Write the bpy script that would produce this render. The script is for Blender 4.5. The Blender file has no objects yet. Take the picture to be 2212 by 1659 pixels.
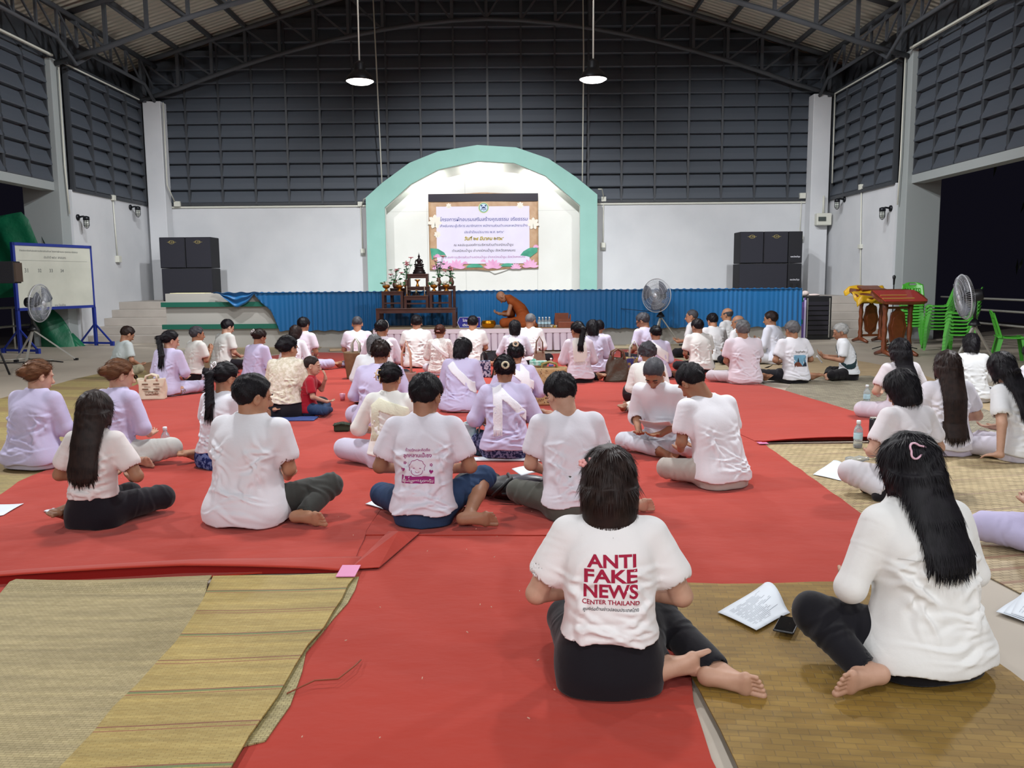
import bpy, bmesh, math, random
import numpy as np
from mathutils import Vector, Matrix
SC = bpy.context.scene
COL = SC.collection
PI = math.pi

# ------------------------------------------------------------------ camera
FPX, PIT, ROL, CH = 1830.0, math.atan(226.5/1830.0), 0.0083, 1.42
cam = bpy.data.cameras.new('camera'); camo = bpy.data.objects.new('camera', cam); COL.objects.link(camo)
cam.sensor_width = 36.0; cam.lens = FPX/2212*36.0; cam.clip_start = 0.05; cam.clip_end = 200
_F = Vector((0, math.cos(PIT), -math.sin(PIT))); _U0 = Vector((0, math.sin(PIT), math.cos(PIT))); _X = Vector((1, 0, 0))
_R = math.cos(ROL)*_X - math.sin(ROL)*_U0; _U = math.sin(ROL)*_X + math.cos(ROL)*_U0
M = Matrix.Identity(4)
for i in range(3):
    M[i][0] = _R[i]; M[i][1] = _U[i]; M[i][2] = -_F[i]
M[0][3], M[1][3], M[2][3] = 0, 0, CH
camo.matrix_world = M
SC.camera = camo
# ------------------------------------------------------------------ world (night), exposure
w = bpy.data.worlds.new('night'); SC.world = w; w.use_nodes = True
w.node_tree.nodes['Background'].inputs[0].default_value = (0.012, 0.011, 0.02, 1)
w.node_tree.nodes['Background'].inputs[1].default_value = 0.35
SC.view_settings.view_transform = 'Standard'; SC.view_settings.look = 'None'
SC.view_settings.exposure = 0.02; SC.view_settings.gamma = 1.0; SC.view_settings.use_curve_mapping = False
SC.cycles.max_bounces = 6; SC.cycles.diffuse_bounces = 4; SC.cycles.transparent_max_bounces = 12
SC.cycles.sample_clamp_indirect = 4.0
# ------------------------------------------------------------------ lamps (every one hangs from the roof)
LAMP_POWER = 330
LAMP_COL = (0.965, 0.98, 1.0)
LAMPS = [(-2.18, 12.8, 190), (1.22, 12.8, 190), (-2.2, 6.6, 110), (1.3, 6.6, 110), (-6.4, 8.0, 190), (5.4, 8.0, 190), (-2.2, 0.6, 40), (1.3, 0.6, 50), (-6.2, 1.6, 50), (5.4, 1.6, 60), (-2.2, -4.6, 260), (1.3, -4.6, 260), (-6.2, -3.6, 230), (5.4, -3.6, 230)]  # rearmost lamps, behind the camera, added to brighten the people's backs
def lamp_light(x, y, z, p):
    l = bpy.data.lights.new('lamp_light', 'AREA'); l.shape = 'DISK'; l.size = 0.34; l.energy = p; l.color = LAMP_COL
    o = bpy.data.objects.new('lamp_light', l); o.location = (x, y, z); COL.objects.link(o); return o
for x, y, p in LAMPS: lamp_light(x, y, 4.25, p)
ADDED_FLOODS = [(-6.2, 15.0, 7.45, (-6.4, 23.7, .9), 4500), (-0.6, 15.0, 7.9, (-0.6, 23.7, .9), 3900), (5.0, 15.0, 7.45, (5.2, 23.7, .9), 4500),   # unseen floodlights added to brighten the walls; only one on the right inferred
          (-0.9, 14.2, 8.0, (-9.9, 20.5, 1.5), 2200), (-0.3, 14.2, 8.0, (8.7, 20.5, 1.5), 2200), (0.6, 8.5, 7.9, (-10.0, 16.0, 4.6), 1500), (-1.8, 8.5, 7.9, (8.8, 15.0, 4.8), 2400)]
for x, y, z, tx, p in ADDED_FLOODS:
    l = bpy.data.lights.new('added_flood_light', 'SPOT'); l.energy = p; l.spot_size = math.radians(72); l.spot_blend = 1.0; l.shadow_soft_size = 0.12; l.color = (0.96, 0.98, 1.0)
    o = bpy.data.objects.new('added_flood_light', l); COL.objects.link(o); o.location = (x, y, z)
    o.rotation_euler = (Vector(tx)-Vector((x, y, z))).to_track_quat('-Z', 'Y').to_euler()
for x in (-2.3, -0.775, 0.75):   # tubes hidden behind the head of the mint arch
    l = bpy.data.lights.new('niche_light', 'AREA'); l.shape = 'RECTANGLE'; l.size = 0.6; l.size_y = 0.05; l.energy = 19; l.color = (1.0, 0.98, 0.93)
    o = bpy.data.objects.new('niche_light', l); COL.objects.link(o)
    o.location = (x, 23.36, 4.33 if x != -0.775 else 4.63); o.rotation_euler = (math.radians(22), 0, 0)

# ------------------------------------------------------------------ helpers
def srgb(c):
    if isinstance(c, str): c = [int(c[i:i+2], 16)/255 for i in (0, 2, 4)]
    return tuple((v/12.92 if v <= 0.04045 else ((v+0.055)/1.055)**2.4) for v in c) + (1,)
MATS = {}
def mat(name, col, rough=0.6, metal=0.0, bump=None, var=None, spec=0.5, trans=0.0, emit=None, alpha=1.0, sheen=0.0, coat=0.0):
    """bump=(scale, strength, distance[, stretch]); var=(second colour, scale, contrast)"""
    if name in MATS: return MATS[name]
    m = bpy.data.materials.new(name); m.use_nodes = True; nt = m.node_tree; N = nt.nodes; L = nt.links
    b = N['Principled BSDF']; c = srgb(col)
    b.inputs['Base Color'].default_value = c; b.inputs['Roughness'].default_value = rough; b.inputs['Metallic'].default_value = metal
    b.inputs['Specular IOR Level'].default_value = spec; b.inputs['Transmission Weight'].default_value = trans; b.inputs['Alpha'].default_value = alpha
    b.inputs['Sheen Weight'].default_value = sheen; b.inputs['Coat Weight'].default_value = coat
    tc = N.new('ShaderNodeTexCoord')
    if var:
        n = N.new('ShaderNodeTexNoise'); n.inputs['Scale'].default_value = var[1]; n.inputs['Detail'].default_value = 5
        r = N.new('ShaderNodeMapRange'); r.inputs[1].default_value = 0.5-var[2]; r.inputs[2].default_value = 0.5+var[2]
        x = N.new('ShaderNodeMix'); x.data_type = 'RGBA'; x.inputs[6].default_value = c; x.inputs[7].default_value = srgb(var[0])
        L.new(tc.outputs['Object'], n.inputs['Vector']); L.new(n.outputs[0], r.inputs[0]); L.new(r.outputs[0], x.inputs[0]); L.new(x.outputs[2], b.inputs['Base Color'])
    if bump:
        n = N.new('ShaderNodeTexNoise'); n.inputs['Scale'].default_value = bump[0]; n.inputs['Detail'].default_value = 4
        mp = N.new('ShaderNodeMapping')
        if len(bump) > 3: mp.inputs['Scale'].default_value = bump[3]
        bp = N.new('ShaderNodeBump'); bp.inputs['Strength'].default_value = bump[1]; bp.inputs['Distance'].default_value = bump[2]
        L.new(tc.outputs['Object'], mp.inputs[0]); L.new(mp.outputs[0], n.inputs['Vector']); L.new(n.outputs[0], bp.inputs['Height']); L.new(bp.outputs[0], b.inputs['Normal'])
    if emit:
        b.inputs['Emission Color'].default_value = srgb(emit[0]); b.inputs['Emission Strength'].default_value = emit[1]
    MATS[name] = m; return m

class MB:
    """mesh builder: collects shapes, links them as ONE object"""
    def __init__(s): s.v = []; s.f = []; s.mi = []; s.cur = 0
    def add(s, vs, fs):
        o = len(s.v); s.v += [tuple(p) for p in vs]; s.f += [[i+o for i in f] for f in fs]; s.mi += [s.cur]*len(fs); return s
    def box(s, x0, y0, z0, x1, y1, z1):
        v = [(x, y, z) for z in (z0, z1) for y in (y0, y1) for x in (x0, x1)]
        return s.add(v, [(0, 2, 3, 1), (4, 5, 7, 6), (0, 1, 5, 4), (2, 6, 7, 3), (0, 4, 6, 2), (1, 3, 7, 5)])
    def cbox(s, c, d, R=None):
        v = [Vector((sx*d[0]/2, sy*d[1]/2, sz*d[2]/2)) for sz in (-1, 1) for sy in (-1, 1) for sx in (-1, 1)]
        if R: v = [R @ p for p in v]
        return s.add([p+Vector(c) for p in v], [(0, 2, 3, 1), (4, 5, 7, 6), (0, 1, 5, 4), (2, 6, 7, 3), (0, 4, 6, 2), (1, 3, 7, 5)])
    def bar(s, a, b, w, h=None, up=(0, 0, 1)):
        h = h or w; a = Vector(a); b = Vector(b); d = (b-a); u = Vector(up)
        if abs(d.normalized().dot(u)) > .98: u = Vector((0, 1, 0))
        x = d.cross(u).normalized(); y = x.cross(d).normalized()
        v = [p + x*sx*w/2 + y*sy*h/2 for p in (a, b) for sx, sy in ((-1, -1), (1, -1), (1, 1), (-1, 1))]
        return s.add(v, [(0, 1, 2, 3), (7, 6, 5, 4), (0, 4, 5, 1), (1, 5, 6, 2), (2, 6, 7, 3), (3, 7, 4, 0)])
    def tube(s, pts, r, n=8, caps=True):
        pts = [Vector(p) for p in pts]; m = len(pts); rr = r if isinstance(r, (list, tuple)) else [r]*m
        vs = []; fs = []; px = None
        for i, p in enumerate(pts):
            d = (pts[min(i+1, m-1)]-pts[max(i-1, 0)]).normalized()
            if px is None:
                px = d.cross(Vector((0, 0, 1)) if abs(d.z) < .9 else Vector((1, 0, 0))).normalized()
            px = (px - d*px.dot(d)).normalized(); py = d.cross(px)
            vs += [p + (px*math.cos(2*PI*k/n)+py*math.sin(2*PI*k/n))*rr[i] for k in range(n)]
        for i in range(m-1):
            for k in range(n):
                a = i*n+k; b = i*n+(k+1) % n; fs.append((a, b, b+n, a+n))
        if caps: fs.append(tuple(range(n))[::-1]); fs.append(tuple(range((m-1)*n, m*n)))
        return s.add(vs, fs)
    def lathe(s, prof, c=(0, 0, 0), n=24, R=None, sx=1, sy=1):
        vs = []; fs = []
        for r, z in prof:
            for k in range(n):
                p = Vector((r*math.cos(2*PI*k/n)*sx, r*math.sin(2*PI*k/n)*sy, z))
                if R: p = R @ p
                vs.append(p+Vector(c))
        for i in range(len(prof)-1):
            for k in range(n):
                a = i*n+k; b = i*n+(k+1) % n; fs.append((a, b, b+n, a+n))
        if prof[0][0] > 1e-4: fs.append(tuple(range(n))[::-1])
        if prof[-1][0] > 1e-4: fs.append(tuple(range((len(prof)-1)*n, len(prof)*n)))
        return s.add(vs, fs)
    def ell(s, c, r, n=12, m=8, R=None):
        pr = [(math.sin(PI*i/m), -math.cos(PI*i/m)) for i in range(m+1)]; vs = []; fs = []
        for a, z in pr:
            for k in range(n):
                p = Vector((a*math.cos(2*PI*k/n)*r[0], a*math.sin(2*PI*k/n)*r[1], z*r[2]))
                if R: p = R @ p
                vs.append(p+Vector(c))
        for i in range(m):
            for k in range(n):
                a = i*n+k; b = i*n+(k+1) % n; fs.append((a, b, b+n, a+n))
        return s.add(vs, fs)
    def prism(s, poly, ax, t0, t1):
        """poly = 2-D outline; ax = axis it is extruded along"""
        def P(p, t): return (t, p[0], p[1]) if ax == 'x' else ((p[0], t, p[1]) if ax == 'y' else (p[0], p[1], t))
        n = len(poly); vs = [P(p, t0) for p in poly]+[P(p, t1) for p in poly]
        return s.add(vs, [tuple(range(n)), tuple(range(n, 2*n))[::-1]]+[(i, i+n, (i+1) % n+n, (i+1) % n) for i in range(n)])
    def grid(s, fn, nu, nv, closed=False):
        vs = [fn(i/nu, j/nv) for i in range(nu+1) for j in range(nv+1)]
        return s.add(vs, [(i*(nv+1)+j, (i+1)*(nv+1)+j, (i+1)*(nv+1)+j+1, i*(nv+1)+j+1) for i in range(nu) for j in range(nv)])
    def build(s, name, m, parent=None, smooth=False, bevel=0, solid=0, loc=None, fix=True):
        me = bpy.data.meshes.new(name); me.from_pydata(s.v, [], s.f)
        for k in (m if isinstance(m, (list, tuple)) else [m]): me.materials.append(k)
        if isinstance(m, (list, tuple)): me.polygons.foreach_set('material_index', s.mi)
        if fix:
            bm = bmesh.new(); bm.from_mesh(me); bmesh.ops.recalc_face_normals(bm, faces=bm.faces[:]); bm.to_mesh(me); bm.free()
        if smooth: me.polygons.foreach_set('use_smooth', [True]*len(me.polygons))
        o = bpy.data.objects.new(name, me); COL.objects.link(o)
        if loc: o.location = loc
        if parent: o.parent = parent
        if solid:
            q = o.modifiers.new('solid', 'SOLIDIFY'); q.thickness = solid; q.offset = 0
        if bevel:
            q = o.modifiers.new('bevel', 'BEVEL'); q.width = bevel; q.segments = 2; q.limit_method = 'ANGLE'
        return o
def tag(o, label=None, cat=None, group=None, kind=None):
    if label: o['label'] = label
    if cat: o['category'] = cat
    if group: o['group'] = group
    if kind: o['kind'] = kind
    return o
def thing(name, label, cat, loc=(0, 0, 0), rz=0, group=None, kind=None, sc=None):
    o = bpy.data.objects.new(name, None); COL.objects.link(o); o.location = loc; o.rotation_euler = (0, 0, rz); o.empty_display_size = .05
    if sc: o.scale = (sc, sc, sc)
    return tag(o, label, cat, group, kind)
def kids(o): return [c for c in bpy.data.objects if c.parent == o]
CH_CACHE = {}
def copy_tree(o, parent=None):
    c = o.copy(); COL.objects.link(c); c.parent = parent
    if o not in CH_CACHE: CH_CACHE[o] = kids(o)
    for ch in CH_CACHE[o]: copy_tree(ch, c)
    return c
def text_mesh(body, size, align='CENTER', bold=0.0, space=1.0, shear=0.0):
    cu = bpy.data.curves.new('t', 'FONT'); cu.body = body; cu.size = size; cu.align_x = align; cu.offset = bold; cu.space_character = space; cu.shear = shear
    cu.resolution_u = 3
    to = bpy.data.objects.new('t', cu); COL.objects.link(to); dg = bpy.context.evaluated_depsgraph_get()
    me = bpy.data.meshes.new_from_object(to.evaluated_get(dg)); bpy.data.objects.remove(to); bpy.data.curves.remove(cu)
    v = [tuple(p.co) for p in me.vertices]; f = [tuple(p.vertices) for p in me.polygons]; bpy.data.meshes.remove(me)
    return v, f
def text_fit(body, width, bold=0.0, space=1.0, height=None, shear=0.0):
    """outline of text scaled to a width (and height); centred"""
    v, f = text_mesh(body, 1.0, bold=bold, space=space, shear=shear)
    if not v: return [], []
    xs = [p[0] for p in v]; ys = [p[1] for p in v]; k = width/(max(xs)-min(xs)); ky = k if height is None else height/(max(ys)-min(ys))
    cx = (max(xs)+min(xs))/2; cy = (max(ys)+min(ys))/2
    return [((p[0]-cx)*k, (p[1]-cy)*ky) for p in v], f
def rotz(a): return Matrix.Rotation(a, 3, 'Z')
# ================================================================== THE SETTING
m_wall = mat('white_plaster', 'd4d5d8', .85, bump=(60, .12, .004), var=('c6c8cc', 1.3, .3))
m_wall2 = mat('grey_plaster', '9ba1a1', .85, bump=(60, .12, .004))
m_floor = mat('smooth_concrete', 'b5aa9b', .55, bump=(35, .1, .003), var=('a59a8c', .9, .25))
m_step = mat('step_concrete', 'aca49c', .7, bump=(40, .15, .003), var=('9b948c', 2.5, .3))
m_louv = mat('grey_louvre_metal', '4b515a', .55, bump=(8, .05, .01, (1, 1, 6)))
m_mull = mat('dark_grey_steel', '3a3d42', .5)
m_truss = mat('truss_steel', '45484d', .55)
m_roof = mat('roof_sheet', 'b9b3a4', .6)
m_mint = mat('mint_paint', '93c2b8', .6, var=('89b8ae', 2, .3))
m_green = mat('green_paint', '14604e', .6)
m_pvc = mat('conduit_plastic', 'cfcfc4', .5)
m_black = mat('black_plastic', '17171b', .5)
nt = m_roof.node_tree; _b = nt.nodes['Principled BSDF']; _w = nt.nodes.new('ShaderNodeTexWave'); _w.bands_direction = 'Y'; _w.inputs['Scale'].default_value = 1.6
_tc = nt.nodes.new('ShaderNodeTexCoord'); _bp = nt.nodes.new('ShaderNodeBump'); _bp.inputs['Distance'].default_value = .03
nt.links.new(_tc.outputs['Object'], _w.inputs[0]); nt.links.new(_w.outputs[0], _bp.inputs['Height']); nt.links.new(_bp.outputs[0], _b.inputs['Normal'])

XL, XR, XC = -9.88, 8.68, -0.6
YB = 23.75
def zroof(x): return 7.2+.3*(9.1-abs(x-XC))
tag(MB().box(-16, -6, -.3, 15, 27, 0).build('floor', m_floor), kind='structure')
# back wall
wb = tag(MB().box(XL-.3, YB, 0, XR+.3, YB+.2, 3.5).build('wall_back', m_wall), kind='structure')
def slats(mb, a, b, z0, z1, pitch=.35, d=.16, sgn=1, axis='x'):
    """overlapping metal slats; the lower edge stands proud of the wall. a,b = run, sgn*d = how far it stands out"""
    z = z0; off = b[2]; lo, hi = b[0], b[1]
    while z < z1-.02:
        zt = min(z+pitch*1.12, z1+.06)
        pr = [(0, z), (d*.92, z+.005), (d, z+.03), (d*.66, z+pitch*.5), (d*.08, zt), (0, zt)]
        if axis == 'x': mb.prism([(off-p, q) for p, q in pr], 'x', lo, hi)
        else: mb.prism([(off+sgn*p, q) for p, q in pr], 'y', lo, hi)
        z += pitch
mb = MB(); nb = 20; bw = (18.2)/nb
for i in range(nb):
    x0 = XC-9.1+i*bw; x1 = x0+bw
    zt = zroof((x0+x1)/2)
    slats(mb, None, (x0+.02, x1-.02, YB+.08), 3.56, zt-.05)
mb.build('louvre_panel', m_louv, wb)
mb = MB()
for i in range(nb+1):
    x = XC-9.1+i*bw; mb.box(x-.028, YB-.075, 3.5, x+.028, YB+.02, zroof(x))
mb.box(XL, YB-.06, 3.49, XR, YB+.05, 3.56)
mb.build('mullion_frame', m_mull, wb)
MB().box(XL, YB-.04, 3.43, XR, YB, 3.475).build('conduit_run', m_pvc, wb)
tag(MB().box(XL-.6, YB+.25, 3.3, XR+.6, YB+.3, 10.4).build('wall_back_outer', m_mull), kind='structure')
# side walls
for side, X, sg in (('left', XL, 1), ('right', XR, -1)):
    wl = tag(MB().box(min(X, X-sg*.2), 19.45, 0, max(X, X-sg*.2), YB+.2, 3.5).build('wall_'+side, m_wall), kind='structure')
    mb = MB(); y0, y1 = 19.55, 23.4; n = 4
    for i in range(n):
        slats(mb, None, (y0+(y1-y0)*i/n+.03, y0+(y1-y0)*(i+1)/n-.03, X-sg*.12), 3.56, 6.2, axis='y', sgn=sg)
    y0, y1 = 11.0, 19.05; n = 9
    for i in range(n):
        slats(mb, None, (y0+(y1-y0)*i/n+.03, y0+(y1-y0)*(i+1)/n-.03, X-sg*.3), 3.62, 6.3, axis='y', sgn=sg)
    mb.build('louvre_panel', m_louv, wl)
    mb = MB()
    for i in range(5):
        y = 19.55+3.85*i/4; mb.box(X-.05, y-.035, 3.5, X+.05, y+.035, 6.25)
    for i in range(10):
        y = 11.0+8.05*i/9; mb.box(X-sg*.22-.05, y-.045, 3.5, X-sg*.22+.05, y+.045, 6.3)
    mb.box(X-.06, 19.5, 3.47, X+.04, 23.4, 3.55); mb.box(X-.05, 19.5, 6.2, X+.05, 23.6, 6.3)
    mb.build('mullion_frame', m_mull, wl)
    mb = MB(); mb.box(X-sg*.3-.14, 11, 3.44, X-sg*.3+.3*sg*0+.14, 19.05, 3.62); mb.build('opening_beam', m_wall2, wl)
    tag(MB().box(X-sg*.5-.02, 11, 3.5, X-sg*.5+.02, YB+.2, 7.4).build('wall_'+side+'_outer', m_mull), kind='structure')
    MB().box(X-.03+sg*.02, 11, 6.27, X+.03+sg*.02, 19.0, 6.31).box(X-.02+sg*.04, 19.5, 6.21, X+.02+sg*.04, 23.3, 6.245).build('cable_run', m_pvc, wl)
# columns
def column(x0, x1, y0, y1, h, label):
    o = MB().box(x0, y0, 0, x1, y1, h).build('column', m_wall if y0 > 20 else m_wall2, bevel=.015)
    return tag(o, label, 'column', 'white columns carrying the roof')
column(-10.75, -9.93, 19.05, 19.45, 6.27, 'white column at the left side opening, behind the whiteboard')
column(-9.78, -9.3, 23.3, 23.7, 6.2, 'white column in the back left corner, above the left speakers')
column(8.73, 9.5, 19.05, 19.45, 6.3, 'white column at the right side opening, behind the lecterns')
column(8.1, 8.58, 23.3, 23.7, 6.25, 'white column in the back right corner, above the right speakers')
# roof
roof = MB()
for sg in (-1, 1):
    a = XC+sg*9.9; za = 7.2+.3*(-.8)
    v = [(XC, 8, 10.15), (XC, YB+.3, 10.15), (a, YB+.3, za+.12), (a, 8, za+.12)]
    roof.add(v+[(p[0], p[1], p[2]+.04) for p in v], [(0, 1, 2, 3), (7, 6, 5, 4), (0, 4, 5, 1), (1, 5, 6, 2), (2, 6, 7, 3), (3, 7, 4, 0)])
ro = tag(roof.build('ceiling', m_roof), kind='structure')
mb = MB()
for i in range(-10, 11):
    x = XC+i*.91; mb.box(x-.035, 8, zroof(x)+.02, x+.035, YB, zroof(x)+.13)
mb.build('purlins', m_truss, ro)
def zbot(x):
    t = (x-XC)/9.0; return 6.2+2.02*(1-abs(t)**1.75)
def truss(y, label):
    t = thing('roof_truss', label, 'roof truss', (XC, y, 6.2), group='steel roof trusses')
    xs = [(-9.1+i*.91) for i in range(21)]
    def P(i, top):
        x = xs[i]; return Vector((x, 0, (zroof(XC+x) if top else zbot(XC+x))-6.2))
    MB().tube([P(i, 1) for i in range(0, 21)], .065, 8).build('top_chord', m_truss, t, smooth=True)
    MB().tube([Vector((-9.35, 0, -.02))]+[P(i, 0) for i in range(1, 20)]+[Vector((9.35, 0, -.02))], .06, 8).build('bottom_chord', m_truss, t, smooth=True)
    mb = MB()
    for i in range(0, 21): mb.bar(P(i, 1), P(i, 0), .075)
    for i in range(0, 10): mb.bar(P(i, 1), P(i+1, 0), .05)
    for i in range(20, 10, -1): mb.bar(P(i, 1), P(i-1, 0), .05)
    mb.build('web_bars', m_truss, t)
    return t
truss(23.3, 'grey steel roof truss along the back wall')
truss(19.25, 'grey steel roof truss spanning between the two front columns')
truss(15.2, 'grey steel roof truss nearest the camera, above the platform')
for sg, X, nm in ((1, -9.45, 'left'), (-1, 8.25, 'right')):
    t = thing('eave_truss', 'grey steel lattice girder along the %s wall under the roof edge' % nm, 'roof truss', (X, 19.2, 6.2))
    z1, z0 = .93, .32
    MB().tube([(0, -8, z1), (0, 4.3, z1)], .055).tube([(0, -3.2, z0), (0, -.75, z0), (0, 0, -.05), (0, .75, z0), (0, 3.5, z0), (0, 4.2, -.05)], .045).build('chords', m_truss, t, smooth=True)
    mb = MB()
    for k in range(-4, 5):
        y = k*.8+.1; 
        if y < 4.2: mb.bar((0, y, z0), (0, y, z1), .05); mb.bar((0, y, z1), (0, y+.8, z0), .035)
    mb.build('web_bars', m_truss, t)
# stage
m_stage = mat('stage_plaster', 'aba8a2', .8, bump=(50, .1, .003))
st = MB().box(-7.42, 18.27, 0, 6.25, 18.85, 1.17).box(-7.42, 18.85, 0, 6.25, YB, .93).build('stage', m_stage)
tag(st, 'grey plastered stage platform across the back of the hall', 'stage')
MB().box(-7.5, 18.2, .885, 6.25, 18.28, .985).build('ledge_band', m_green, st)
MB().box(-7.5, 18.2, .41, 6.25, 18.28, .51).build('ledge_band', m_green, st)
def stairs(x0, x1, label):
    mb = MB(); n = 5
    for i in range(n):
        y = 19.75+i*.42; mb.box(x0, y, i*.186, x1, YB, (i+1)*.186)
    tag(mb.build('stair_flight', m_step, bevel=.008), label, 'stairs', 'concrete steps up to the stage')
stairs(XL, -7.43, 'concrete steps up to the stage on the left')
stairs(6.26, XR, 'concrete steps up to the stage on the right')
# arch: mint front band, white reveal and back panel
def px_arch(pts): return pts
outer = [(-3.88, .93), (-3.88, 3.62), (-3.41, 4.02), (-2.69, 4.52), (-1.93, 4.81), (-.87, 4.97), (.16, 4.9), (1.03, 4.6), (1.75, 4.12), (2.33, 3.65), (2.33, .93)]
inner = [(-3.38, .93), (-3.38, 3.36), (-2.67, 3.97), (-1.93, 4.34), (-.87, 4.56), (.1, 4.5), (.94, 4.16), (1.87, 3.37), (1.87, .93)]
ar = thing('arch_surround', 'mint green arch surround framing the white niche behind the banner', 'arch', (0, 23.15, 0))
def ring_prism(o, i, y0, y1):
    from mathutils.geometry import tessellate_polygon
    n = len(o); poly = o+i[::-1]; m = len(poly)
    tr = tessellate_polygon([[Vector((p[0], p[1], 0)) for p in poly]])
    mb = MB(); v = [(p[0], y0, p[1]) for p in poly]+[(p[0], y1, p[1]) for p in poly]
    f = [tuple(t) for t in tr]+[tuple(k+m for k in t)[::-1] for t in tr]+[(k, (k+1) % m, (k+1) % m+m, k+m) for k in range(m)]
    mb.add(v, f); return mb
ring_prism(outer, inner, 0, .1).build('arch_front', m_mint, ar)
m_panel = mat('white_panel', 'e6e6e2', .7, var=('dcdcd6', 1.2, .3))
mb = MB()
in2 = [(x, z) for x, z in inner]
for a, b in zip(outer[:-1], outer[1:]):
    mb.add([(a[0], .1, a[1]), (b[0], .1, b[1]), (b[0], .58, b[1]), (a[0], .58, a[1])], [(0, 1, 2, 3)])
mb.build('arch_case', m_panel, ar, solid=.02)
mb = MB(); mb.prism([(x*.995, z) for x, z in outer], 'y', .5, .58); mb.build('niche_panel', m_panel, ar)
# soffit shell a little behind the front band
mb = MB(); off = [(XC-.17+(x-XC+.17)*.93, (z-.93)*.935+.93) for x, z in inner]
for a, b in list(zip(inner[:-1], inner[1:])):
    mb.add([(a[0], .1, a[1]), (b[0], .1, b[1]), (b[0], .26, b[1]), (a[0], .26, a[1])], [(0, 1, 2, 3)])
mb.build('soffit', m_panel, ar, solid=.01)
m_seam = mat('panel_joint', 'b9b9b4', .8)
MB().box(-2.3, .499, .93, -2.29, .5, 4.2).box(-1.25, .499, .93, -1.24, .5, 4.6).box(.73, .499, .93, .74, .5, 4.4).box(-3.4, .499, 3.28, 1.9, .5, 3.286).build('panel_joints', m_seam, ar)
# niche tubes
for x, z in ((-2.3, 4.37), (-.775, 4.67), (.75, 4.37)):
    t = thing('tube_lamp', 'fluorescent tube tucked behind the head of the mint arch', 'lamp', (x, 23.36, z), group='tubes behind the arch')
    MB().tube([(-.28, 0, 0), (.28, 0, 0)], .014, 8).build('tube', mat('tube_glow', 'ffffff', emit=('fff8ea', 4)), t, smooth=True)
    MB().box(-.31, -.03, .016, .31, .03, .05).build('batten', m_pvc, t)
# conduits and boxes on the walls
def conduit(pts, label, r=.018, box=None):
    t = thing('conduit', label, 'conduit', pts[0])
    p0 = Vector(pts[0]); MB().tube([Vector(p)-p0 for p in pts], r, 8).build('pipe', m_pvc, t, smooth=True)
    for b in (box or []):
        c = Vector(b[0])-p0; MB().cbox(c, b[1]).build('switch_box' if len(b) > 2 else 'junction_box', m_pvc, t, bevel=.008)
        if len(b) > 2: MB().cbox(c+Vector((0, -b[1][1]/2-.004, -b[1][2]*.3)), (b[1][0]*.9, .01, b[1][2]*.28)).build('switch_plate', mat('switch_grey', '7e807c', .5), t)
    return t
conduit([(-3.44, 23.2, 4.0), (-3.5, 23.2, 6.8), (-3.55, 23.2, 9.0)], 'thin pale conduit rising from the left shoulder of the mint arch')
conduit([(1.93, 23.2, 4.0), (1.96, 23.2, 7.2), (1.93, 23.2, 9.2)], 'thin pale conduit rising from the right shoulder of the mint arch')
conduit([(-4.12, YB-.03, 3.42), (-4.1, YB-.03, 2.2)], 'vertical conduit with switch box left of the mint arch', .014, [((-4.13, YB-.04, 3.5), (.13, .08, .13)), ((-4.09, YB-.04, 2.2), (.12, .06, .18), 1)])
conduit([(2.56, YB-.03, 3.5), (2.55, YB-.03, 2.35)], 'vertical conduit with switch box right of the mint arch', .014, [((2.56, YB-.04, 3.58), (.13, .08, .13)), ((2.55, YB-.04, 2.3), (.13, .06, .2), 1)])
conduit([(-4.05, YB-.04, 3.52), (-3.98, 23.4, 3.6), (-3.86, 23.2, 3.62)], 'short curved conduit joining the arch to the left junction box', .016)
conduit([(2.36, 23.2, 3.8), (2.48, 23.4, 3.82), (2.56, YB-.04, 3.62)], 'short curved conduit joining the arch to the right junction box', .016)
conduit([(-9.2, 23.25, 6.15), (-9.22, 23.25, 4.0), (-9.18, 23.6, 3.6)], 'white cable pipe down the back left corner column', .018, [((-9.13, 23.66, 3.54), (.17, .1, .14))])
conduit([(8.62, 23.2, 6.2), (8.63, 23.2, 3.9)], 'white cable pipe down the back right corner column', .018, [((8.0, 23.66, 3.62), (.16, .1, .15))])
conduit([(8.0, YB-.03, 3.55), (7.98, YB-.03, 2.5)], 'vertical conduit with socket beside the right speaker stack', .014, [((7.98, YB-.05, 2.47), (.16, .09, .16), 1)])
conduit([(XL+.03, 21.4, 3.5), (XL+.03, 21.45, 2.05)], 'vertical conduit with socket on the left white wall', .016, [((XL+.04, 21.4, 3.5), (.09, .13, .13)), ((XL+.05, 21.45, 2.0), (.1, .16, .16))])
conduit([(XR-.03, 21.3, 3.6), (XR-.03, 21.2, 2.1), (XR-.03, 21.1, 1.0)], 'vertical conduit with socket on the right white wall', .016, [((XR-.04, 21.3, 3.6), (.09, .13, .13)), ((XR-.04, 21.2, 2.15), (.08, .14, .1))])
conduit([(-9.86, 19.25, 6.1), (-9.88, 19.25, 4.0), (-9.87, 19.3, 2.95)], 'pale conduit running down the left front column to its wall lamp', .018)
conduit([(8.66, 19.25, 6.2), (8.66, 19.25, 4.0), (8.66, 19.3, 3.0)], 'pale conduit running down the right front column to its wall lamp', .018)
t = thing('fuse_box', 'cream fuse box with small grey window beside the right corner column', 'fuse box', (8.42, 23.2, 2.95))
MB().box(-.2, -.1, -.16, .2, .1, .16).build('box_body', m_pvc, t, bevel=.02)
MB().box(-.16, -.12, -.05, .04, -.1, .06).build('window', mat('fuse_window', '454b48', .3), t)
MB().tube([(0, 0, .16), (0, 0, .62)], .03).build('pipe', m_pvc, t, smooth=True)
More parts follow.
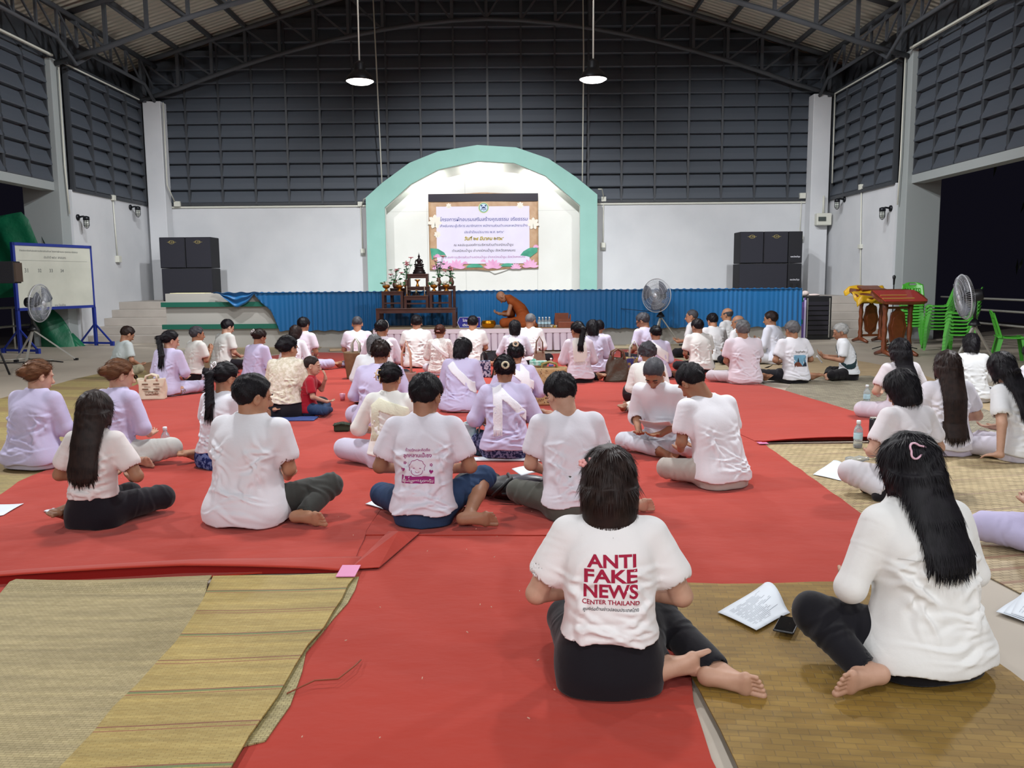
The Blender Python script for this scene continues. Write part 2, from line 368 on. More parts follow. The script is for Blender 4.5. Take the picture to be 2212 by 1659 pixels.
m_cage = mat('lamp_cage', '23252a', .4, .6); m_glass = mat('lamp_glass', 'c9cdc6', .15, spec=.6)
def wall_lamp(x, y, z, sg, label):
    t = thing('wall_lamp', label, 'wall lamp', (x, y, z), group='caged wall lamps')
    MB().lathe([(.07, 0), (.07, .03), (.03, .05)], R=Matrix.Rotation(sg*PI/2, 3, 'Y')).tube([(0, 0, 0), (sg*.13, 0, .02), (sg*.2, 0, .0)], .022).lathe([(.02, .03), (.068, .01), (.072, -.06), (.06, -.07)], c=(sg*.2, 0, 0)).build('bracket', m_cage, t, smooth=True)
    MB().lathe([(.05, -.06), (.052, -.16), (.03, -.22), (0, -.235)], c=(sg*.2, 0, 0)).build('globe', m_glass, t, smooth=True)
    mb = MB()
    for k in range(6):
        a = k*PI/3; mb.tube([(sg*.2+r*math.cos(a), r*math.sin(a), z_) for r, z_ in ((.062, -.06), (.064, -.17), (.04, -.235), (0, -.255))], .005, 5)
    for z_ in (-.1, -.15, -.19): mb.tube([(sg*.2+.064*math.cos(k*PI/8), .064*math.sin(k*PI/8), z_) for k in range(17)], .004, 5)
    mb.build('cage', m_cage, t)
wall_lamp(XL, 19.65, 2.9, 1, 'black caged wall lamp on the left wall beside the front column')
wall_lamp(XL, 22.4, 3.35, 1, 'black caged wall lamp on the left wall near the back corner')
wall_lamp(XR, 19.65, 2.95, -1, 'black caged wall lamp on the right wall beside the front column')
wall_lamp(XR, 22.4, 3.4, -1, 'black caged wall lamp on the right wall near the back corner')
# pendant lamps
m_shade = mat('lamp_shade_metal', '2c2d30', .45, .7); m_shade_in = mat('shade_white_inside', 'e8e8e6', .5)
m_bulb = mat('lamp_diffuser', 'ffffff', emit=('fffaf2', 9))
labels = {0: 'lit pendant lamp hanging on the left, above the platform', 1: 'lit pendant lamp hanging on the right, above the platform'}
for i, (x, y, _p) in enumerate(LAMPS):
    t = thing('pendant_lamp', labels.get(i, 'lit pendant lamp out of view, presumed overhead, rearmost ones added for light'), 'lamp', (x, y, 4.3), group='pendant lamps' if i > 1 else 'pendant lamps over the platform')
    MB().lathe([(.205, .0), (.2, .03), (.15, .1), (.1, .14), (.085, .16), (.085, .24), (.05, .27), (.02, .29), (0, .29)]).build('lamp_shade', m_shade, t, smooth=True)
    MB().lathe([(.0, -.045), (.08, -.042), (.15, -.028), (.198, .0), (.2, .015), (0, .015)]).build('diffuser', m_bulb, t, smooth=True)
    MB().tube([(0, 0, .29), (0, 0, zroof(x)-4.3)], .012, 6).build('cord', m_pvc, t)

for k, (x, y, z, tx, p) in enumerate(ADDED_FLOODS):
    tx = tx[0]
    t = thing('added_floodlight', 'unseen flood lamp added under the nearest roof truss to brighten the walls', 'added_floodlight', (x, y+.02, z+.12), group='added floodlights on the truss')
    MB().cbox((0, -.1, .04), (.34, .12, .26), Matrix.Rotation(math.radians(-35), 3, 'X')).build('housing', m_shade, t, bevel=.01); MB().tube([(0, 0, .1), (0, .1, .9)], .015).build('bracket', m_shade, t)
# ================================================================== STAGE DRESSING
m_blue = mat('blue_satin', '085f97', .38, bump=(12, .15, .01, (3, 3, .4)), sheen=.3)
def drape(name, x0, x1, y, ztop, zbot, pitch, amp, m, parent=None, seed=1, left=None, top_ruffle=.012, nz=14):
    """hanging cloth gathered in pleats"""
    R = random.Random(seed); n = int((x1-x0)/pitch*8); ph = [R.uniform(-.5, .5) for _ in range(400)]; mb = MB()
    def fn(u, v):
        x = x0+(x1-x0)*u; t = 1-v; z = ztop+(zbot-ztop)*t
        if left: x = max(x, left(z)+ (x-x0)*0.0)
        k = (x-x0)/pitch; a = amp*(.35+.65*t)*(.7+.6*abs(ph[int(k) % 400]))
        yy = y-a*(.5+.5*math.sin(2*PI*k+1.3*math.sin(k*.37+seed)+.9*math.sin(k*.83)))*(.6+.4*math.sin(k*.51+2))-.01
        return (x, yy, z + (top_ruffle*math.sin(k*4.4) if v > .97 else 0) + (.012*math.sin(k*2.1) if v < .03 else 0))
    mb.grid(fn, n, nz)
    return mb.build(name, m, parent, smooth=True)
def left_edge(z):
    t = (1.17-z)/.82
    return -5.5+.28*min(1, t*2.2)+.32*max(0, t-.2)
t = thing('stage_curtain', 'shiny blue pleated curtain hung along the stage front', 'curtain', (0, 0, 0))
drape('pleated_cloth', -5.5, 6.2, 18.17, 1.185, .36, .105, .045, m_blue, t, 3, left_edge, nz=12)
mb = MB()
def swag(u, v):
    x = -6.35+1.0*u; sag = .28*math.sin(PI*max(0, min(1, (u-.15)/.75)))**1.2
    return (x, 18.16-.03*math.sin(v*14+u*3)-.04*math.sin(PI*u), 1.19-.03*v-sag*v+.012*math.sin(u*23))
mb.grid(swag, 40, 14); mb.build('loose_swag', m_blue, t, smooth=True)
MB().box(-5.9, 18.13, 1.171, 6.2, 18.5, 1.179).build('top_cloth', m_blue, t)
tag(MB().box(-7.35, 18.35, 1.171, -6.6, 18.75, 1.18).build('paper_sheet', mat('cream_paper', 'e6dfae', .7)), 'cream paper sheet lying on the left end of the stage edge', 'paper')
# speakers
m_spk = mat('speaker_carpet', '26262f', .9, bump=(90, .3, .004)); m_spk2 = mat('speaker_side', '16161d', .8, bump=(90, .3, .004)); m_gold = mat('badge_gold', 'b5a56a', .4, .5)
def speaker(x0, z0, w, h, label, badge=True, side_text=None, d=.62):
    t = thing('loudspeaker', label, 'loudspeaker', (x0+w/2, 22.2, z0))
    MB().box(-w/2, -d/2, 0, w/2, d/2, h).build('cabinet', m_spk2, t, bevel=.015)
    MB().box(-w/2+.015, -d/2-.02, .015, w/2-.015, -d/2, h-.015).build('grille', m_spk, t, bevel=.008)
    if badge:
        mb = MB(); pr = [(.075*math.cos(a*PI/16), .045*math.sin(a*PI/16)) for a in range(32)]
        for s_, y_ in ((1, 0), ):
            n = 32; vo = [(p[0], -d/2-.024, p[1]) for p in pr]; vi = [(p[0]*.86, -d/2-.024, p[1]*.8) for p in pr]
            mb.add(vo+vi, [(k, (k+1) % n, (k+1) % n+n, k+n) for k in range(n)])
        v, f = text_fit('P.M.', .15, .02, height=.036); mb.add([(p[0], -d/2-.025, p[1]) for p in v], f)
        mb.box(-.115, -d/2-.023, -.004, -.08, -d/2-.021, .004).box(.08, -d/2-.023, -.004, .115, -d/2-.021, .004)
        mb.build('oval_badge', m_gold, t, loc=(0, 0, h*.84), fix=False)
    return t
for k, (x, z, w, h) in enumerate([(-8.97, 1.77, .655, .78), (-8.305, 1.77, .655, .78), (-8.95, .93, 1.3, .83)]):
    speaker(x, z, w, h, ['dark upper loudspeaker, left one of the left stack', 'dark upper loudspeaker, right one of the left stack', 'wide dark loudspeaker at the bottom of the left stack'][k], k < 2)
for k, (x, z, w, h) in enumerate([(5.85, 1.77, .6, .8), (6.46, 1.77, .62, .8), (5.84, .93, 1.24, .83)]):
    o = speaker(x, z, w, h, ['dark upper loudspeaker, left one of the right stack', 'dark upper loudspeaker, right one of the right stack', 'wide dark loudspeaker at the bottom of the right stack'][k], k < 2)
for z, q in ((1.77, .8), (.93, .83)):
    pass
# side-turned cabinets at the right end of the right stack, with small white writing
m_wht = mat('white_print', 'dcdce4', .6)
for z, h, lb in ((1.77, .8, 'narrow black loudspeaker side with white writing, upper right of the right stack'), (.93, .83, 'narrow black loudspeaker side with white writing, lower right of the right stack')):
    t = thing('loudspeaker', lb, 'loudspeaker', (7.27, 22.2, z))
    MB().box(-.175, -.31, 0, .175, .31, h).build('cabinet', m_spk2, t, bevel=.012)
    v, f = text_fit('อบต.นิคมน้ำอูน', .24, .015, height=.06); MB().add([(p[0], -.315, p[1]+h*.2+(.25 if z < 1 else 0)) for p in v], f).build('lettering', m_wht, t, fix=False)
    if z < 1:
        MB().box(-.11, -.316, .1, -.04, -.31, .2).box(.05, -.316, .1, .12, -.31, .2).box(-.11, -.316, .24, -.04, -.31, .32).box(.05, -.316, .24, .12, -.31, .32).build('ports', mat('port_black', '060608', .6), t)
# banner
YBN = 23.6
ban = thing('banner', 'printed vinyl banner with Thai writing, lotus border and round seal', 'banner', (-.745, YBN, 2.72))
BW, BH = 3.0, 2.05
def bz(u, v): return (BW*(u-.5), -.012*math.sin(u*9)*math.sin(v*5)-.008*abs(math.sin(u*PI)), BH*(v-.5)+(.03*math.exp(-((u-.5)/.12)**2) if v > .9 else 0)-(.04*math.exp(-((u-.56)/.1)**2) if v < .05 else 0)+.03*(.5-u)*(-1 if v < .5 else 0))
m_tan = mat('banner_tan', 'c9a888', .45, var=('b48c68', 6, .25))
MB().grid(bz, 40, 20).build('vinyl', m_tan, ban, smooth=True, solid=.004)
def flat(pts, y): return [(p[0], y, p[1]) for p in pts]
def bx(X): return (X-190)/1740*BW-BW/2
def bzz(Z): return BH/2-(Z-140)/1190*BH
def rect(x0, z0, x1, z1, y): return [(x0, y, z0), (x1, y, z0), (x1, y, z1), (x0, y, z1)]
MB().add(rect(bx(190), bzz(262), bx(1930), bzz(142), -.03), [(0, 1, 2, 3)]).build('black_strip', mat('banner_black', '1d1626', .35), ban, fix=False)
MB().add(rect(bx(312), bzz(1240), bx(1790), bzz(340), -.032), [(0, 1, 2, 3)]).build('text_panel', mat('banner_lilac', 'dcd3ea', .45, var=('e4def0', 2, .3)), ban, fix=False)
for col, lines in (('2a3a8c', [('โครงการฝึกอบรมเสริมสร้างคุณธรรม จริยธรรม', 1070, 545, 1390, .006), ('สำหรับคณะผู้บริหาร สมาชิกสภาฯ พนักงานส่วนตำบลและพนักงานจ้าง', 1065, 645, 1390, .002), ('ประจำปีงบประมาณ พ.ศ. ๒๕๖๙', 1070, 738, 630, .003)]),
                   ('2b2430', [('ณ หอประชุมองค์การบริหารส่วนตำบลนิคมน้ำอูน', 1060, 945, 950, .003), ('ตำบลนิคมน้ำอูน อำเภอนิคมน้ำอูน จังหวัดสกลนคร', 1060, 1035, 1010, .003)]),
                   ('a35a9c', [('โดย องค์การบริหารส่วนตำบลนิคมน้ำอูน อำเภอนิคมน้ำอูน จังหวัดสกลนคร', 1060, 1138, 1320, .0)])):
    mb = MB()
    for s_, X, Z, w_, b_ in lines:
        v, f = text_fit(s_, w_/1740*BW, b_, shear=.15); mb.add([(p[0]+bx(X), -.037, p[1]+bzz(Z)) for p in v], f)
    mb.build('lettering', mat('ink_'+col, col, .5), ban, fix=False)
v, f = text_fit('วันที่ ๒๔ มีนาคม ๒๕๖๙', 630/1740*BW, .05, shear=.15)
MB().add([(p[0]+bx(1065), -.036, p[1]+bzz(838)) for p in v], f).build('date_outline', mat('ink_yellow', 'e8cf2e', .5), ban, fix=False)
v, f = text_fit('วันที่ ๒๔ มีนาคม ๒๕๖๙', 622/1740*BW, .0, shear=.15)
MB().add([(p[0]+bx(1065), -.039, p[1]+bzz(838)) for p in v], f).build('date_lettering', mat('ink_2b2430', '2b2430', .5), ban, fix=False)
def disc(mb, cx, cz, r, y, n=28, a0=0): return mb.add([(cx+r*math.cos(2*PI*k/n), y, cz+r*math.sin(2*PI*k/n)) for k in range(n)], [tuple(range(n))])
mb = disc(MB(), bx(1065), bzz(362), .145, -.038); mb.build('seal', mat('seal_rim', 'cfd39a', .5), ban, fix=False)
mb = disc(MB(), bx(1065), bzz(362), .125, -.04); mb.build('seal_ring', mat('seal_green', '5d9d80', .5), ban, fix=False)
mb = disc(MB(), bx(1065), bzz(362), .105, -.042); mb.build('seal_field', mat('seal_field', 'c5d8ee', .5), ban, fix=False)
mb = MB(); c0, c1 = bx(1065), bzz(362)
mb.add([(c0-.08, -.045, c1+.05), (c0-.04, -.045, c1+.02), (c0-.03, -.045, c1+.07), (c0-.07, -.045, c1+.08)], [(0, 1, 2, 3)]).add([(c0+.08, -.045, c1+.05), (c0+.04, -.045, c1+.02), (c0+.03, -.045, c1+.07), (c0+.07, -.045, c1+.08)], [(0, 1, 2, 3)])
for k in range(5): disc(mb, c0-.06+.03*k, c1-.05+.008*math.sin(k*2), .014, -.045, 10)
mb.add([(c0-.07, -.045, c1-.02), (c0+.07, -.045, c1-.02), (c0+.03, -.045, c1+.02), (c0, -.045, c1+.035), (c0-.03, -.045, c1+.02)], [(0, 1, 2, 3, 4)])
mb.build('seal_emblem', mat('seal_blue', '2b3a6e', .5), ban, fix=False)
# lotus flowers, leaves, white blossoms
def petal_flower(mb, cx, cz, R_, n, y, a0=0, spread=2*PI, w=.32, mid=PI/2):
    for k in range(n):
        a = mid+(k-(n-1)/2)*spread/n; u = Vector((math.cos(a), math.sin(a))); q = Vector((-u.y, u.x))
        pts = [Vector((cx, cz)), Vector((cx, cz))+u*R_*.45+q*R_*w*.5, Vector((cx, cz))+u*R_*.75+q*R_*w*.45, Vector((cx, cz))+u*R_, Vector((cx, cz))+u*R_*.75-q*R_*w*.45, Vector((cx, cz))+u*R_*.45-q*R_*w*.5]
        yy = y-.0006*(k % 3); mb.add([(p.x, yy, p.y) for p in pts], [tuple(range(6))])
m_pk = mat('print_pink', 'd98abf', .5, var=('efc3df', 5, .3)); m_lf = mat('print_leaf', '1f8068', .5, var=('56b394', 4, .3)); m_cr = mat('print_cream', 'eae3d6', .5)
mb = MB()
for X, Z, r in ((910, 1300, .19), (1440, 1290, .17)):
    mb.add([(bx(X)+r*1.2*math.cos(a*PI/12), -.0345, bzz(Z)+r*.55*math.sin(a*PI/12)) for a in range(13)], [tuple(range(13))])
mb.add(flat([(bx(205), bzz(990)), (bx(330), bzz(1000)), (bx(430), bzz(1060)), (bx(470), bzz(1130)), (bx(300), bzz(1130)), (bx(230), bzz(1170))], -.0345), [tuple(range(6))])
mb.add(flat([(bx(1915), bzz(980)), (bx(1780), bzz(1000)), (bx(1690), bzz(1050)), (bx(1640), bzz(1115)), (bx(1740), bzz(1125)), (bx(1800), bzz(1145)), (bx(1915), bzz(1060))], -.0345), [tuple(range(7))])
mb.build('lotus_leaves', m_lf, ban, fix=False)
for X, Z, r in ((420, 1300, .24), (620, 1300, .26), (1200, 1300, .26), (1800, 1290, .24), (310, 1310, .15), (1570, 1310, .16), (1050, 1200, .08), (760, 1230, .08), (320, 1120, .1), (1890, 980, .09)):
    mb = MB(); petal_flower(mb, bx(X), bzz(Z)-.02, r, 7, -.036, spread=PI*1.05); mb.build('lotus_flower', m_pk, ban, fix=False)
mb = MB()
for X, Z, r in ((290, 575, .2), (1850, 615, .17), (325, 775, .1), (1645, 330, .1), (512, 330, .08)):
    mb = MB(); petal_flower(mb, bx(X), bzz(Z), r, 7, -.034, w=.55); mb.build('white_blossom', m_cr, ban, fix=False)
t = thing('loose_sheet', 'thin white sheet edge sagging under the banner', 'sheet', (-.45, 23.61, 1.7))
MB().add([(-.35, 0, .05), (.55, 0, .05), (.15, -.01, -.09), (.0, -.01, -.13)], [(0, 1, 2, 3)]).build('sheet', m_panel, t, solid=.003)

# ================================================================== PLATFORM WITH ALTAR
m_skirt = mat('pink_skirt_cloth', 'cdbcc8', .6, bump=(25, .1, .004)); m_matt = mat('platform_mat', 'b8a083', .8, bump=(60, .2, .004, (1, 8, 1)), var=('a08a6e', 5, .3))
pl = thing('low_platform', 'low platform with a pinkish pleated cloth skirt', 'platform', (0, 0, 0))
MB().box(-2.7, 16.7, 0, 1.2, 18.1, .44).build('deck', mat('deck_wood', '8a6a4c', .7), pl)
MB().box(-2.72, 16.66, .44, 1.22, 18.12, .455).build('mat_cover', m_matt, pl)
mb = MB(); n = 29
for i in range(n):   # box pleats: wide panel, dark tuck
    x0 = -2.72+3.94*i/n; x1 = -2.72+3.94*(i+1)/n
    mb.grid(lambda u, v, x0=x0, x1=x1: (x0+(x1-x0)*u+.012*(1-v)*math.sin(x0*9), 16.66-(.006+.035*(1-v))*(1 if .12 < u < .88 else -.6)-.012*math.sin(PI*u), .45*v+.03*(1-v)), 8, 4)
mb.build('skirt', m_skirt, pl, smooth=False)
mb = MB().box(-2.72, 16.63, .37, 1.22, 16.655, .455); mb.build('skirt_band', mat('skirt_band_cloth', 'd8c9d2', .6), pl)
mb = MB()
for s_ in (-2.72, 1.22):
    mb.grid(lambda u, v, s_=s_: (s_+(.03 if s_ > 0 else -.03)*(1-v)*(1+math.sin(u*50)), 16.64+1.4*u, .45*v+.02), 60, 3)
mb.build('skirt_side', m_skirt, pl, smooth=True)
m_wood = mat('altar_wood', '4e2a1c', .4, bump=(6, .08, .004, (1, 1, 12)), var=('3a1c12', 7, .3), coat=.3)
def table(name, label, cx, cy, z, w, d, h, leg=.06, apron=.09, rails=(), parent_thing=None, group=None):
    t = thing(name, label, 'table', (cx, cy, z), group=group)
    MB().box(-w/2, -d/2, h-.03, w/2, d/2, h).build('table_top', m_wood, t, bevel=.006)
    MB().box(-w/2+.02, -d/2+.015, h-.03-apron, w/2-.02, -d/2+.035, h-.03).box(-w/2+.02, d/2-.035, h-.03-apron, w/2-.02, d/2-.015, h-.03).box(-w/2+.015, -d/2+.03, h-.03-apron, -w/2+.035, d/2-.03, h-.03).box(w/2-.035, -d/2+.03, h-.03-apron, w/2-.015, d/2-.03, h-.03).build('apron', m_wood, t)
    for sx in (-1, 1):
        for sy in (-1, 1):
            x = sx*(w/2-leg/2-.005); y = sy*(d/2-leg/2-.005); MB().box(x-leg/2, y-leg/2, 0, x+leg/2, y+leg/2, h-.03).build('leg', m_wood, t)
    for rz_ in rails: MB().box(-w/2+.03, -d/2+.02, rz_-.015, w/2-.03, -d/2+.045, rz_+.015).build('rail', m_wood, t)
    return t
table('altar_table', 'long dark wooden altar table standing on the low platform', -1.93, 17.45, .455, 1.62, .6, .4, .07, .07)
table('altar_stand', 'dark wooden altar stand on the left end of the long table', -2.41, 17.42, .855, .44, .36, .34, .05, .05, (.1,), group='altar stands')
table('altar_stand', 'dark wooden altar stand on the right end of the long table', -1.44, 17.42, .855, .44, .36, .34, .05, .05, (.1,), group='altar stands')
table('altar_stand', 'lowest middle altar stand holding a dark tray', -1.925, 17.35, .855, .5, .26, .25, .05, .06, (.09,), group='altar stands')
table('altar_stand', 'middle altar stand with slim frame carrying the small gold pedestal', -1.925, 17.58, .855, .5, .22, .43, .05, .05, group='altar stands')
table('altar_stand', 'tallest middle altar stand carrying the seated figure', -1.925, 17.68, .855, .44, .2, .69, .05, .06, group='altar stands')
table('altar_stand', 'darker altar stand behind the left end of the long table', -2.3, 17.66, .855, .4, .2, .4, .05, .05, group='altar stands')
table('altar_stand', 'darker altar stand behind the right end of the long table', -1.33, 17.66, .855, .36, .2, .44, .05, .05, group='altar stands')
# seated bronze figure
m_brz = mat('dark_bronze', '241c1d', .35, .4)
bd = thing('buddha_statue', 'small dark seated Buddha statue on a stepped base', 'statue', (-1.9, 17.68, 1.545))
MB().lathe([(.135, 0), (.135, .03), (.115, .05), (.12, .07), (.095, .09), (.1, .11), (.08, .125), (.1, .14), (.095, .16), (0, .16)], n=32, sy=.7).build('pedestal', m_brz, bd, smooth=False)
mb = MB(); mb.ell((0, .0, .185), (.1, .06, .028)).ell((-.055, -.02, .185), (.05, .045, .025)).ell((.055, -.02, .185), (.05, .045, .025)).lathe([(.04, .18), (.036, .22), (.05, .26), (.056, .29), (.03, .31), (.018, .32), (.018, .335)], n=16, sy=.7)
mb.tube([(-.055, 0, .29), (-.075, 0, .24), (-.07, -.03, .2)], [.016, .013, .01]).tube([(.055, 0, .29), (.07, 0, .24), (.04, -.04, .21), (0, -.05, .205)], [.016, .013, .011, .009])
mb.build('body', m_brz, bd, smooth=True)
MB().ell((0, 0, .355), (.024, .024, .03)).ell((0, 0, .385), (.014, .014, .012)).lathe([(.008, .39), (.006, .41), (0, .44)], n=10).build('head', m_brz, bd, smooth=True)
m_gld = mat('gold_bowl', 'b8792a', .3, .75); m_gcl = mat('candle_gold', 'e8c050', .4, .3)
m_petal = mat('white_petal', 'e9eadd', .6); m_leaf = mat('leaf_green', '24603a', .5, var=('3a7d44', 8, .3)); m_pink = mat('pink_lotus', 'd77f8c', .5, var=('e9a9ac', 9, .3)); m_vase = mat('brown_vase', '6d4a38', .35, var=('4a3328', 9, .3))
def bowl(x, label):
    t = thing('flower_bowl', label, 'flower bowl', (x, 17.34, 1.195), group='bowls of white flowers on the altar')
    MB().lathe([(.05, 0), (.052, .01), (.025, .03), (.022, .05), (.06, .07), (.078, .1), (.08, .125), (.072, .12), (0, .09)], n=24).build('bowl', m_gld, t, smooth=True)
    R = random.Random(int(x*100)); mb = MB()
    for k in range(16):
        a = R.uniform(0, 2*PI); r = R.uniform(0, .085); mb.ell((r*math.cos(a), r*math.sin(a)*.8, .15+R.uniform(-.01, .045)-(r*.35)), (.034, .03, .026), 8, 6, rotz(a))
    mb.build('white_flowers', m_petal, t, smooth=True)
    mb = MB()
    for k in range(9):
        a = R.uniform(0, 2*PI); mb.ell((.1*math.cos(a), .07*math.sin(a), .15+R.uniform(-.02, .04)), (.035, .008, .014), 8, 5, rotz(a))
    mb.build('leaves', m_leaf, t, smooth=True)
for x, lb in ((-2.54, 'gold bowl of white flowers at the far left of the altar'), (-2.27, 'gold bowl of white flowers second from the left on the altar'), (-1.57, 'gold bowl of white flowers third from the left on the altar'), (-1.32, 'gold bowl of white flowers at the far right of the altar')): bowl(x, lb)
def vase(x, y, z, h, seed, label):
    t = thing('lotus_vase', label, 'vase of flowers', (x, y, z), group='vases of pink lotus on the altar')
    MB().lathe([(.035, 0), (.055, .04), (.06, .08), (.035, .14), (.04, .17), (.03, .165), (0, .15)], n=20).build('vase', m_vase, t, smooth=True)
    R = random.Random(seed); lf = MB()
    for k in range(5):
        a = R.uniform(0, 2*PI); r = R.uniform(.03, .15); zt = h*R.uniform(.6, 1.0)
        p = Vector((r*math.cos(a), r*.6*math.sin(a), zt)); lf.tube([(0, 0, .14), (p.x*.4, p.y*.4, zt*.6), p], .004, 5)
        fl = MB()
        if k == 0: fl.lathe([(.0, -.02), (.014, 0), (.012, .03), (0, .06)], c=p, n=8)
        else:
            for q in range(8):
                b = q*PI/4; fl.ell(p+Vector((.028*math.cos(b), .028*math.sin(b), .01)), (.026, .012, .01), 6, 4, rotz(b))
            fl.ell(p, (.018, .018, .02), 8, 5)
        fl.build('lotus_bud' if k == 0 else 'lotus_bloom', m_pink, t, smooth=True)
    for k in range(16):
        a = R.uniform(0, 2*PI); r = R.uniform(.03, .13); zz = .16+R.uniform(0, h*.55)
        q = Matrix.Rotation(R.uniform(-.6, .6), 3, 'X') @ rotz(a); lf.ell((r*math.cos(a), r*.6*math.sin(a), zz), (.042, .022, .005), 8, 5, q)
        lf.tube([(0, 0, .14), (r*math.cos(a), r*.6*math.sin(a), zz)], .0025, 4)
    lf.build('foliage', m_leaf, t, smooth=True)
vase(-2.4, 17.66, 1.255, .44, 3, 'vase of pink lotus at the far left, behind the white flowers'); vase(-2.17, 17.66, 1.255, .68, 4, 'tall vase of pink lotus just left of the statue')
vase(-1.5, 17.66, 1.295, .62, 5, 'tall vase of pink lotus just right of the statue'); vase(-1.24, 17.68, 1.295, .4, 6, 'vase of pink lotus at the far right, behind the white flowers')
t = thing('gold_pedestal', 'small flared gold pedestal bowl on the middle altar stand', 'bowl', (-1.93, 17.58, 1.285)); MB().lathe([(.04, 0), (.035, .02), (.018, .06), (.022, .1), (.07, .14), (.062, .14), (0, .11)], n=20).build('pedestal_bowl', m_gld, t, smooth=True)
MB().ell((0, 0, .145), (.05, .04, .02)).build('petals', m_petal, t, smooth=True)
t = thing('incense_tray', 'dark incense tray on the lowest middle altar stand', 'tray', (-1.94, 17.34, 1.105)); MB().lathe([(.1, 0), (.08, .01), (.05, .04), (.05, .06), (0, .06)], n=20).build('tray', m_brz, t, smooth=True)
MB().tube([(0, 0, .06), (0, 0, .12)], .004, 5).tube([(.015, 0, .06), (.02, 0, .12)], .004, 5).build('incense_sticks', m_gcl, t)
for x, y, z, h, lb in ((-2.12, 17.3, 1.105, .2, 'slim pale candle left of the incense tray'), (-1.76, 17.3, 1.105, .2, 'slim pale candle right of the incense tray'), (-2.19, 17.5, 1.285, .12, 'short pale candle on the left of the middle stand'), (-1.7, 17.5, 1.285, .1, 'short pale candle on the right of the middle stand')):
    t = thing('candle', lb, 'candle', (x, y, z), group='altar candles'); MB().tube([(0, 0, 0), (0, 0, h)], .007, 8).build('wax', mat('candle_wax', 'd8c8b0', .5), t, smooth=True); MB().lathe([(.022, 0), (.018, .01), (.008, .03)], n=12).build('holder', m_gld, t, smooth=True)
# things on the platform
t = thing('name_sign', 'blue hexagonal sign with white Thai words on the platform', 'sign', (-.92, 17.0, .455))
MB().prism([(-.17, .11), (-.12, .0), (.3, .0), (.3, .22), (-.12, .22)], 'y', 0, .02).build('sign_board', mat('sign_blue', '24288a', .4), t)
mb = MB()
for s_, z_ in (('โปรดงด', .155), ('เดินผ่าน', .065)):
    v, f = text_fit(s_, .2, .03); mb.add([(p[0]+.04, -.004, p[1]+z_) for p in v], f)
mb.build('lettering', m_wht, t, fix=False)
mb = MB(); hx = [(-.165, .11), (-.117, .006), (.295, .006), (.295, .214), (-.117, .214)]
for a, b in zip(hx, hx[1:]+hx[:1]): mb.bar((a[0], -.004, a[1]), (b[0], -.004, b[1]), .006)
mb.build('white_border', m_wht, t)
t = thing('alms_bowl', 'round polished gold bowl on the platform', 'bowl', (-.46, 16.95, .455)); MB().lathe([(.09, 0), (.125, .02), (.148, .07), (.145, .12), (.13, .14), (.135, .15), (.12, .145), (0, .1)], n=36).build('bowl', mat('bright_gold', 'c88a1c', .2, .85), t, smooth=True)
m_bot = mat('bottle_plastic', 'e3edf2', .08, trans=.75, spec=.5); m_lab = mat('bottle_label', 'b6d7e4', .5); m_cap = mat('bottle_cap', 'e8f0f5', .4); m_lab2 = mat('bottle_label_blue', '3a55a8', .5)
def bottle(x, y, z, label, group=None, s=1.0, lab=None, cap=None):
    t = thing('water_bottle', label, 'water bottle', (x, y, z), group=group, sc=s)
    MB().lathe([(.028, 0), (.032, .006), (.032, .045), (.030, .05), (.032, .055), (.032, .125), (.027, .145), (.013, .17), (.0125, .185), (0, .185)], n=20).build('bottle_body', m_bot, t, smooth=True)
    MB().lathe([(.0325, .065), (.0328, .07), (.0328, .105), (.0325, .11)], n=20).build('label', lab or m_lab, t, smooth=True)
    MB().lathe([(.0155, .178), (.0155, .2), (.013, .204), (0, .204)], n=14).build('cap', cap or m_cap, t, smooth=True)
    return t
B0 = None
for i in range(4):
    for j in range(3):
        c = copy_tree(B0) if B0 else bottle(.56, 17.0, .455, '', 'pack of water bottles on the platform', 1.0)
        if B0 is None: B0 = c
        c.location = (.56+i*.067, 17.0+j*.067, .455); c['label'] = 'water bottle in the %s row, %s, of the pack on the platform' % (['front', 'middle', 'rear'][j], ['far left', 'second from left', 'third from left', 'far right'][i])
t = thing('wooden_box', 'open reddish wooden box at the right end of the platform', 'box', (1.03, 17.2, .455))
mw = mat('box_wood', '8a4a30', .5, var=('743a24', 8, .3))
MB().prism([(-.2, 0), (.2, 0), (.2, .12), (-.2, .26)], 'x', -.16, -.14).prism([(-.2, 0), (.2, 0), (.2, .12), (-.2, .26)], 'x', .14, .16).box(-.14, -.2, 0, .14, -.185, .17).box(-.14, .185, 0, .14, .2, .27).box(-.14, -.19, 0, .14, .19, .015).build('box_body', mw, t)
tag(MB().box(-.16, -.1, 0, .16, .1, .12).build('wooden_block', mw, bevel=.01, loc=(1.08, 16.85, .455)), 'low reddish wooden block in front of the open box', 'box')
for k, (x, y) in enumerate(((.86, 16.84), (.8, 16.9), (.89, 16.93))):
    tag(MB().lathe([(.018, 0), (.025, .04), (.024, .045), (0, .01)], n=14).build('small_cup', m_gcl if k == 0 else m_petal, smooth=True, loc=(x, y, .455)), ['small gold cup nearest the low wooden block on the platform', 'small white cup closest to the water bottle pack', 'small white cup right beside the open wooden box'][k], 'cup', 'small cups on the platform')

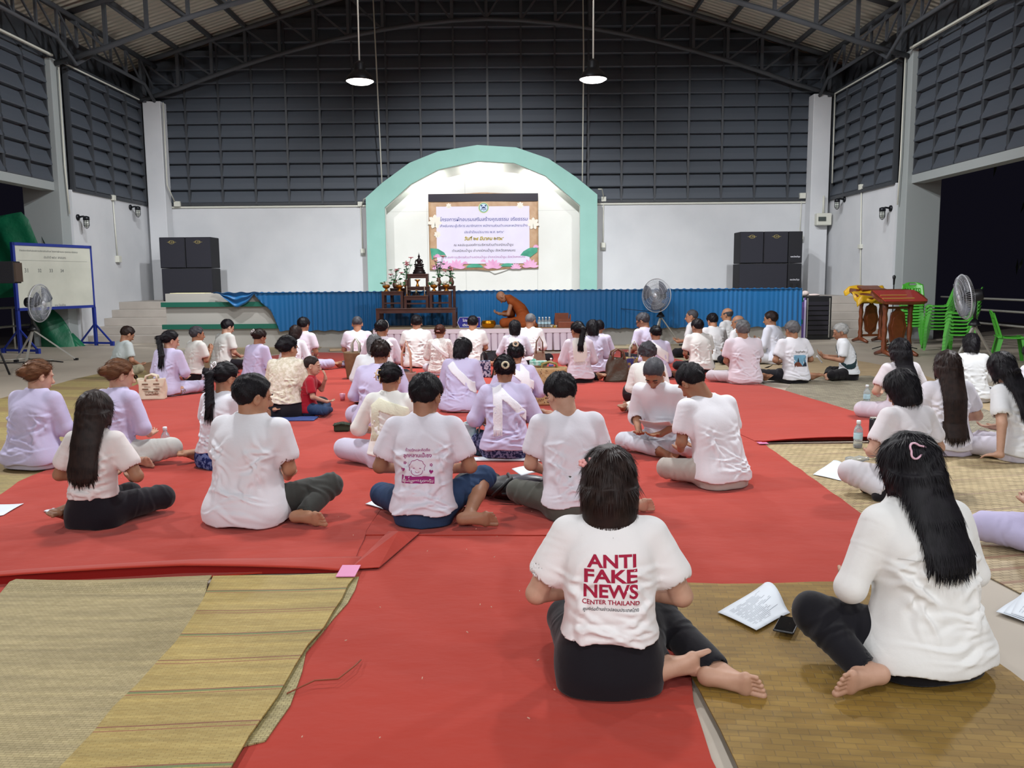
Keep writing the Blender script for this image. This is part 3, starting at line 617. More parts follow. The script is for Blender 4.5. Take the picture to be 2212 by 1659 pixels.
# ================================================================== FANS
m_alu = mat('fan_leg_metal', 'b5b3ab', .4, .5); m_wire = mat('fan_guard_wire', 'c3c6cc', .4, .5); m_blade = mat('fan_blade', '585d68', .4, alpha=1); m_fblk = mat('fan_black', '14151a', .45); m_rim = mat('fan_rim', 'c9cbd0', .35, .3)
def fan(x, y, zc, az, tilt, R_, label, feet, hubz):
    t = thing('tripod_fan', label, 'fan', (x, y, 0))
    Q = Matrix.Rotation(az, 3, 'Z') @ Matrix.Rotation(PI/2+tilt, 3, 'X')   # local +Z = blow direction
    C = Vector((0, 0, zc))
    def T(p): return Q @ Vector(p)+C
    mb = MB()
    for k in range(72):
        a = 2*PI*k/72; c, s_ = math.cos(a), math.sin(a)
        mb.tube([T((c*r, s_*r, z_)) for r, z_ in ((R_*.16, .075), (R_*.6, .07), (R_*.93, .045), (R_, 0))], .0022, 4, False)
        mb.tube([T((c*r, s_*r, z_)) for r, z_ in ((R_*.2, -.085), (R_*.7, -.08), (R_*.95, -.05), (R_, 0))], .0022, 4, False)
    for r, z_ in ((R_*.6, .07), (R_*.82, .056), (R_*.35, .073), (R_*.7, -.08)):
        mb.tube([T((r*math.cos(2*PI*k/40), r*math.sin(2*PI*k/40), z_)) for k in range(41)], .003, 4, False)
    mb.build('guard', m_wire, t, smooth=True)
    MB().tube([T((R_*math.cos(2*PI*k/48), R_*math.sin(2*PI*k/48), 0)) for k in range(49)], .009, 6, False).build('guard_rim', m_rim, t, smooth=True)
    mb = MB()
    for k in range(3):
        a0 = 2*PI*k/3+.5
        def bl(u, v):
            r = R_*(.14+.74*u); a = a0+(v-.5)*(.45+.75*math.sin(min(1, u*1.15)*PI*.62))+u*.35
            return T((r*math.cos(a), r*math.sin(a), .03-(v-.5)*.07))
        mb.grid(bl, 12, 8)
    mb.build('blades', m_blade, t, smooth=True, solid=.003)
    MB().lathe([(0, .085), (R_*.1, .083), (R_*.16, .07), (R_*.16, .06)], n=24, c=C, R=Q).build('hub_badge', m_rim, t, smooth=True)
    MB().lathe([(.085, -.25), (.09, -.23), (.09, -.1), (.07, -.07), (.03, 0), (.028, .05)], n=24, c=C, R=Q).build('motor', m_fblk, t, smooth=True)
    b = T((0, 0, -.17)); MB().tube([b, (b.x, b.y, hubz)], .022).lathe([(.03, hubz+.05), (.08, hubz-.02), (.085, hubz-.05), (0, hubz-.05)], c=(b.x, b.y, 0)).build('neck', m_fblk, t, smooth=True)
    for fx, fy in feet:
        f = Vector((fx-x, fy-y, .02)); a = Vector((b.x, b.y, hubz-.04)); a += (f-a).normalized()*.03
        MB().bar(a, f, .035, .022).build('tripod_leg', m_alu, t); MB().cbox(f, (.07, .045, .04)).build('rubber_foot', m_fblk, t)
    return t
fan(-8.5, 15.35, 1.06, math.radians(88), math.radians(4), .34, 'tripod fan on the left, in front of the whiteboard', ((-9.0, 15.33), (-8.5, 14.75), (-8.05, 15.6)), .62)
fan(3.0, 17.6, 1.06, math.radians(-42), math.radians(-2), .345, 'tripod fan in front of the blue curtain, beside the platform', ((2.87, 17.4), (3.55, 17.75), (3.1, 18.1)), .66)
fan(6.78, 12.75, 1.1, math.radians(-100), math.radians(8), .335, 'tripod fan on the right, in front of the green chairs', ((6.56, 12.6), (7.45, 12.9), (7.2, 13.4)), .72)

# ================================================================== LEFT SIDE
m_frame = mat('blue_frame', '1c2f86', .45); m_board = mat('whiteboard', 'cfcfc2', .4, var=('b9baae', 1.6, .25))
P0, P1 = Vector((-10.02, 17.25, 0)), Vector((-9.45, 19.25, 0)); d = (P1-P0).normalized(); nrm = Vector((d.y, -d.x, 0))
bo = thing('whiteboard', 'worn whiteboard with faint writing on a blue steel stand', 'whiteboard', P0, math.atan2(d.y, d.x)); L_ = (P1-P0).length
MB().box(0, -.015, .9, L_, .015, 2.2).build('board', m_board, bo)
mb = MB().box(-.02, -.03, 2.18, L_+.02, .03, 2.24).box(-.02, -.03, .86, L_+.02, .03, .92).box(-.03, -.03, .86, .03, .03, 2.24).box(L_-.02, -.03, .86, L_+.02, .03, 2.24); mb.build('frame', m_frame, bo)
for x in (0, L_):
    MB().box(x-.03, -.03, 0, x+.03, .03, .88).bar((x, -.45, .06), (x, .45, .06), .045).bar((x, 0, .5), (x, -.42, .08), .03).bar((x, 0, .5), (x, .42, .08), .03).box(x-.03, -.48, 0, x+.03, -.4, .1).box(x-.03, .4, 0, x+.03, .48, .1).build('stand_leg', m_frame, bo)
m_ink = mat('marker_ink', '6d706e', .7); mb = MB()
for s_, w_, x_, z_, b_ in (('ป้ายประชาสัมพันธ์องค์การบริหารส่วนตำบล โครงการฝึกอบรม คุณธรรม จริยธรรม', 1.55, .92, 2.08, .006), ('ประจำปี ๒๕๖๙ สกลนคร', .6, 1.05, 1.96, .006), ('31', .09, .28, 1.68, .01), ('32', .09, .62, 1.68, .01), ('33', .09, .92, 1.68, .01), ('34', .09, 1.22, 1.68, .01), ('งาน โอนย้าย', .3, 1.1, .95, .006)):
    v, f = text_fit(s_, w_, b_); mb.add([(p[0]+x_, -.018, p[1]+z_) for p in v], f)
mb.box(.1, -.018, 1.88, 1.95, -.017, 1.884); mb.build('faint_writing', m_ink, bo, fix=False)
m_tarp = mat('green_tarp', '0b6b48', .45, bump=(5, .5, .04), var=('075238', 3, .3))
t = thing('green_tarpaulin', 'green tarpaulin hung across the left opening behind the whiteboard', 'tarpaulin', (0, 0, 0))
def tp(u, v):
    x = -13.2+3.1*u; zt = 2.55+.55*u if u < .85 else 3.02-.0*(u-.85); zb = .95+.25*u
    if u > .78: zt -= (u-.78)*5.2*.9
    z = zb+(max(zt, zb+.02)-zb)*v
    return (x, 19.0-.06*math.sin(u*17+v*3)-.03*math.sin(v*9+u*31), z)
MB().grid(tp, 50, 24).build('hanging_sheet', m_tarp, t, smooth=True)
def tp2(u, v): 
    w_ = .12+.3*v**.6; c = -10.55+.45*v
    return (c+w_*math.cos(2*PI*u)*(1+.2*math.sin(u*25+v*6)), 19.05+.18*math.sin(2*PI*u)*(1+.25*math.sin(u*19)), .95*(1-v)+.0)
MB().grid(tp2, 48, 20).build('bundled_end', m_tarp, t, smooth=True)
t = thing('railing', 'pale metal railing across the left side opening', 'railing', (-10.8, 14, 0))
mb = MB()
for z in (.9, .5): mb.tube([(0, 0, z), (0, 5, z)], .025)
for y in (.2, 1.6, 3.0, 4.4): mb.tube([(0, y, 0), (0, y, .9)], .02)
mb.build('rails', m_alu, t, smooth=True)
t = thing('monitor_speaker', 'black box loudspeaker on a stand at the left edge', 'loudspeaker', (-7.85, 13.0, 0))
MB().box(-.35, -.08, 1.42, .33, .12, 1.75).build('cabinet', m_spk2, t, bevel=.01); MB().box(.33, -.07, 1.44, .36, .11, 1.73).build('back_panel', mat('chipboard', '4a3d33', .8), t)
MB().tube([(-.15, 0, .7), (-.15, 0, 1.42)], .02).tube([(-.15, 0, .75), (-.5, -.3, .02)], .016).tube([(-.15, 0, .75), (-.45, .35, .02)], .016).tube([(-.15, 0, .75), (.1, 0, .02)], .016).build('stand', m_black, t, smooth=True)
v, f = text_fit('PW', .07, .02); MB().add([(p[0]-.3, -.085, p[1]+1.49) for p in v], f).build('lettering', m_wht, t, fix=False)
R = random.Random(5)
for k, lb in enumerate(('black cable looping over the floor under the left fan', 'grey cable lying beside the left railing')):
    pts = [(-9.9+.16*i*(1 if k == 0 else .8)+.1*math.sin(i*1.3+k), 15.2+.18*math.sin(i*.9+k*2)+(.5 if k else 0), .014+.1*max(0, math.sin(i*.8))*(1 if i < 3 else 0)) for i in range(12)]
    tag(MB().tube(pts, .011, 6).build('cable', [m_black, m_alu][k], smooth=True), lb, 'cable', None)
tag(MB().tube([(5.5, 16.0, .02), (5.2, 16.4, .02), (5.9, 16.9, .02), (5.4, 17.4, .02)], .008, 5).build('cable', m_black, smooth=True), 'thin black cable on the bare floor right of the carpet', 'cable')
tag(MB().tube([(1.35, 18.17, 1.12), (1.8, 18.17, .95), (2.3, 18.17, .78), (2.95, 17.7, .72)], .006, 5).build('cable', m_black, smooth=True), 'thin dark cable hanging across the blue curtain to the fan', 'cable')

# ================================================================== RIGHT SIDE
t = thing('amplifier_rack', 'black amplifier rack with a purple panelled front beside the stage', 'amplifier rack', (6.75, 19.4, 0))
MB().box(-.12, -.22, 0, .48, .22, .98).build('rack_case', m_black, t, bevel=.01)
MB().box(-.5, -.25, .05, -.12, -.2, .95).build('purple_panel', mat('purple_panel', '5f4786', .5), t); MB().box(-.15, -.26, .03, -.11, -.19, .9).box(-.52, -.25, .1, -.5, -.2, .9).box(-.48, -.255, .9, -.16, -.25, .94).build('panel_edge', mat('panel_edge', 'c3b8dc', .5), t)
v, f = text_fit('อบต.นิคม', .24, .02); MB().add([(p[0]-.32, -.254, p[1]+.82) for p in v], f).build('lettering', m_wht, t, fix=False)
MB().box(-.37, -.256, .6, -.24, -.252, .73).build('paper_note', m_wht, t)
mb = MB()
for k in range(7): mb.box(-.07, -.235, .12+k*.11, .43, -.222, .2+k*.11)
mb.build('equipment_faces', mat('rack_face', '2a2830', .4), t)
MB().box(-.08, -.24, .05, -.06, -.22, .94).box(.42, -.24, .05, .44, -.22, .94).build('rack_rails', m_alu, t)
tag(MB().ell((0, 0, .05), (.17, .1, .07)).ell((.1, .02, .07), (.09, .07, .06)).ell((.3, 0, .03), (.14, .08, .03)).build('cloth_bag', mat('pale_bag_cloth', 'c9b9b4', .8, bump=(14, .8, .02)), smooth=True, loc=(6.6, 19.4, .975)), 'crumpled pale cloth bag on top of the amplifier rack', 'bag')
m_lw = mat('carved_wood', '7d3f1e', .4, bump=(18, .35, .01), var=('5f2c14', 9, .3), coat=.2)
def lectern(x, y, rz, label, cloth):
    t = thing('lectern', label, 'lectern', (x, y, 0), rz)
    for s_ in (-1, 1):
        pr = [(.05, 0), (.055, .05), (.04, .1), (.05, .16), (.034, .24), (.045, .34), (.05, .42), (.036, .5), (.048, .6), (.036, .7), (.05, .78), (.05, .9)]
        MB().lathe(pr, c=(s_*.24, 0, .06), n=14).build('post', m_lw, t, smooth=True)
        MB().tube([(s_*.24, -.26, .03), (s_*.24, -.1, .07), (s_*.24, 0, .09), (s_*.24, .1, .07), (s_*.24, .26, .03)], [.03, .04, .05, .04, .03], 10).build('foot', m_lw, t, smooth=True)
    n = 40; prof = []
    for k in range(n):
        a = 2*PI*k/n; r = 1+.06*math.cos(8*a); prof.append((.165*math.cos(a)*r, .51+.34*math.sin(a)*r))
    MB().prism(prof, 'y', -.02, .02).build('carved_panel', m_lw, t, bevel=.006); MB().prism([(p[0]*.7, .5+(p[1]-.5)*.7) for p in prof], 'y', -.032, -.02).build('panel_relief', m_lw, t, bevel=.006)
    MB().box(-.24, -.02, .13, .24, .02, .18).box(-.24, -.02, .84, .24, .02, .88).build('cross_rail', m_lw, t)
    Q = Matrix.Rotation(math.radians(24), 3, 'X'); top = [(.46*math.copysign(abs(math.cos(a))**.5, math.cos(a))*(1+.02*math.cos(20*a)), .28*math.copysign(abs(math.sin(a))**.5, math.sin(a))) for a in [2*PI*k/60 for k in range(60)]]
    mb = MB(); n = 60; v = [Q @ Vector((p[0], p[1], z)) + Vector((0, 0, 1.03)) for z in (0, .05) for p in top]
    mb.add(v, [tuple(range(n)), tuple(range(n, 2*n))[::-1]]+[(i, (i+1) % n, (i+1) % n+n, i+n) for i in range(n)]); mb.build('slanted_top', m_lw, t, bevel=.005)
    if cloth == 'red':
        MB().cbox(Q @ Vector((0, -.02, .055))+Vector((0, 0, 1.03)), (.8, .46, .012), Q).build('red_pad', mat('red_pad', 'a93a35', .35, coat=.4), t, bevel=.004)
        MB().cbox(Q @ Vector((-.1, -.15, .066))+Vector((0, 0, 1.03)), (.6, .03, .012), Q).cbox(Q @ Vector((-.12, -.02, .066))+Vector((0, 0, 1.03)), (.5, .025, .012), Q).build('wood_strip', mat('strip_wood', 'c08a4a', .4), t)
    else:
        m_y = mat('yellow_cloth', 'c79b1e', .4, bump=(9, .5, .02))
        def yc(u, v): return Q @ Vector((.5*(2*u-1), .3*(2*v-1)-.02, .06+.02*math.sin(u*9+v*5)+.015*math.sin(v*14)-.16*max(0, abs(2*u-1)-.82)*5*(.6+.4*math.sin(v*9))-.2*max(0, (.14-v))*4)) + Vector((0, 0, 1.03))
        MB().grid(yc, 36, 26).build('yellow_drape', m_y, t, smooth=True, solid=.004)
        MB().tube([Q @ Vector((-.3+.1*k, -.27-.02*(k % 2), .05))+Vector((0, 0, 1.0-.05*(k % 2))) for k in range(7)], .035, 8).build('yellow_bow', m_y, t, smooth=True)
        MB().cbox(Q @ Vector((0, .12, .09))+Vector((0, 0, 1.03)), (.5, .22, .04), Q).build('dark_top_rail', m_lw, t, bevel=.01)
    return t
lectern(7.75, 18.3, math.radians(12), 'carved wooden lectern draped with yellow cloth', 'yellow')
lectern(6.87, 15.1, math.radians(8), 'carved wooden lectern with a red slanted pad', 'red')
t = thing('microphone_stand', 'black microphone stand behind the lecterns', 'microphone stand', (7.45, 16.6, 0)); MB().tube([(0, 0, .02), (0, 0, 1.25)], .012).tube([(0, 0, .1), (-.45, -.2, .02)], .01).tube([(0, 0, .1), (.4, -.25, .02)], .01).tube([(0, 0, .1), (.05, .4, .02)], .01).build('stand', m_black, t, smooth=True); MB().lathe([(.015, 0), (.02, .1), (.03, .13), (.03, .17), (0, .19)], c=(0, 0, 1.25), n=12).build('microphone', m_black, t, smooth=True)
# green chairs
m_gch = mat('green_chair_plastic', '4aa834', .3, spec=.5)
def make_chair():
    t = thing('plastic_chair', 'x', 'chair')
    def seat(u, v):
        x = .23*(2*u-1); y = .22-.44*v
        return (x, y, .43-.015*math.sin(PI*v)-.012*math.sin(PI*u)-(.05*max(0, (.07-v))/.07 if v < .07 else 0)-(.02 if u in (0, 1) else 0))
    MB().grid(seat, 10, 10).build('seat', m_gch, t, smooth=True, solid=.012)
    mb = MB(); nu, nv = 18, 20; vs = []; fs = []
    for i in range(nu+1):
        for j in range(nv+1):
            u = i/nu; v = j/nv; w_ = .235-.05*v**2; top = .86-.05*(2*u-1)**2*0
            z = .41+.44*v-(.06*(abs(2*u-1))**4 if v > .9 else 0); vs.append((w_*(2*u-1), -.2-.13*v+.05*(2*u-1)**2*(1-.3*v), z))
    for i in range(nu):
        for j in range(nv):
            slot = (2 <= j < 14 and i in (3, 5, 7, 10, 12, 14)) or (j in (17, 18) and 6 <= i < 12)
            if not slot: fs.append((i*(nv+1)+j, (i+1)*(nv+1)+j, (i+1)*(nv+1)+j+1, i*(nv+1)+j+1))
    mb.add(vs, fs).build('backrest', m_gch, t, smooth=True, solid=.012)
    for sx in (-1, 1):
        for sy in (-1, 1):
            x, y = sx*.2, (.18 if sy > 0 else -.19); X_, Y_ = sx*.25, (.24 if sy > 0 else -.27)
            mb = MB(); mb.prism([(0, 0), (1, 0), (1, 1)], 'z', 0, 1); mb = MB()
            q = lambda px, py, z, w_: [(px, py, z), (px-sx*w_, py, z), (px-sx*w_, py-sy*.012, z), (px-sx*.012, py-sy*.012, z), (px-sx*.012, py-sy*w_, z), (px, py-sy*w_, z)]
            a = q(x, y, .43, .07); b = q(X_, Y_, 0, .045); mb.add(a+b, [tuple(range(6)), tuple(range(6, 12))]+[(i, (i+1) % 6, (i+1) % 6+6, i+6) for i in range(6)])
            mb.build('leg', m_gch, t)
    return t
chair0 = make_chair(); used = False
stacks = [(8.35, 17.75, 155, 8, 'farthest stack beside the right column'), (8.2, 16.35, 68, 8, 'middle stack behind the lectern'), (7.75, 14.7, 62, 7, 'nearest stack behind the tripod fan'), (8.2, 13.9, -112, 1, '')]
ORD = ['topmost', 'second from the top', 'third from the top', 'fourth from the top', 'fifth from the top', 'third from the bottom', 'second from the bottom', 'lowest']
for x, y, a, n, lb in stacks:
    for k in range(n):
        c = copy_tree(chair0) if used else chair0; used = True
        c.location = (x+.0*k, y-.004*k, .062*k); c.rotation_euler = (0, 0, math.radians(a))
        if n > 1: tag(c, 'green plastic chair, %s in the %s' % (ORD[n-1-k] if n == 8 else (ORD[:5]+ORD[6:])[n-1-k], lb), 'chair', 'green chairs in the '+lb)
        else: tag(c, 'single green plastic chair facing right at the right edge', 'chair')
t = thing('railing', 'pale metal railing across the right side opening', 'railing', (9.6, 11, 0)); mb = MB()
for z in (.95, .72, .45): mb.tube([(0, 0, z), (0, 8, z)], .022)
for y in (.5, 2.5, 4.5, 6.5): mb.tube([(0, y, 0), (0, y, .95)], .02)
mb.build('rails', m_alu, t, smooth=True)
tag(MB().tube([(0, 0, 0), (.1, .1, .5), (.5, .3, 1.1)], .012, 6).build('cable', m_alu, smooth=True, loc=(8.9, 13.0, .75)), 'pale cable rising over the right railing', 'cable')
# dim tree outside the right opening
R = random.Random(9); t = thing('tree', 'dark leafy tree in the night outside the right opening', 'tree', (16.5, 22, 0))
MB().tube([(0, 0, 0), (.2, 0, 2.5), (0, 0, 5)], [.2, .16, .1]).build('trunk', mat('dark_bark', '2a211b', .9), t); mb = MB()
for k in range(420):
    c = Vector((R.gauss(0, 1.5), R.gauss(0, 1.2), 4.2+R.gauss(0, 1.1))); q = Matrix.Rotation(R.uniform(-.4, .4), 3, 'Y')
    L1 = R.uniform(.3, .6); mb.add([c, c+q @ Vector((.04, 0, -L1*.5)), c+q @ Vector((0, 0, -L1)), c+q @ Vector((-.04, 0, -L1*.5))], [(0, 1, 2, 3)])
mb.build('foliage', mat('night_leaf', '33382a', .8), t)
# ================================================================== CARPETS, MATS AND SMALL THINGS
FL = {
'A': [(-0.83, 2.33), (-0.81, 2.99), (-0.77, 4.02), (-0.81, 4.67), (0.96, 4.62), (0.79, 3.77), (0.6, 2.69), (0.58, 2.31)],
'B': [(-2.24, 3.1), (-2.27, 3.59), (-2.28, 3.76), (-1.78, 3.87), (-1.24, 3.98), (-0.79, 4.0), (-0.83, 4.65), (-0.81, 5.89), (-0.62, 10.54), (-0.0, 15.62), (-4.29, 16.83), (-4.66, 15.58), (-4.82, 13.59), (-5.19, 11.69), (-5.07, 10.56), (-3.88, 7.38), (-3.53, 6.28), (-3.53, 5.92), (-3.37, 5.24), (-3.36, 4.74)],
'C': [(-0.8, 4.58), (-0.78, 5.89), (-0.62, 10.54), (-0.0, 15.62), (2.51, 16.71), (2.68, 13.01), (2.14, 7.23), (2.08, 4.63), (1.57, 3.74), (0.78, 3.75), (0.23, 4.55)],
'D': [(2.09, 7.19), (3.11, 7.23), (3.64, 8.24), (3.6, 8.52), (3.4, 10.38), (3.05, 12.22), (2.9, 14.48), (2.51, 16.71), (1.97, 16.76), (1.69, 10.4)],
'M1': [(-2.32, 3.81), (-1.89, 3.87), (-1.44, 3.9), (-1.37, 3.59), (-1.32, 3.16), (-1.32, 2.82), (-1.32, 2.49), (-1.32, 2.33), (-2.2, 2.34), (-2.36, 3.02)],
'M2': [(-1.43, 3.89), (-0.75, 3.93), (-0.77, 3.28), (-0.8, 2.95), (-0.8, 2.71), (-0.82, 2.46), (-0.82, 2.32), (-1.32, 2.33), (-1.32, 2.49), (-1.32, 2.82), (-1.32, 3.16), (-1.37, 3.59)],
'M2b': [(-1.03, 3.85), (-0.74, 3.91), (-0.77, 2.92), (-0.75, 2.68), (-0.77, 2.46), (-0.83, 2.43), (-0.91, 2.48)],
'M3': [(0.71, 3.78), (0.96, 3.75), (1.59, 3.78), (1.79, 3.57), (1.76, 3.05), (1.77, 2.5), (1.64, 2.01), (0.63, 2.02), (0.64, 2.31), (0.64, 2.49), (0.63, 2.75), (0.6, 3.21)],
'M4': [(2.05, 7.07), (3.06, 7.12), (4.77, 7.01), (2.98, 4.32), (2.47, 4.33), (2.08, 4.63)],
'M4b': [(2.08, 4.63), (2.5, 4.33), (3.44, 4.38), (2.49, 3.13), (2.27, 3.61), (2.24, 3.88), (1.64, 3.86)],
'M5': [(3.32, 10.3), (3.99, 11.81), (5.14, 12.07), (5.24, 10.18), (4.82, 7.67), (4.36, 6.93), (3.09, 7.19), (3.64, 8.24)],
'M6': [(3.79, 12.92), (4.81, 14.74), (5.76, 14.91), (6.06, 12.75), (5.57, 10.37), (5.2, 10.1), (5.09, 11.96), (3.96, 11.7)],
'M6b': [(4.9, 10.42), (5.81, 11.06), (6.18, 10.12), (5.75, 8.71), (5.07, 7.66), (4.33, 7.94)],
'M7': [(-5.19, 7.44), (-6.34, 10.39), (-6.48, 12.74), (-6.39, 14.46), (-5.4, 12.66), (-5.03, 10.47), (-3.86, 7.34), (-3.51, 6.25), (-3.46, 5.59), (-3.36, 4.74)],
'M7b': [(-6.53, 13.72), (-6.37, 16.71), (-5.17, 16.1), (-4.82, 13.59), (-5.14, 11.59)],
'M8': [(-6.34, 19.79), (-4.31, 19.42), (-3.95, 17.35), (-4.27, 16.72), (-5.46, 15.93)],
'M9': [(2.19, 17.79), (3.83, 18.66), (4.95, 15.17), (4.03, 13.24), (2.72, 12.87), (2.51, 16.38)],
'fl': [(0.62, 2.76), (0.58, 2.02), (0.58, 2.32)],
}
FL['A'][0] = (-.84, 1.5); FL['A'].insert(1, (-.83, 2.33)); FL['A'][-1] = (.56, 1.5)
FL['A'] = [((-.87, 4.02) if p == (-.77, 4.02) else (-.93, 4.67) if p == (-.81, 4.67) else p) for p in FL['A']]
FL['M1'][7] = (-1.32, 1.6); FL['M1'][8] = (-2.6, 1.6); FL['M2'][6] = (-.82, 1.6); FL['M2'][7] = (-1.32, 1.6)
del FL['fl']
for i in range(4): FL['C'][i] = (FL['C'][i][0]-.12, FL['C'][i][1])
def woven(name, c1, c2, bw, bh, ang=0, stripe=None, gap='6d5a3c', bump=.5):
    m = bpy.data.materials.new(name); m.use_nodes = True; nt = m.node_tree; N = nt.nodes; L = nt.links; b = N['Principled BSDF']
    b.inputs['Roughness'].default_value = .6; b.inputs['Specular IOR Level'].default_value = .35
    tc = N.new('ShaderNodeTexCoord'); mp = N.new('ShaderNodeMapping'); mp.inputs['Rotation'].default_value = (0, 0, ang); L.new(tc.outputs['Object'], mp.inputs[0])
    br = N.new('ShaderNodeTexBrick'); br.inputs['Scale'].default_value = 1; br.inputs['Brick Width'].default_value = bw; br.inputs['Row Height'].default_value = bh
    br.inputs['Mortar Size'].default_value = min(bw, bh)*.07; br.inputs['Mortar Smooth'].default_value = .6; br.inputs['Color1'].default_value = srgb(c1); br.inputs['Color2'].default_value = srgb(c2); br.inputs['Mortar'].default_value = srgb(gap); br.inputs['Bias'].default_value = .1
    L.new(mp.outputs[0], br.inputs['Vector'])
    n = N.new('ShaderNodeTexNoise'); n.inputs['Scale'].default_value = 3.0; n.inputs['Detail'].default_value = 4; m2 = N.new('ShaderNodeMapping'); m2.inputs['Rotation'].default_value = (0, 0, ang); m2.inputs['Scale'].default_value = (.5, 7, 1); L.new(tc.outputs['Object'], m2.inputs[0]); L.new(m2.outputs[0], n.inputs['Vector'])
    mr = N.new('ShaderNodeMapRange'); mr.inputs[1].default_value = .3; mr.inputs[2].default_value = .7; mr.inputs[3].default_value = .72; mr.inputs[4].default_value = 1.12; L.new(n.outputs[0], mr.inputs[0])
    mx = N.new('ShaderNodeMix'); mx.data_type = 'RGBA'; mx.blend_type = 'MULTIPLY'; mx.inputs[0].default_value = 1; L.new(br.outputs['Color'], mx.inputs[6]); L.new(mr.outputs[0], mx.inputs[7]); out = mx.outputs[2]
    for s_ in (stripe or []):   # (period, width, offset, colour)
        sx = N.new('ShaderNodeSeparateXYZ'); L.new(mp.outputs[0], sx.inputs[0])
        def M_(op, a, bb):
            q = N.new('ShaderNodeMath'); q.operation = op
            for i_, v_ in enumerate((a, bb)):
                if isinstance(v_, (int, float)): q.inputs[i_].default_value = v_
                else: L.new(v_, q.inputs[i_])
            return q.outputs[0]
        f = M_('FRACT', M_('DIVIDE', M_('ADD', sx.outputs[1], s_[2]), s_[0]), 0); g = M_('LESS_THAN', f, s_[1]/s_[0])
        m3 = N.new('ShaderNodeMix'); m3.data_type = 'RGBA'; L.new(M_('MULTIPLY', g, .75), m3.inputs[0]); L.new(out, m3.inputs[6]); m3.inputs[7].default_value = srgb(s_[3]); out = m3.outputs[2]
    L.new(out, b.inputs['Base Color'])
    bp = N.new('ShaderNodeBump'); bp.inputs['Strength'].default_value = bump; bp.inputs['Distance'].default_value = .004; L.new(br.outputs['Fac'], bp.inputs['Height']); bp.invert = True; L.new(bp.outputs[0], b.inputs['Normal'])
    return m
def jitter(poly, step=.16, amp=.012, seed=0):
    R = random.Random(seed); out = []
    for a, b in zip(poly, poly[1:]+poly[:1]):
        a = Vector(a); b = Vector(b); L_ = (b-a).length; n = max(1, int(L_/step)); q = Vector((-(b-a).y, (b-a).x)).normalized() if L_ > 0 else Vector((0, 0))
        for k in range(n): out.append(tuple(a+(b-a)*k/n+(q*R.uniform(-amp, amp) if k else q*0)))
    return out
def sheet(key, name, m, z, th, label, cat, amp=.012, seed=0, wave=0, step=.16):
    """a thin cloth or mat lying flat: outline filled with a fine grid so it can ripple"""
    poly = jitter(FL[key], step, amp, seed)
    bm = bmesh.new(); vs = [bm.verts.new((p[0], p[1], z+th)) for p in poly]; bm.faces.new(vs)
    xs = [p[0] for p in poly]; ys = [p[1] for p in poly]
    if wave:
        x = min(xs)+.12
        while x < max(xs): bmesh.ops.bisect_plane(bm, geom=bm.verts[:]+bm.edges[:]+bm.faces[:], plane_co=(x, 0, 0), plane_no=(1, 0, 0)); x += .12
        y = min(ys)+.07
        while y < max(ys): bmesh.ops.bisect_plane(bm, geom=bm.verts[:]+bm.edges[:]+bm.faces[:], plane_co=(0, y, 0), plane_no=(0, 1, 0)); y += .07
        for v in bm.verts: v.co.z += wave(v.co.x, v.co.y)
    r = bmesh.ops.extrude_face_region(bm, geom=bm.faces[:]); 
    for v in [g for g in r['geom'] if isinstance(g, bmesh.types.BMVert)]: v.co.z = max(z, v.co.z-th)
    bmesh.ops.recalc_face_normals(bm, faces=bm.faces[:])
    me = bpy.data.meshes.new(name); bm.to_mesh(me); bm.free(); me.materials.append(m); o = bpy.data.objects.new(name, me); COL.objects.link(o)
    return tag(o, label, cat)
m_red = mat('red_carpet_felt', 'b03a2b', .95, bump=(3.0, .35, .03, (1, 1.6, 1)), var=('a53326', 1.2, .3), spec=.1, sheen=.15)
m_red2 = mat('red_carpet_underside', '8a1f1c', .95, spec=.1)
def rip(x, y): return .005*(math.sin(x*2.1+y*.8)+math.sin(y*2.7-x)) + .005
sheet('A', 'red_carpet', m_red, .0, .008, 'red carpet strip running to the bottom edge between the two front mats', 'carpet', .008, 1)
sheet('C', 'red_carpet', m_red, .008, .006, 'wide middle red carpet under the seated people and the right-hand man', 'carpet', .008, 2)
sheet('D', 'red_carpet', m_red, .014, .006, 'red carpet corner on the right reaching the zigzag mat', 'carpet', .01, 3)
cb = sheet('B', 'red_carpet', m_red, .008, .008, 'left red carpet whose near edge lifts above the front straw mats', 'carpet', .008, 4)
mb = MB(); e = [(-3.35, 3.6), (-2.4, 3.85), (-1.6, 3.98), (-.78, 4.0)]
def lip(u, v):
    i = min(2, int(u*3)); f = u*3-i; x = e[i][0]+(e[i+1][0]-e[i][0])*f; y = e[i][1]+(e[i+1][1]-e[i][1])*f
    h = .05*math.sin(PI*min(1, u*1.02))**.6
    return (x, y+.22*v-.02, .014+h*math.cos(v*PI/2)) 
mb.grid(lip, 30, 8); mb.build('lifted_edge', m_red, cb, smooth=True, solid=.006)
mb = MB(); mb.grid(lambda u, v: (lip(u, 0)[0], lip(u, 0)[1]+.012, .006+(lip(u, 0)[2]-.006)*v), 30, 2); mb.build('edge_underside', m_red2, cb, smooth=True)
mb = MB(); mb.add([(-.80, 4.0, .02), (-.66, 4.02, .02), (-.52, 4.6, .02), (-.7, 4.62, .02), (-.62, 4.45, .07)], [(0, 1, 4), (1, 2, 4), (2, 3, 4), (3, 0, 4)]); mb.build('turned_corner', m_red, cb, solid=.004)
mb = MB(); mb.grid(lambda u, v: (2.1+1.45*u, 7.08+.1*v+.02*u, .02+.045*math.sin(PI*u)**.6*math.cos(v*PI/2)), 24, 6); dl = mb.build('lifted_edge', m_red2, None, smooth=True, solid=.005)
dl.parent = [o for o in bpy.data.objects if o.get('label', '').startswith('red carpet corner')][0]
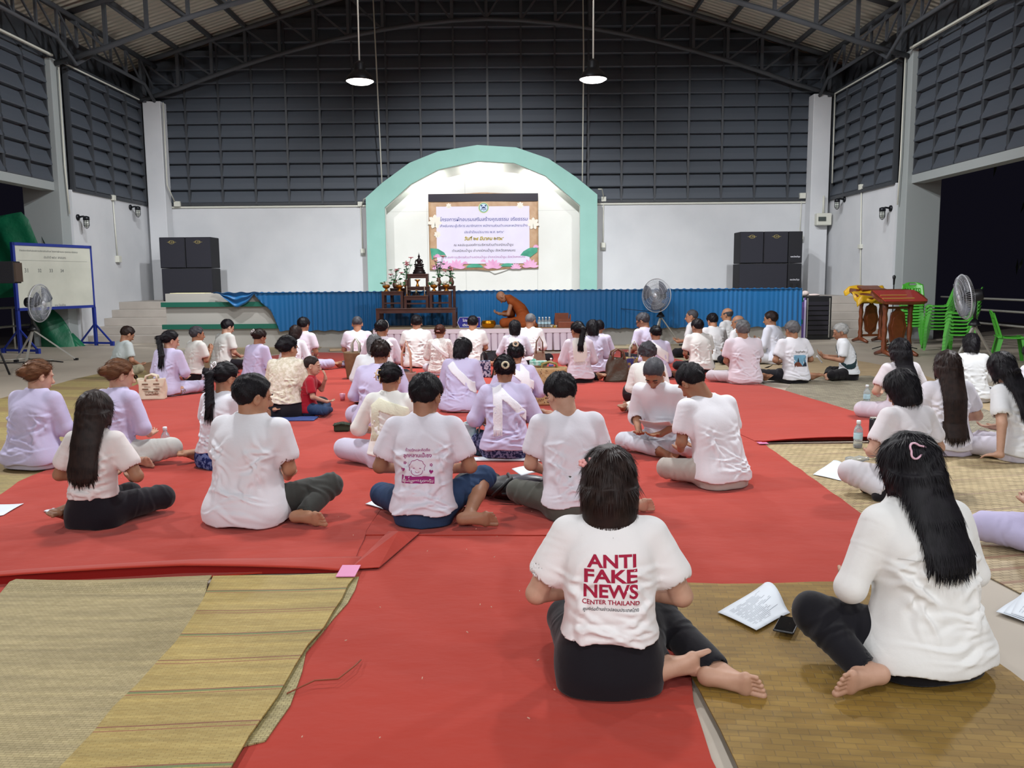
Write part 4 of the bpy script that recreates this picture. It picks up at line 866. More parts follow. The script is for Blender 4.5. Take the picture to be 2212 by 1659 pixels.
tag(MB().box(-.84, 3.86, .03, -.75, 4.02, .034).build('tape_patch', mat('pink_tape', 'd77fae', .5)), 'pink tape patch at the corner of the left carpet', 'tape')
tag(MB().box(2.08, 7.02, .024, 2.16, 7.1, .027).build('tape_patch', MATS['pink_tape']), 'small pink tape patch at the seam of the right carpets', 'tape')
a1 = math.radians(2)
sheet('M1', 'straw_mat', woven('straw_pale', 'a09167', 'af9f75', .022, .012, a1, gap='7d6f4a'), .018, .006, 'pale woven straw mat at the front left', 'mat', .012, 5, lambda x, y: .004*math.sin(x*5+y*2)+.004+(.03*math.exp(-((y-3.78)/.05)**2) if y > 3.6 else 0))
sheet('M2b', 'straw_mat', woven('straw_under', '9c9060', 'ada070', .02, .012, 0), .009, .005, 'lower straw mat layer showing along the right edge of the striped mat', 'mat', .03, 6)
sheet('M2', 'straw_mat', woven('straw_striped', 'a88f4e', 'b59e5d', .03, .009, math.radians(-3), [(.235, .008, .0, '7a3a35'), (.235, .006, .025, '8d4a3c'), (.47, .012, .012, '4f7048')], '857040'), .019, .006, 'striped straw mat with thin red and green lines at the front left', 'mat', .012, 7, lambda x, y: .003*math.sin(x*7-y*2)+.003)
sheet('M3', 'straw_mat', woven('straw_broad', '88692e', '957637', .062, .034, math.radians(8), gap='83693a', bump=.35), .012, .006, 'broad-plaited golden straw mat under the two nearest women at the front right', 'mat', .01, 8, lambda x, y: .008*math.sin(y*9+x*1.2)*(1 if 2.8 < y < 4 else .3)+.008)
sheet('M4b', 'straw_mat', woven('straw_pinkline', 'a99674', 'b7a482', .05, .03, math.radians(-12), [(.16, .03, 0, '8e6a55')], '75644a'), .004, .005, 'striped brown straw mat at the right edge behind the front woman', 'mat', .012, 9)
sheet('M4', 'straw_mat', woven('straw_coarse', 'b09c76', 'c7b38a', .06, .035, math.radians(-15), [(.34, .012, 0, '9b7d70')], '6f6046', .8), .002, .006, 'coarse pale plaited mat under the long-haired women on the right', 'mat', .012, 10)
sheet('M5', 'straw_mat', woven('straw_zigzag', 'aaa28c', '8a8272', .09, .04, math.radians(38), gap='5d5648', bump=.8), .002, .005, 'grey and cream zigzag plaited mat right of the carpet', 'mat', .01, 11)
sheet('M6', 'straw_mat', woven('straw_tan', 'b29b7a', 'b7a07e', .05, .02, .1, gap='99845f', bump=.2), .0, .004, 'tan mat in front of the lecterns under the back right men', 'mat', .01, 12)
sheet('M6b', 'straw_mat', woven('straw_tan2', 'b49f7e', 'b9a484', .05, .02, .1, gap='99845f', bump=.2), .0, .004, 'tan mat beneath the tripod fan on the right', 'mat', .01, 13)
sheet('M7', 'straw_mat', woven('straw_olive', '96865a', 'a5945f', .05, .02, .2, [(.9, .3, .1, '86704f')], gap='7a6b45', bump=.2), .0, .006, 'olive straw mat at the left edge under the bun-haired women', 'mat', .01, 14)
sheet('M7b', 'straw_mat', woven('straw_brown', '8c6f50', '96785a', .05, .02, .2, gap='6a543c', bump=.2), .0, .004, 'brown mat behind the cream tote bag on the left', 'mat', .01, 15)
sheet('M8', 'straw_mat', woven('straw_back', 'a08f70', 'ae9c7c', .05, .02, .2, gap='7b6a4e', bump=.3), .0, .004, 'beige mat in front of the left half of the stage', 'mat', .01, 16)
sheet('M9', 'straw_mat', woven('straw_back2', 'b3a488', 'bfae92', .05, .02, -.1, gap='8f7f62', bump=.3), .0, .004, 'beige mat in front of the right half of the stage', 'mat', .01, 17)
# ------------------------------------------------------------------ small things on the floor
m_paper = mat('white_paper', 'dfe6ee', .6); m_pink_b = mat('bottle_cap_white', 'e9dfe6', .4)
for x, y, z, lb, cp in ((-2.84, 6.83, .018, 'water bottle standing beside the folded leg on the left', None), (-3.96, 10.8, .018, 'water bottle standing behind the ponytailed woman in the white polo', None), (2.86, 6.9, .012, 'water bottle beside the tall black flask', None), (3.89, 9.2, .012, 'water bottle on the zigzag mat', None)):
    bottle(x, y, z, lb, None, 1.12)
for x, y, lb in ((.59, 12.65, 'small bottle with a blue label beside the grey-brown woven bag'), (1.64, 14.5, 'small bottle with a blue label behind the three women at the platform'), (.43, 6.9, 'clear bottle just left of the face of the black-haired man')):
    bottle(x, y, .018, lb, None, 1.1, m_lab2)
t = thing('flask', 'tall black flask with a white rim on the right mats', 'flask', (2.975, 6.88, .012)); MB().lathe([(.034, 0), (.035, .01), (.035, .235), (.03, .25), (0, .25)], n=24).build('flask_body', mat('flask_black', '15121a', .35), t, smooth=True); MB().lathe([(.031, .249), (.031, .257), (0, .258)], n=24).build('lid', m_alu, t, smooth=True)
t = thing('smartphone', 'black smartphone lying on the golden mat by the woman\'s knee', 'phone', (1.09, 3.24, .036), math.radians(-28)); MB().box(-.04, -.08, 0, .04, .08, .009).build('phone_body', mat('phone_case', '1b1c20', .4), t, bevel=.008); MB().box(-.036, -.075, .009, .036, .075, .0095).build('screen', mat('phone_glass', '08090d', .08), t)
def paper(pts, z, label, curl=.0, lines=0, name='paper_sheet', back=None):
    """pts: four floor corners"""
    q = [Vector((p[0], p[1], z)) for p in pts]
    t = thing(name, label, 'paper', tuple(sum(q, Vector())/4)); c = sum(q, Vector())/4
    def fn(u, v):
        p = (q[0]*(1-u)+q[1]*u)*(1-v)+(q[3]*(1-u)+q[2]*u)*v; p = p-c; p.z += curl*(u**2)*math.sin(PI*min(1, v+.15))+.002*math.sin(u*6+v*4)+.002; return p
    MB().grid(fn, 12, 10).build('sheet', m_paper, t, smooth=True, solid=.0015)
    if lines:
        R = random.Random(lines); mb = MB()
        for k in range(lines):
            v = .16+.7*k/lines; u1 = R.uniform(.55, .86); n = 14
            a = [fn(.12+(u1-.12)*i/n, v) for i in range(n+1)]; b = [fn(.12+(u1-.12)*i/n, v+.008) for i in range(n+1)]
            for i in range(n):
                if R.random() < .82: mb.add([a[i]+Vector((0, 0, .0015)), a[i+1]+Vector((0, 0, .0015)), b[i+1]+Vector((0, 0, .0015)), b[i]+Vector((0, 0, .0015))], [(0, 1, 2, 3)])
        mb.build('printed_lines', mat('print_grey', '9aa0aa', .7), t, fix=False)
    return t
paper([(.85, 3.39), (1.13, 3.67), (1.15, 3.38), (.96, 3.21)], .032, 'printed sheet with one edge curling up on the golden mat', .05, 20, 'printed_sheet')
paper([(1.17, 3.43), (1.32, 3.49), (1.39, 3.33), (1.17, 3.28)], .03, 'printed sheet lying right of the curling one', .0, 12, 'printed_sheet')
for k in range(3): paper([(2.03+.02*k, 3.42-.02*k), (2.26, 3.62), (2.4, 3.4), (2.1+.02*k, 3.29-.02*k)], .012+.004*k, ['lowest', 'middle', 'topmost'][k]+' of the three fanned sheets at the right edge', .0, 10 if k == 2 else 0)
paper([(-3.37, 5.24), (-3.13, 5.29), (-3.1, 5.02), (-3.19, 4.87)], .02, 'white sheet at the left edge beside the long-haired girl')
paper([(2.15, 5.94), (2.46, 6.37), (2.48, 6.08), (2.28, 5.75)], .012, 'crumpled white sheet on the coarse mat', .02)
paper([(-3.05, 7.07), (-2.93, 7.03), (-2.79, 6.68), (-2.95, 6.84)], .02, 'white sheet between the folded leg and the left bottle', 0)
paper([(-.93, 5.2), (-.8, 5.41), (-.66, 5.18), (-.8, 5.08)], .022, 'curled sheet left of the man with the printed T-shirt', .05)
paper([(-2.9, 5.1), (-2.88, 5.17), (-2.7, 5.1), (-2.8, 5.03)], .02, 'corner of a sheet by the bare foot of the long-haired girl', 0)
t = thing('plastic_bottle', 'crushed clear bottle on the crumpled sheet', 'water bottle', (2.52, 6.28, .04)); MB().lathe([(.025, 0), (.03, .03), (.022, .06), (.03, .1), (.014, .15), (.014, .17)], n=14, R=Matrix.Rotation(1.5, 3, 'Y')).build('bottle_body', m_bot, t, smooth=True)
# hand-held handbags and baskets
m_cream = mat('cream_canvas', 'd8ccb6', .85, bump=(30, .4, .006)); m_brown = mat('brown_strap', '6d4f3a', .6)
def soft_bag(name, label, x, y, z, w, d, h, m, rz=0, handle=None, hm=None, hh=.14, taper=.25, top=.5, extra=None, lumps=.0, seed=0):
    t = thing(name, label, 'bag' if name != 'basket' else 'basket', (x, y, z), rz)
    R = random.Random(seed); ph = [R.uniform(0, 6) for _ in range(4)]
    def fn(u, v):
        a = 2*PI*u; k = 1-taper*v; c, s_ = math.cos(a), math.sin(a); e_ = .55
        rr = 1+lumps*math.sin(3*a+v*5+ph[0])+lumps*math.sin(5*a-v*7+ph[1])
        return (w/2*k*math.copysign(abs(c)**e_, c)*rr, d/2*(1-(1-top)*v)*math.copysign(abs(s_)**e_, s_)*rr, h*v*(1+lumps*math.sin(2*a+ph[2])))
    mb = MB().grid(fn, 40, 16); mb.add([fn(k/40, 0) for k in range(40)], [tuple(range(40))]); mb.build('bag_body', m, t, smooth=True, solid=.004)
    if handle:
        for s_ in (-1, 1):
            mb = MB(); mb.tube([(-w*.22, s_*d*.3, h*.9), (-w*.2, s_*d*.25, h+hh*.6), (0, s_*d*.12, h+hh), (w*.2, s_*d*.25, h+hh*.6), (w*.22, s_*d*.3, h*.9)], handle, 7); mb.build('handle', hm or m_brown, t, smooth=True)
    return t
o = soft_bag('tote_bag', 'cream canvas tote bag with brown strap pattern beside the ponytailed woman', -4.34, 10.15, .018, .31, .13, .25, m_cream, .1, .014, m_cream, .05, -.05, .6, lumps=.03)
for z_ in (.18, .12):
    for x0_, x1_ in ((-.10, -.03), (.03, .10)): MB().box(x0_, -.070, z_, x1_, -.064, z_+.015).build('brown_strap', m_brown, o)
MB().box(-.07, -.071, .06, .08, -.065, .1).build('brown_patch', m_brown, o)
v, f = text_fit('BEAUTY', .15, .03); MB().add([(p[0]+.01, -.073, p[1]+.08) for p in v], f).build('lettering', m_cream, o, fix=False)
m_bask = mat('woven_basket', '8c7050', .6, bump=(60, .6, .005, (1, 1, 3)), var=('715638', 14, .3))
soft_bag('basket', 'tall brown woven basket with looped handles between two lavender shirts', -2.25, 12.2, .018, .26, .24, .38, m_bask, 0, .012, m_pvc, .2, -.35, 1.1)
o = soft_bag('basket', 'pinkish woven basket with tall hoop handles beside the white-clad woman', -1.2, 9.6, .018, .24, .16, .36, mat('pink_basket', '9c7468', .6, bump=(60, .6, .005)), 0, .009, mat('peach_handle', 'd8a48c', .5), .36, .1, .8)
soft_bag('handbag', 'grey-brown woven bag with slim handles right of the platform women', .42, 12.8, .018, .24, .16, .32, mat('taupe_weave', '8d7560', .6, bump=(60, .6, .005)), 0, .009, m_brown, .22, .38, .6)
soft_bag('handbag', 'crumpled olive-brown leather bag on the carpet', 1.45, 11.6, .018, .38, .2, .34, mat('olive_leather', '4e4234', .45, bump=(9, .9, .02)), .2, .014, None, .1, .45, .5, lumps=.07, seed=3)
o = soft_bag('handbag', 'blue and yellow patterned basket bag beside the olive bag', 1.78, 12.3, .018, .3, .16, .26, mat('blue_yellow_weave', '3a3a86', .5, bump=(50, .5, .005), var=('b8a05a', 22, .05)), 0, .009, m_pvc, .24, .05, .8)
soft_bag('handbag', 'blue and white checked bag with handles behind the white stole', -.4, 12.2, .018, .19, .12, .24, mat('blue_check', '1f2357', .5, var=('c9cbe2', 26, .04)), .3, .008, m_black, .13, .1, .8)
soft_bag('handbag', 'dark brown leather bag leaning against the blue checked one', -.2, 12.1, .018, .2, .12, .18, mat('dark_leather', '30261f', .4, bump=(9, .8, .01)), -.3, .008, m_brown, .12, .5, .5, lumps=.05)
o = soft_bag('tote_bag', 'large straw-coloured tote bag dotted with brown flecks', .42, 9.45, .018, .4, .2, .42, mat('straw_fleck', 'c0a377', .7, bump=(60, .5, .004), var=('b39263', 30, .1)), 0, .012, mat('olive_handle', '8a7a3a', .5), .06, .02, .8)
R = random.Random(4); mb = MB()
for k in range(70): 
    x = R.uniform(-.19, .19); z_ = R.uniform(.03, .4); mb.box(x, -.108+.0, z_, x+.01, -.1, z_+.008)
mb.build('brown_flecks', m_brown, o)
tag(MB().cbox((0, 0, .03), (.2, .1, .05)).ell((-.05, 0, .06), (.03, .02, .02)).build('tissue_pack', mat('tissue_print', 'cfe0da', .6, var=('5fb09a', 18, .12)), bevel=.01, loc=(.3, 9.55, .445)), 'tissue pack on top of the straw-coloured tote', 'tissue pack')
o = soft_bag('shopping_bag', 'white and turquoise folded bag beside the woman with the shell hair tie', -.38, 6.75, .018, .22, .14, .26, mat('teal_print', 'd6dcdb', .5, bump=(8, .8, .02), var=('2aa3b4', 5, .12)), .4, None, lumps=.08, seed=2, taper=.3)
soft_bag('handbag', 'dark teal drawstring bag next to the turquoise bag', -.24, 6.72, .018, .12, .12, .2, mat('dark_teal', '15364a', .6), 0, .006, m_alu, .05, .3, .6, lumps=.05)
tag(MB().grid(lambda u, v: (-.33+.62*u, 6.45+.12*v+.02*math.sin(u*5), .022+.012*math.sin(PI*v)), 24, 5).build('white_cloth', m_paper, smooth=True, solid=.008), 'white folded cloth under the woman with the shell hair tie', 'cloth')
t = thing('backpack', 'black backpack lying between the two short-haired men', 'backpack', (-.03, 5.35, .018))
MB().ell((-.2, .12, .07), (.17, .12, .09), 20, 12).build('front_lump', mat('black_nylon', '16161a', .5, bump=(8, .9, .02)), t, smooth=True)
MB().ell((.08, 0, .065), (.26, .13, .085), 24, 12, rotz(-.1)).build('main_body', MATS['black_nylon'], t, smooth=True)
MB().ell((.12, -.05, .1), (.17, .09, .055), 20, 10, rotz(-.1)).build('grey_pocket', mat('grey_nylon', '3c3b44', .35), t, smooth=True)
MB().tube([(-.1, -.12, .04), (-.04, -.13, .1), (.02, -.09, .15), (.0, .02, .15)], .012).tube([(-.04, -.14, .06), (.1, -.15, .05)], .01).build('strap', m_black, t, smooth=True)
t = thing('folded_bundle', 'small dark green folded striped cloth bundle on the carpet', 'cloth bundle', (-1.6, 7.85, .018), .1)
MB().grid(lambda u, v: (.15*(u-.5)*(1+.05*math.sin(v*9)), .12*(v-.5), .075+.006*math.sin(u*70)-.03*abs(u-.5)), 60, 8).build('top_fold', mat('dark_green_cloth', '2c3a28', .8), t, smooth=True, solid=.006)
MB().box(-.072, -.055, 0, .072, .055, .068).build('lower_folds', MATS['dark_green_cloth'], t, bevel=.015)
t = thing('black_sandal_bag', 'small black wrinkled pouch beside the curly-haired woman', 'pouch', (1.33, 9.6, .018)); MB().ell((0, 0, .1), (.07, .07, .11), 18, 12).build('pouch', mat('black_wrinkled', '17181f', .5, bump=(20, 1, .02)), t, smooth=True)
t = thing('sitting_cloth', 'flat blue cloth under the boy in red', 'cloth', (-2.45, 8.55, .018)); MB().box(-.2, -.12, 0, .45, .12, .012).build('cloth', mat('blue_sit', '3f538e', .7), t, bevel=.004)
t = thing('plastic_cup', 'small pink cup beside the boy in red', 'cup', (-2.0, 9.9, .018)); MB().lathe([(.025, 0), (.035, .08), (.034, .08), (0, .01)], n=16).build('cup', mat('pink_cup', 'd28aa0', .4), t, smooth=True)
tag(MB().tube([(-.78, 2.75, .018), (-.7, 2.82, .03), (-.62, 2.83, .03), (-.58, 2.93, .03), (-.57, 3.0, .02)], .003, 5).build('dry_twig', mat('dry_stem', '8a4a30', .8), smooth=True), 'thin dry stem lying on the red carpet beside the striped mat', 'twig')
# scraps of lint on the carpet: too small and many to count
R = random.Random(2); mb = MB()
for k in range(60):
    x, y = R.uniform(-.7, .5), R.uniform(2.4, 4.5)
    if k > 25: x, y = R.uniform(-3, 1.8), R.uniform(4.4, 9)
    a = R.uniform(0, 3); l = R.uniform(.004, .012); mb.bar((x, y, .024), (x+l*math.cos(a), y+l*math.sin(a), .025), .003)
tag(mb.build('lint_scraps', mat('lint', 'c99a86', .9)), 'tiny scraps of lint scattered on the red carpet', 'lint', kind='stuff')
t = thing('folded_mats', 'untidy pile of folded straw mats at the foot of the stage, left of the platform', 'mat pile', (-3.3, 17.2, 0))
MB().cbox((0, 0, .03), (.8, .25, .05), rotz(.2)).cbox((.3, .1, .07), (.5, .2, .04), rotz(-.2)).build('mats', m_matt, t, bevel=.01)
t = thing('folded_mats', 'folded pale mats on the floor right of the platform', 'mat pile', (2.1, 17.3, 0))
MB().cbox((0, 0, .03), (1.1, .3, .05), rotz(-.1)).cbox((.5, -.1, .06), (.5, .2, .05), rotz(.3)).build('mats', mat('pale_mat', 'cdbf9f', .8, bump=(40, .4, .01)), t, bevel=.01)
# ================================================================== PEOPLE: bodies and clothes as smooth solids
f32 = np.float32
class Vol:
    """a solid made of blended parts on a voxel grid, turned into one smooth mesh"""
    def __init__(s, h): s.h = h; s.ops = []; s.post = []
    def add(s, fn, lo, hi, k=.02, mode=0): s.ops.append((fn, np.array(lo, float), np.array(hi, float), k, mode)); return s
    def cone(s, a, b, ra, rb, k=.02, mode=0, sc=None):
        """sc = (axis scales) flattens the part about its middle"""
        a = np.array(a, float); b = np.array(b, float); r = max(ra, rb)
        S = np.array(sc if sc is not None else (1, 1, 1), float); mid = (a+b)/2; aa = (a-mid)/S; bb = (b-mid)/S; ba = bb-aa; L2 = max(1e-9, ba @ ba); ms = S.min()
        def fn(x, y, z):
            px = (x-mid[0])/S[0]-aa[0]; py = (y-mid[1])/S[1]-aa[1]; pz = (z-mid[2])/S[2]-aa[2]
            t = np.clip((px*ba[0]+py*ba[1]+pz*ba[2])/L2, 0, 1)
            return (np.sqrt((px-t*ba[0])**2+(py-t*ba[1])**2+(pz-t*ba[2])**2)-(ra+(rb-ra)*t))*ms
        e = r*S; return s.add(fn, np.minimum(a, b)-e, np.maximum(a, b)+e, k, mode)
    def chain(s, pts, rs, k=.02, sc=None):
        for i in range(len(pts)-1): s.cone(pts[i], pts[i+1], rs[i], rs[i+1], k, 0, sc)
        return s
    def ell(s, c, r, R=None, k=.02, mode=0):
        c = np.array(c, float); r = np.array(r, float); R = np.array(R if R is not None else np.eye(3)); ext = np.abs(R) @ r
        def fn(x, y, z):
            dx, dy, dz = x-c[0], y-c[1], z-c[2]
            u = R[0][0]*dx+R[1][0]*dy+R[2][0]*dz; v = R[0][1]*dx+R[1][1]*dy+R[2][1]*dz; w_ = R[0][2]*dx+R[1][2]*dy+R[2][2]*dz
            k0 = np.sqrt((u/r[0])**2+(v/r[1])**2+(w_/r[2])**2); k1 = np.sqrt((u/r[0]**2)**2+(v/r[1]**2)**2+(w_/r[2]**2)**2)
            return k0*(k0-1)/np.maximum(k1, 1e-6)
        return s.add(fn, c-ext, c+ext, k, mode)
    def disp(s, fn): s.post.append(fn); return s
    def bake(s):
        h = s.h; A = [o for o in s.ops if o[4] == 0]
        lo = np.min([o[1] for o in A], 0)-3*h; hi = np.max([o[2] for o in A], 0)+3*h; n = np.ceil((hi-lo)/h).astype(int)+1
        s.lo = lo; s.n = n; ax = [(lo[i]+h*np.arange(n[i])).astype(f32) for i in range(3)]
        F = np.full(n, 9.0, f32)
        def run(fn, a, b, k, mode):
            m = k+2.5*h; i0 = np.clip(np.floor((a-m-lo)/h).astype(int), 0, n-1); i1 = np.clip(np.ceil((b+m-lo)/h).astype(int)+1, 1, n)
            if (i1 <= i0).any(): return
            sl = tuple(slice(i0[i], i1[i]) for i in range(3)); d = fn(ax[0][sl[0]][:, None, None], ax[1][sl[1]][None, :, None], ax[2][sl[2]][None, None, :]).astype(f32)
            G = F[sl]
            if mode == 0:      # blend in
                q = np.maximum(k-np.abs(G-d), 0)/k if k > 0 else 0; F[sl] = np.minimum(G, d)-q*q*k*.25
            elif mode in (1, 4):    # carve out
                d = -d; q = np.maximum(k-np.abs(G-d), 0)/k; F[sl] = np.maximum(G, d)+q*q*k*.25
            else:              # keep only what is inside d
                F[sl] = np.maximum(G, d)
        for o_ in s.ops:
            if o_[4] != 4: run(*o_)
        if s.post:
            idx = np.nonzero(np.abs(F) < .03+h); P = [ax[i][idx[i]] for i in range(3)]
            v = F[idx]
            for fn in s.post: v = fn(P[0], P[1], P[2], v)
            F[idx] = v
        for o_ in s.ops:
            if o_[4] == 4: run(*o_)
        F[0] = F[-1] = 1; F[:, 0] = F[:, -1] = 1; F[:, :, 0] = F[:, :, -1] = 1
        s.F = F; return s
    def carve_late(s, a, b, ra, rb): s.cone(a, b, ra, rb, .003, 4); return s
    def mesh(s):
        F = s.bake().F; h = s.h; ins = F < 0; n = F.shape
        c = np.zeros((n[0]-1, n[1]-1, n[2]-1), np.int8)
        for i in (0, 1):
            for j in (0, 1):
                for k in (0, 1): c += ins[i:n[0]-1+i, j:n[1]-1+j, k:n[2]-1+k]
        act = np.nonzero((c > 0) & (c < 8)); m = len(act[0]); ind = np.full(c.shape, -1, np.int32); ind[act] = np.arange(m)
        acc = np.zeros((m, 3), f32); cnt = np.zeros(m, f32); I, J, K = act
        val = {(i, j, k): F[I+i, J+j, K+k] for i in (0, 1) for j in (0, 1) for k in (0, 1)}
        for a in val:
            for d_ in range(3):
                if a[d_]: continue
                b = tuple(a[q]+(1 if q == d_ else 0) for q in range(3)); va, vb = val[a], val[b]; msk = (va < 0) != (vb < 0)
                t = va[msk]/(va[msk]-vb[msk]); p = np.tile(np.array(a, f32), (len(t), 1)); p[:, d_] += t; acc[msk] += p; cnt[msk] += 1
        V = (np.stack([I, J, K], 1)+acc/cnt[:, None])*h+s.lo
        Q = []
        for d_ in range(3):
            e1, e2 = (d_+1) % 3, (d_+2) % 3
            sl0 = [slice(1, -1)]*3; sl0[d_] = slice(0, -1); sl1 = list(sl0); sl1[d_] = slice(1, None)
            a = ins[tuple(sl0)]; b = ins[tuple(sl1)]; x = np.nonzero(a != b)
            g = [x[0].copy(), x[1].copy(), x[2].copy()]
            for q in range(3):
                if q != d_: g[q] = g[q]+1
            def at(o1, o2):
                gg = [g[0].copy(), g[1].copy(), g[2].copy()]; gg[e1] = gg[e1]-1+o1; gg[e2] = gg[e2]-1+o2; return ind[gg[0], gg[1], gg[2]]
            q4 = np.stack([at(0, 0), at(1, 0), at(1, 1), at(0, 1)], 1); fl = ~a[x]; q4[fl] = q4[fl][:, ::-1]; Q.append(q4)
        Q = np.concatenate(Q); s.V = V
        return V, Q
def raw_mesh(name, V, Q, m, parent, smooth=True):
    me = bpy.data.meshes.new(name); me.vertices.add(len(V)); me.vertices.foreach_set('co', np.asarray(V, f32).ravel())
    me.loops.add(Q.size); me.loops.foreach_set('vertex_index', Q.ravel().astype(np.int32)); me.polygons.add(len(Q)); me.polygons.foreach_set('loop_start', np.arange(0, Q.size, 4, dtype=np.int32))
    me.polygons.foreach_set('use_smooth', np.ones(len(Q), bool)); me.update(calc_edges=True); me.validate()
    me.materials.append(m); o = bpy.data.objects.new(name, me); COL.objects.link(o); o.parent = parent; return o
def vol_obj(vol, name, m, parent): V, Q = vol.mesh(); return raw_mesh(name, V, Q, m, parent)
def lerp_tab(z, zs, vs): return np.interp(z, zs, vs).astype(f32)
def smooth_step(e0, e1, x): t = np.clip((x-e0)/(e1-e0), 0, 1); return t*t*(3-2*t)
def folds(seed, items, mult=1.0):
    """cloth creases: each = (centre, normal, width, height, reach)"""
    R = np.random.RandomState(seed); ph = R.uniform(0, 6, (len(items), 3))
    def fn(x, y, z, v):
        o = np.zeros_like(v)
        for i, (c, n, w_, a, r) in enumerate(items):
            dx, dy, dz = x-c[0], y-c[1], z-c[2]; d2 = (dx*dx+dy*dy+dz*dz)/(r*r); q = np.nonzero(d2 < 5)[0]
            if len(q) == 0: continue
            t = dx[q]*n[0]+dy[q]*n[1]+dz[q]*n[2]; t = t+.012*np.sin(x[q]*23+ph[i, 0]+z[q]*17)+.010*np.sin(z[q]*31+ph[i, 1]); t = t/w_
            o[q] += a*(np.exp(-t*t)-.6*np.exp(-(t-1.3)**2))*np.exp(-d2[q]*1.3)
        return v-np.clip(o*mult, -.008, .015).astype(f32)
    return fn
def ripples(seed, amp=.004, fx=16, fz=9):
    R = np.random.RandomState(seed); p = R.uniform(0, 6, 6)
    def fn(x, y, z, v): return v-amp*(np.sin(x*fx+p[0]+2*np.sin(z*fz*.6+p[1]))*np.sin(z*fz+p[2]+y*7)+.5*np.sin(x*fx*2.1+y*19+p[3])*np.sin(z*fz*2.3+p[4])).astype(f32)
    return fn
def rotm(yaw=0, pitch=0, roll=0):
    return np.array(Matrix.Rotation(yaw, 3, 'Z') @ Matrix.Rotation(-pitch, 3, 'X') @ Matrix.Rotation(roll, 3, 'Y'))
# torso cross sections at unit size: height, half width, half depth
TZ = [.0, .06, .12, .21, .30, .385, .47, .53, .575, .612, .65]
TA = {'m': [.165, .180, .175, .158, .152, .158, .170, .168, .135, .075, .050], 'f': [.180, .195, .185, .155, .138, .142, .150, .146, .115, .062, .045]}
TB = [.125, .140, .130, .112, .105, .108, .110, .100, .080, .058, .045]
def smooth_tab(vals, sg=.022):
    z = np.linspace(-.1, .75, 341); v = np.interp(z, TZ, vals); k = np.exp(-.5*((np.arange(-40, 41)*(z[1]-z[0]))/sg)**2); k /= k.sum(); return z, np.convolve(np.pad(v, 40, mode='edge'), k, 'valid')
def torso_fn(sex, lean, bend, fat, off, zc=None, twist=0.0, flare=0, depth=1.0):
    ta = np.array(TA[sex])*fat; tb = np.array(TB)*(fat*.6+.4)*depth
    zd, tad = smooth_tab(ta); _, tbd = smooth_tab(tb)
    def yc(z): u = np.clip(z/.56, 0, 1.2); return lean*u+bend*u**2.2
    def fn(x, y, z):
        o = off(z) if callable(off) else off
        a = lerp_tab(z, zd, tad)+o; b = lerp_tab(z, zd, tbd)+o
        X, Y = np.broadcast_arrays(x+0*z, (y-yc(z)))
        q = (np.abs(X/a)**2.4+np.abs(Y/b)**2.4)**(1/2.4)
        d = (q-1)*np.minimum(a, b)
        return np.maximum(d*.9, z-(.635+(o if not callable(off) else .01)))
    return fn, yc
def hand(v, W, d, n, thumb_side, curl=.35, k=.006, sc=1.0):
    """palm, four fingers and thumb; d = towards the fingertips, n = out of the palm"""
    W = np.array(W, float); d = np.array(d, float); d /= np.linalg.norm(d); n = np.array(n, float); n -= d*(n @ d); n /= np.linalg.norm(n); w_ = np.cross(d, n)*thumb_side
    v.cone(W-d*.01, W+d*.03, .024*sc, .027*sc, .015)
    for t in (-.028, -.010, .010, .027): v.cone(W+d*.03+w_*t*.6*sc, W+d*.085*sc+w_*t*sc, .0145*sc, .0115*sc, .010)
    L_ = [.062, .075, .080, .070]
    for i, t in enumerate((-.029, -.010, .010, .029)):
        p = W+d*.086*sc+w_*t*sc; a = curl*.6; l = L_[i]*sc
        for j, f in enumerate((.45, .32, .25)):
            q = p+(d*math.cos(a)+n*math.sin(a)+w_*t*1.2)*l*f; v.cone(p, q, (.0098-.0010*j)*sc, (.0090-.0012*j)*sc, .003); p = q; a += curl
    b = W+d*.028*sc+w_*.026*sc; u = (d*.62+w_*.68+n*.4); u /= np.linalg.norm(u); m = b+u*.036*sc; e = m+(u*.5+d*.7)/1.2*.032*sc
    v.cone(b, m, .014*sc, .0115*sc, .008); v.cone(m, e, .011*sc, .0085*sc, .003)
def foot(v, A, d, up, big_side, k=.012, toes=True):
    """A = ankle joint, d = heel to toes, up = away from the sole; big_side picks the big toe side"""
    A = np.array(A, float); d = np.array(d, float); d /= np.linalg.norm(d); up = np.array(up, float); up -= d*(up @ d); up /= np.linalg.norm(up); w_ = np.cross(d, up)*big_side
    H = A-d*.035-up*.035; v.cone(A, H, .034, .031, .02); B = A+d*.105-up*.042
    v.cone(H, B+w_*.018, .030, .022, .02); v.cone(H+d*.01, B-w_*.022, .028, .018, .02); v.cone(A+d*.02, B+up*.006, .033, .022, .02); v.cone(B+w_*.028, B-w_*.034, .020, .016, .015)
    if toes:
        for i, (t, r, l) in enumerate(((.031, .0145, .050), (.0105, .0098, .050), (-.0075, .0092, .044), (-.024, .0088, .036), (-.039, .0085, .027))):
            p = B+w_*t+d*.012; v.cone(p, p+d*l-up*.004, r*.86, r, .0015)
SKIN = {'light': 'd9b09a', 'mid': 'bd8b6e', 'tan': 'a07358', 'dark': '7f5742'}
def skin_mat(k): return mat('skin_'+k, SKIN[k], .5, bump=(40, .06, .003), var=(SKIN['tan' if k != 'dark' else 'mid'], 9, .45), spec=.4)
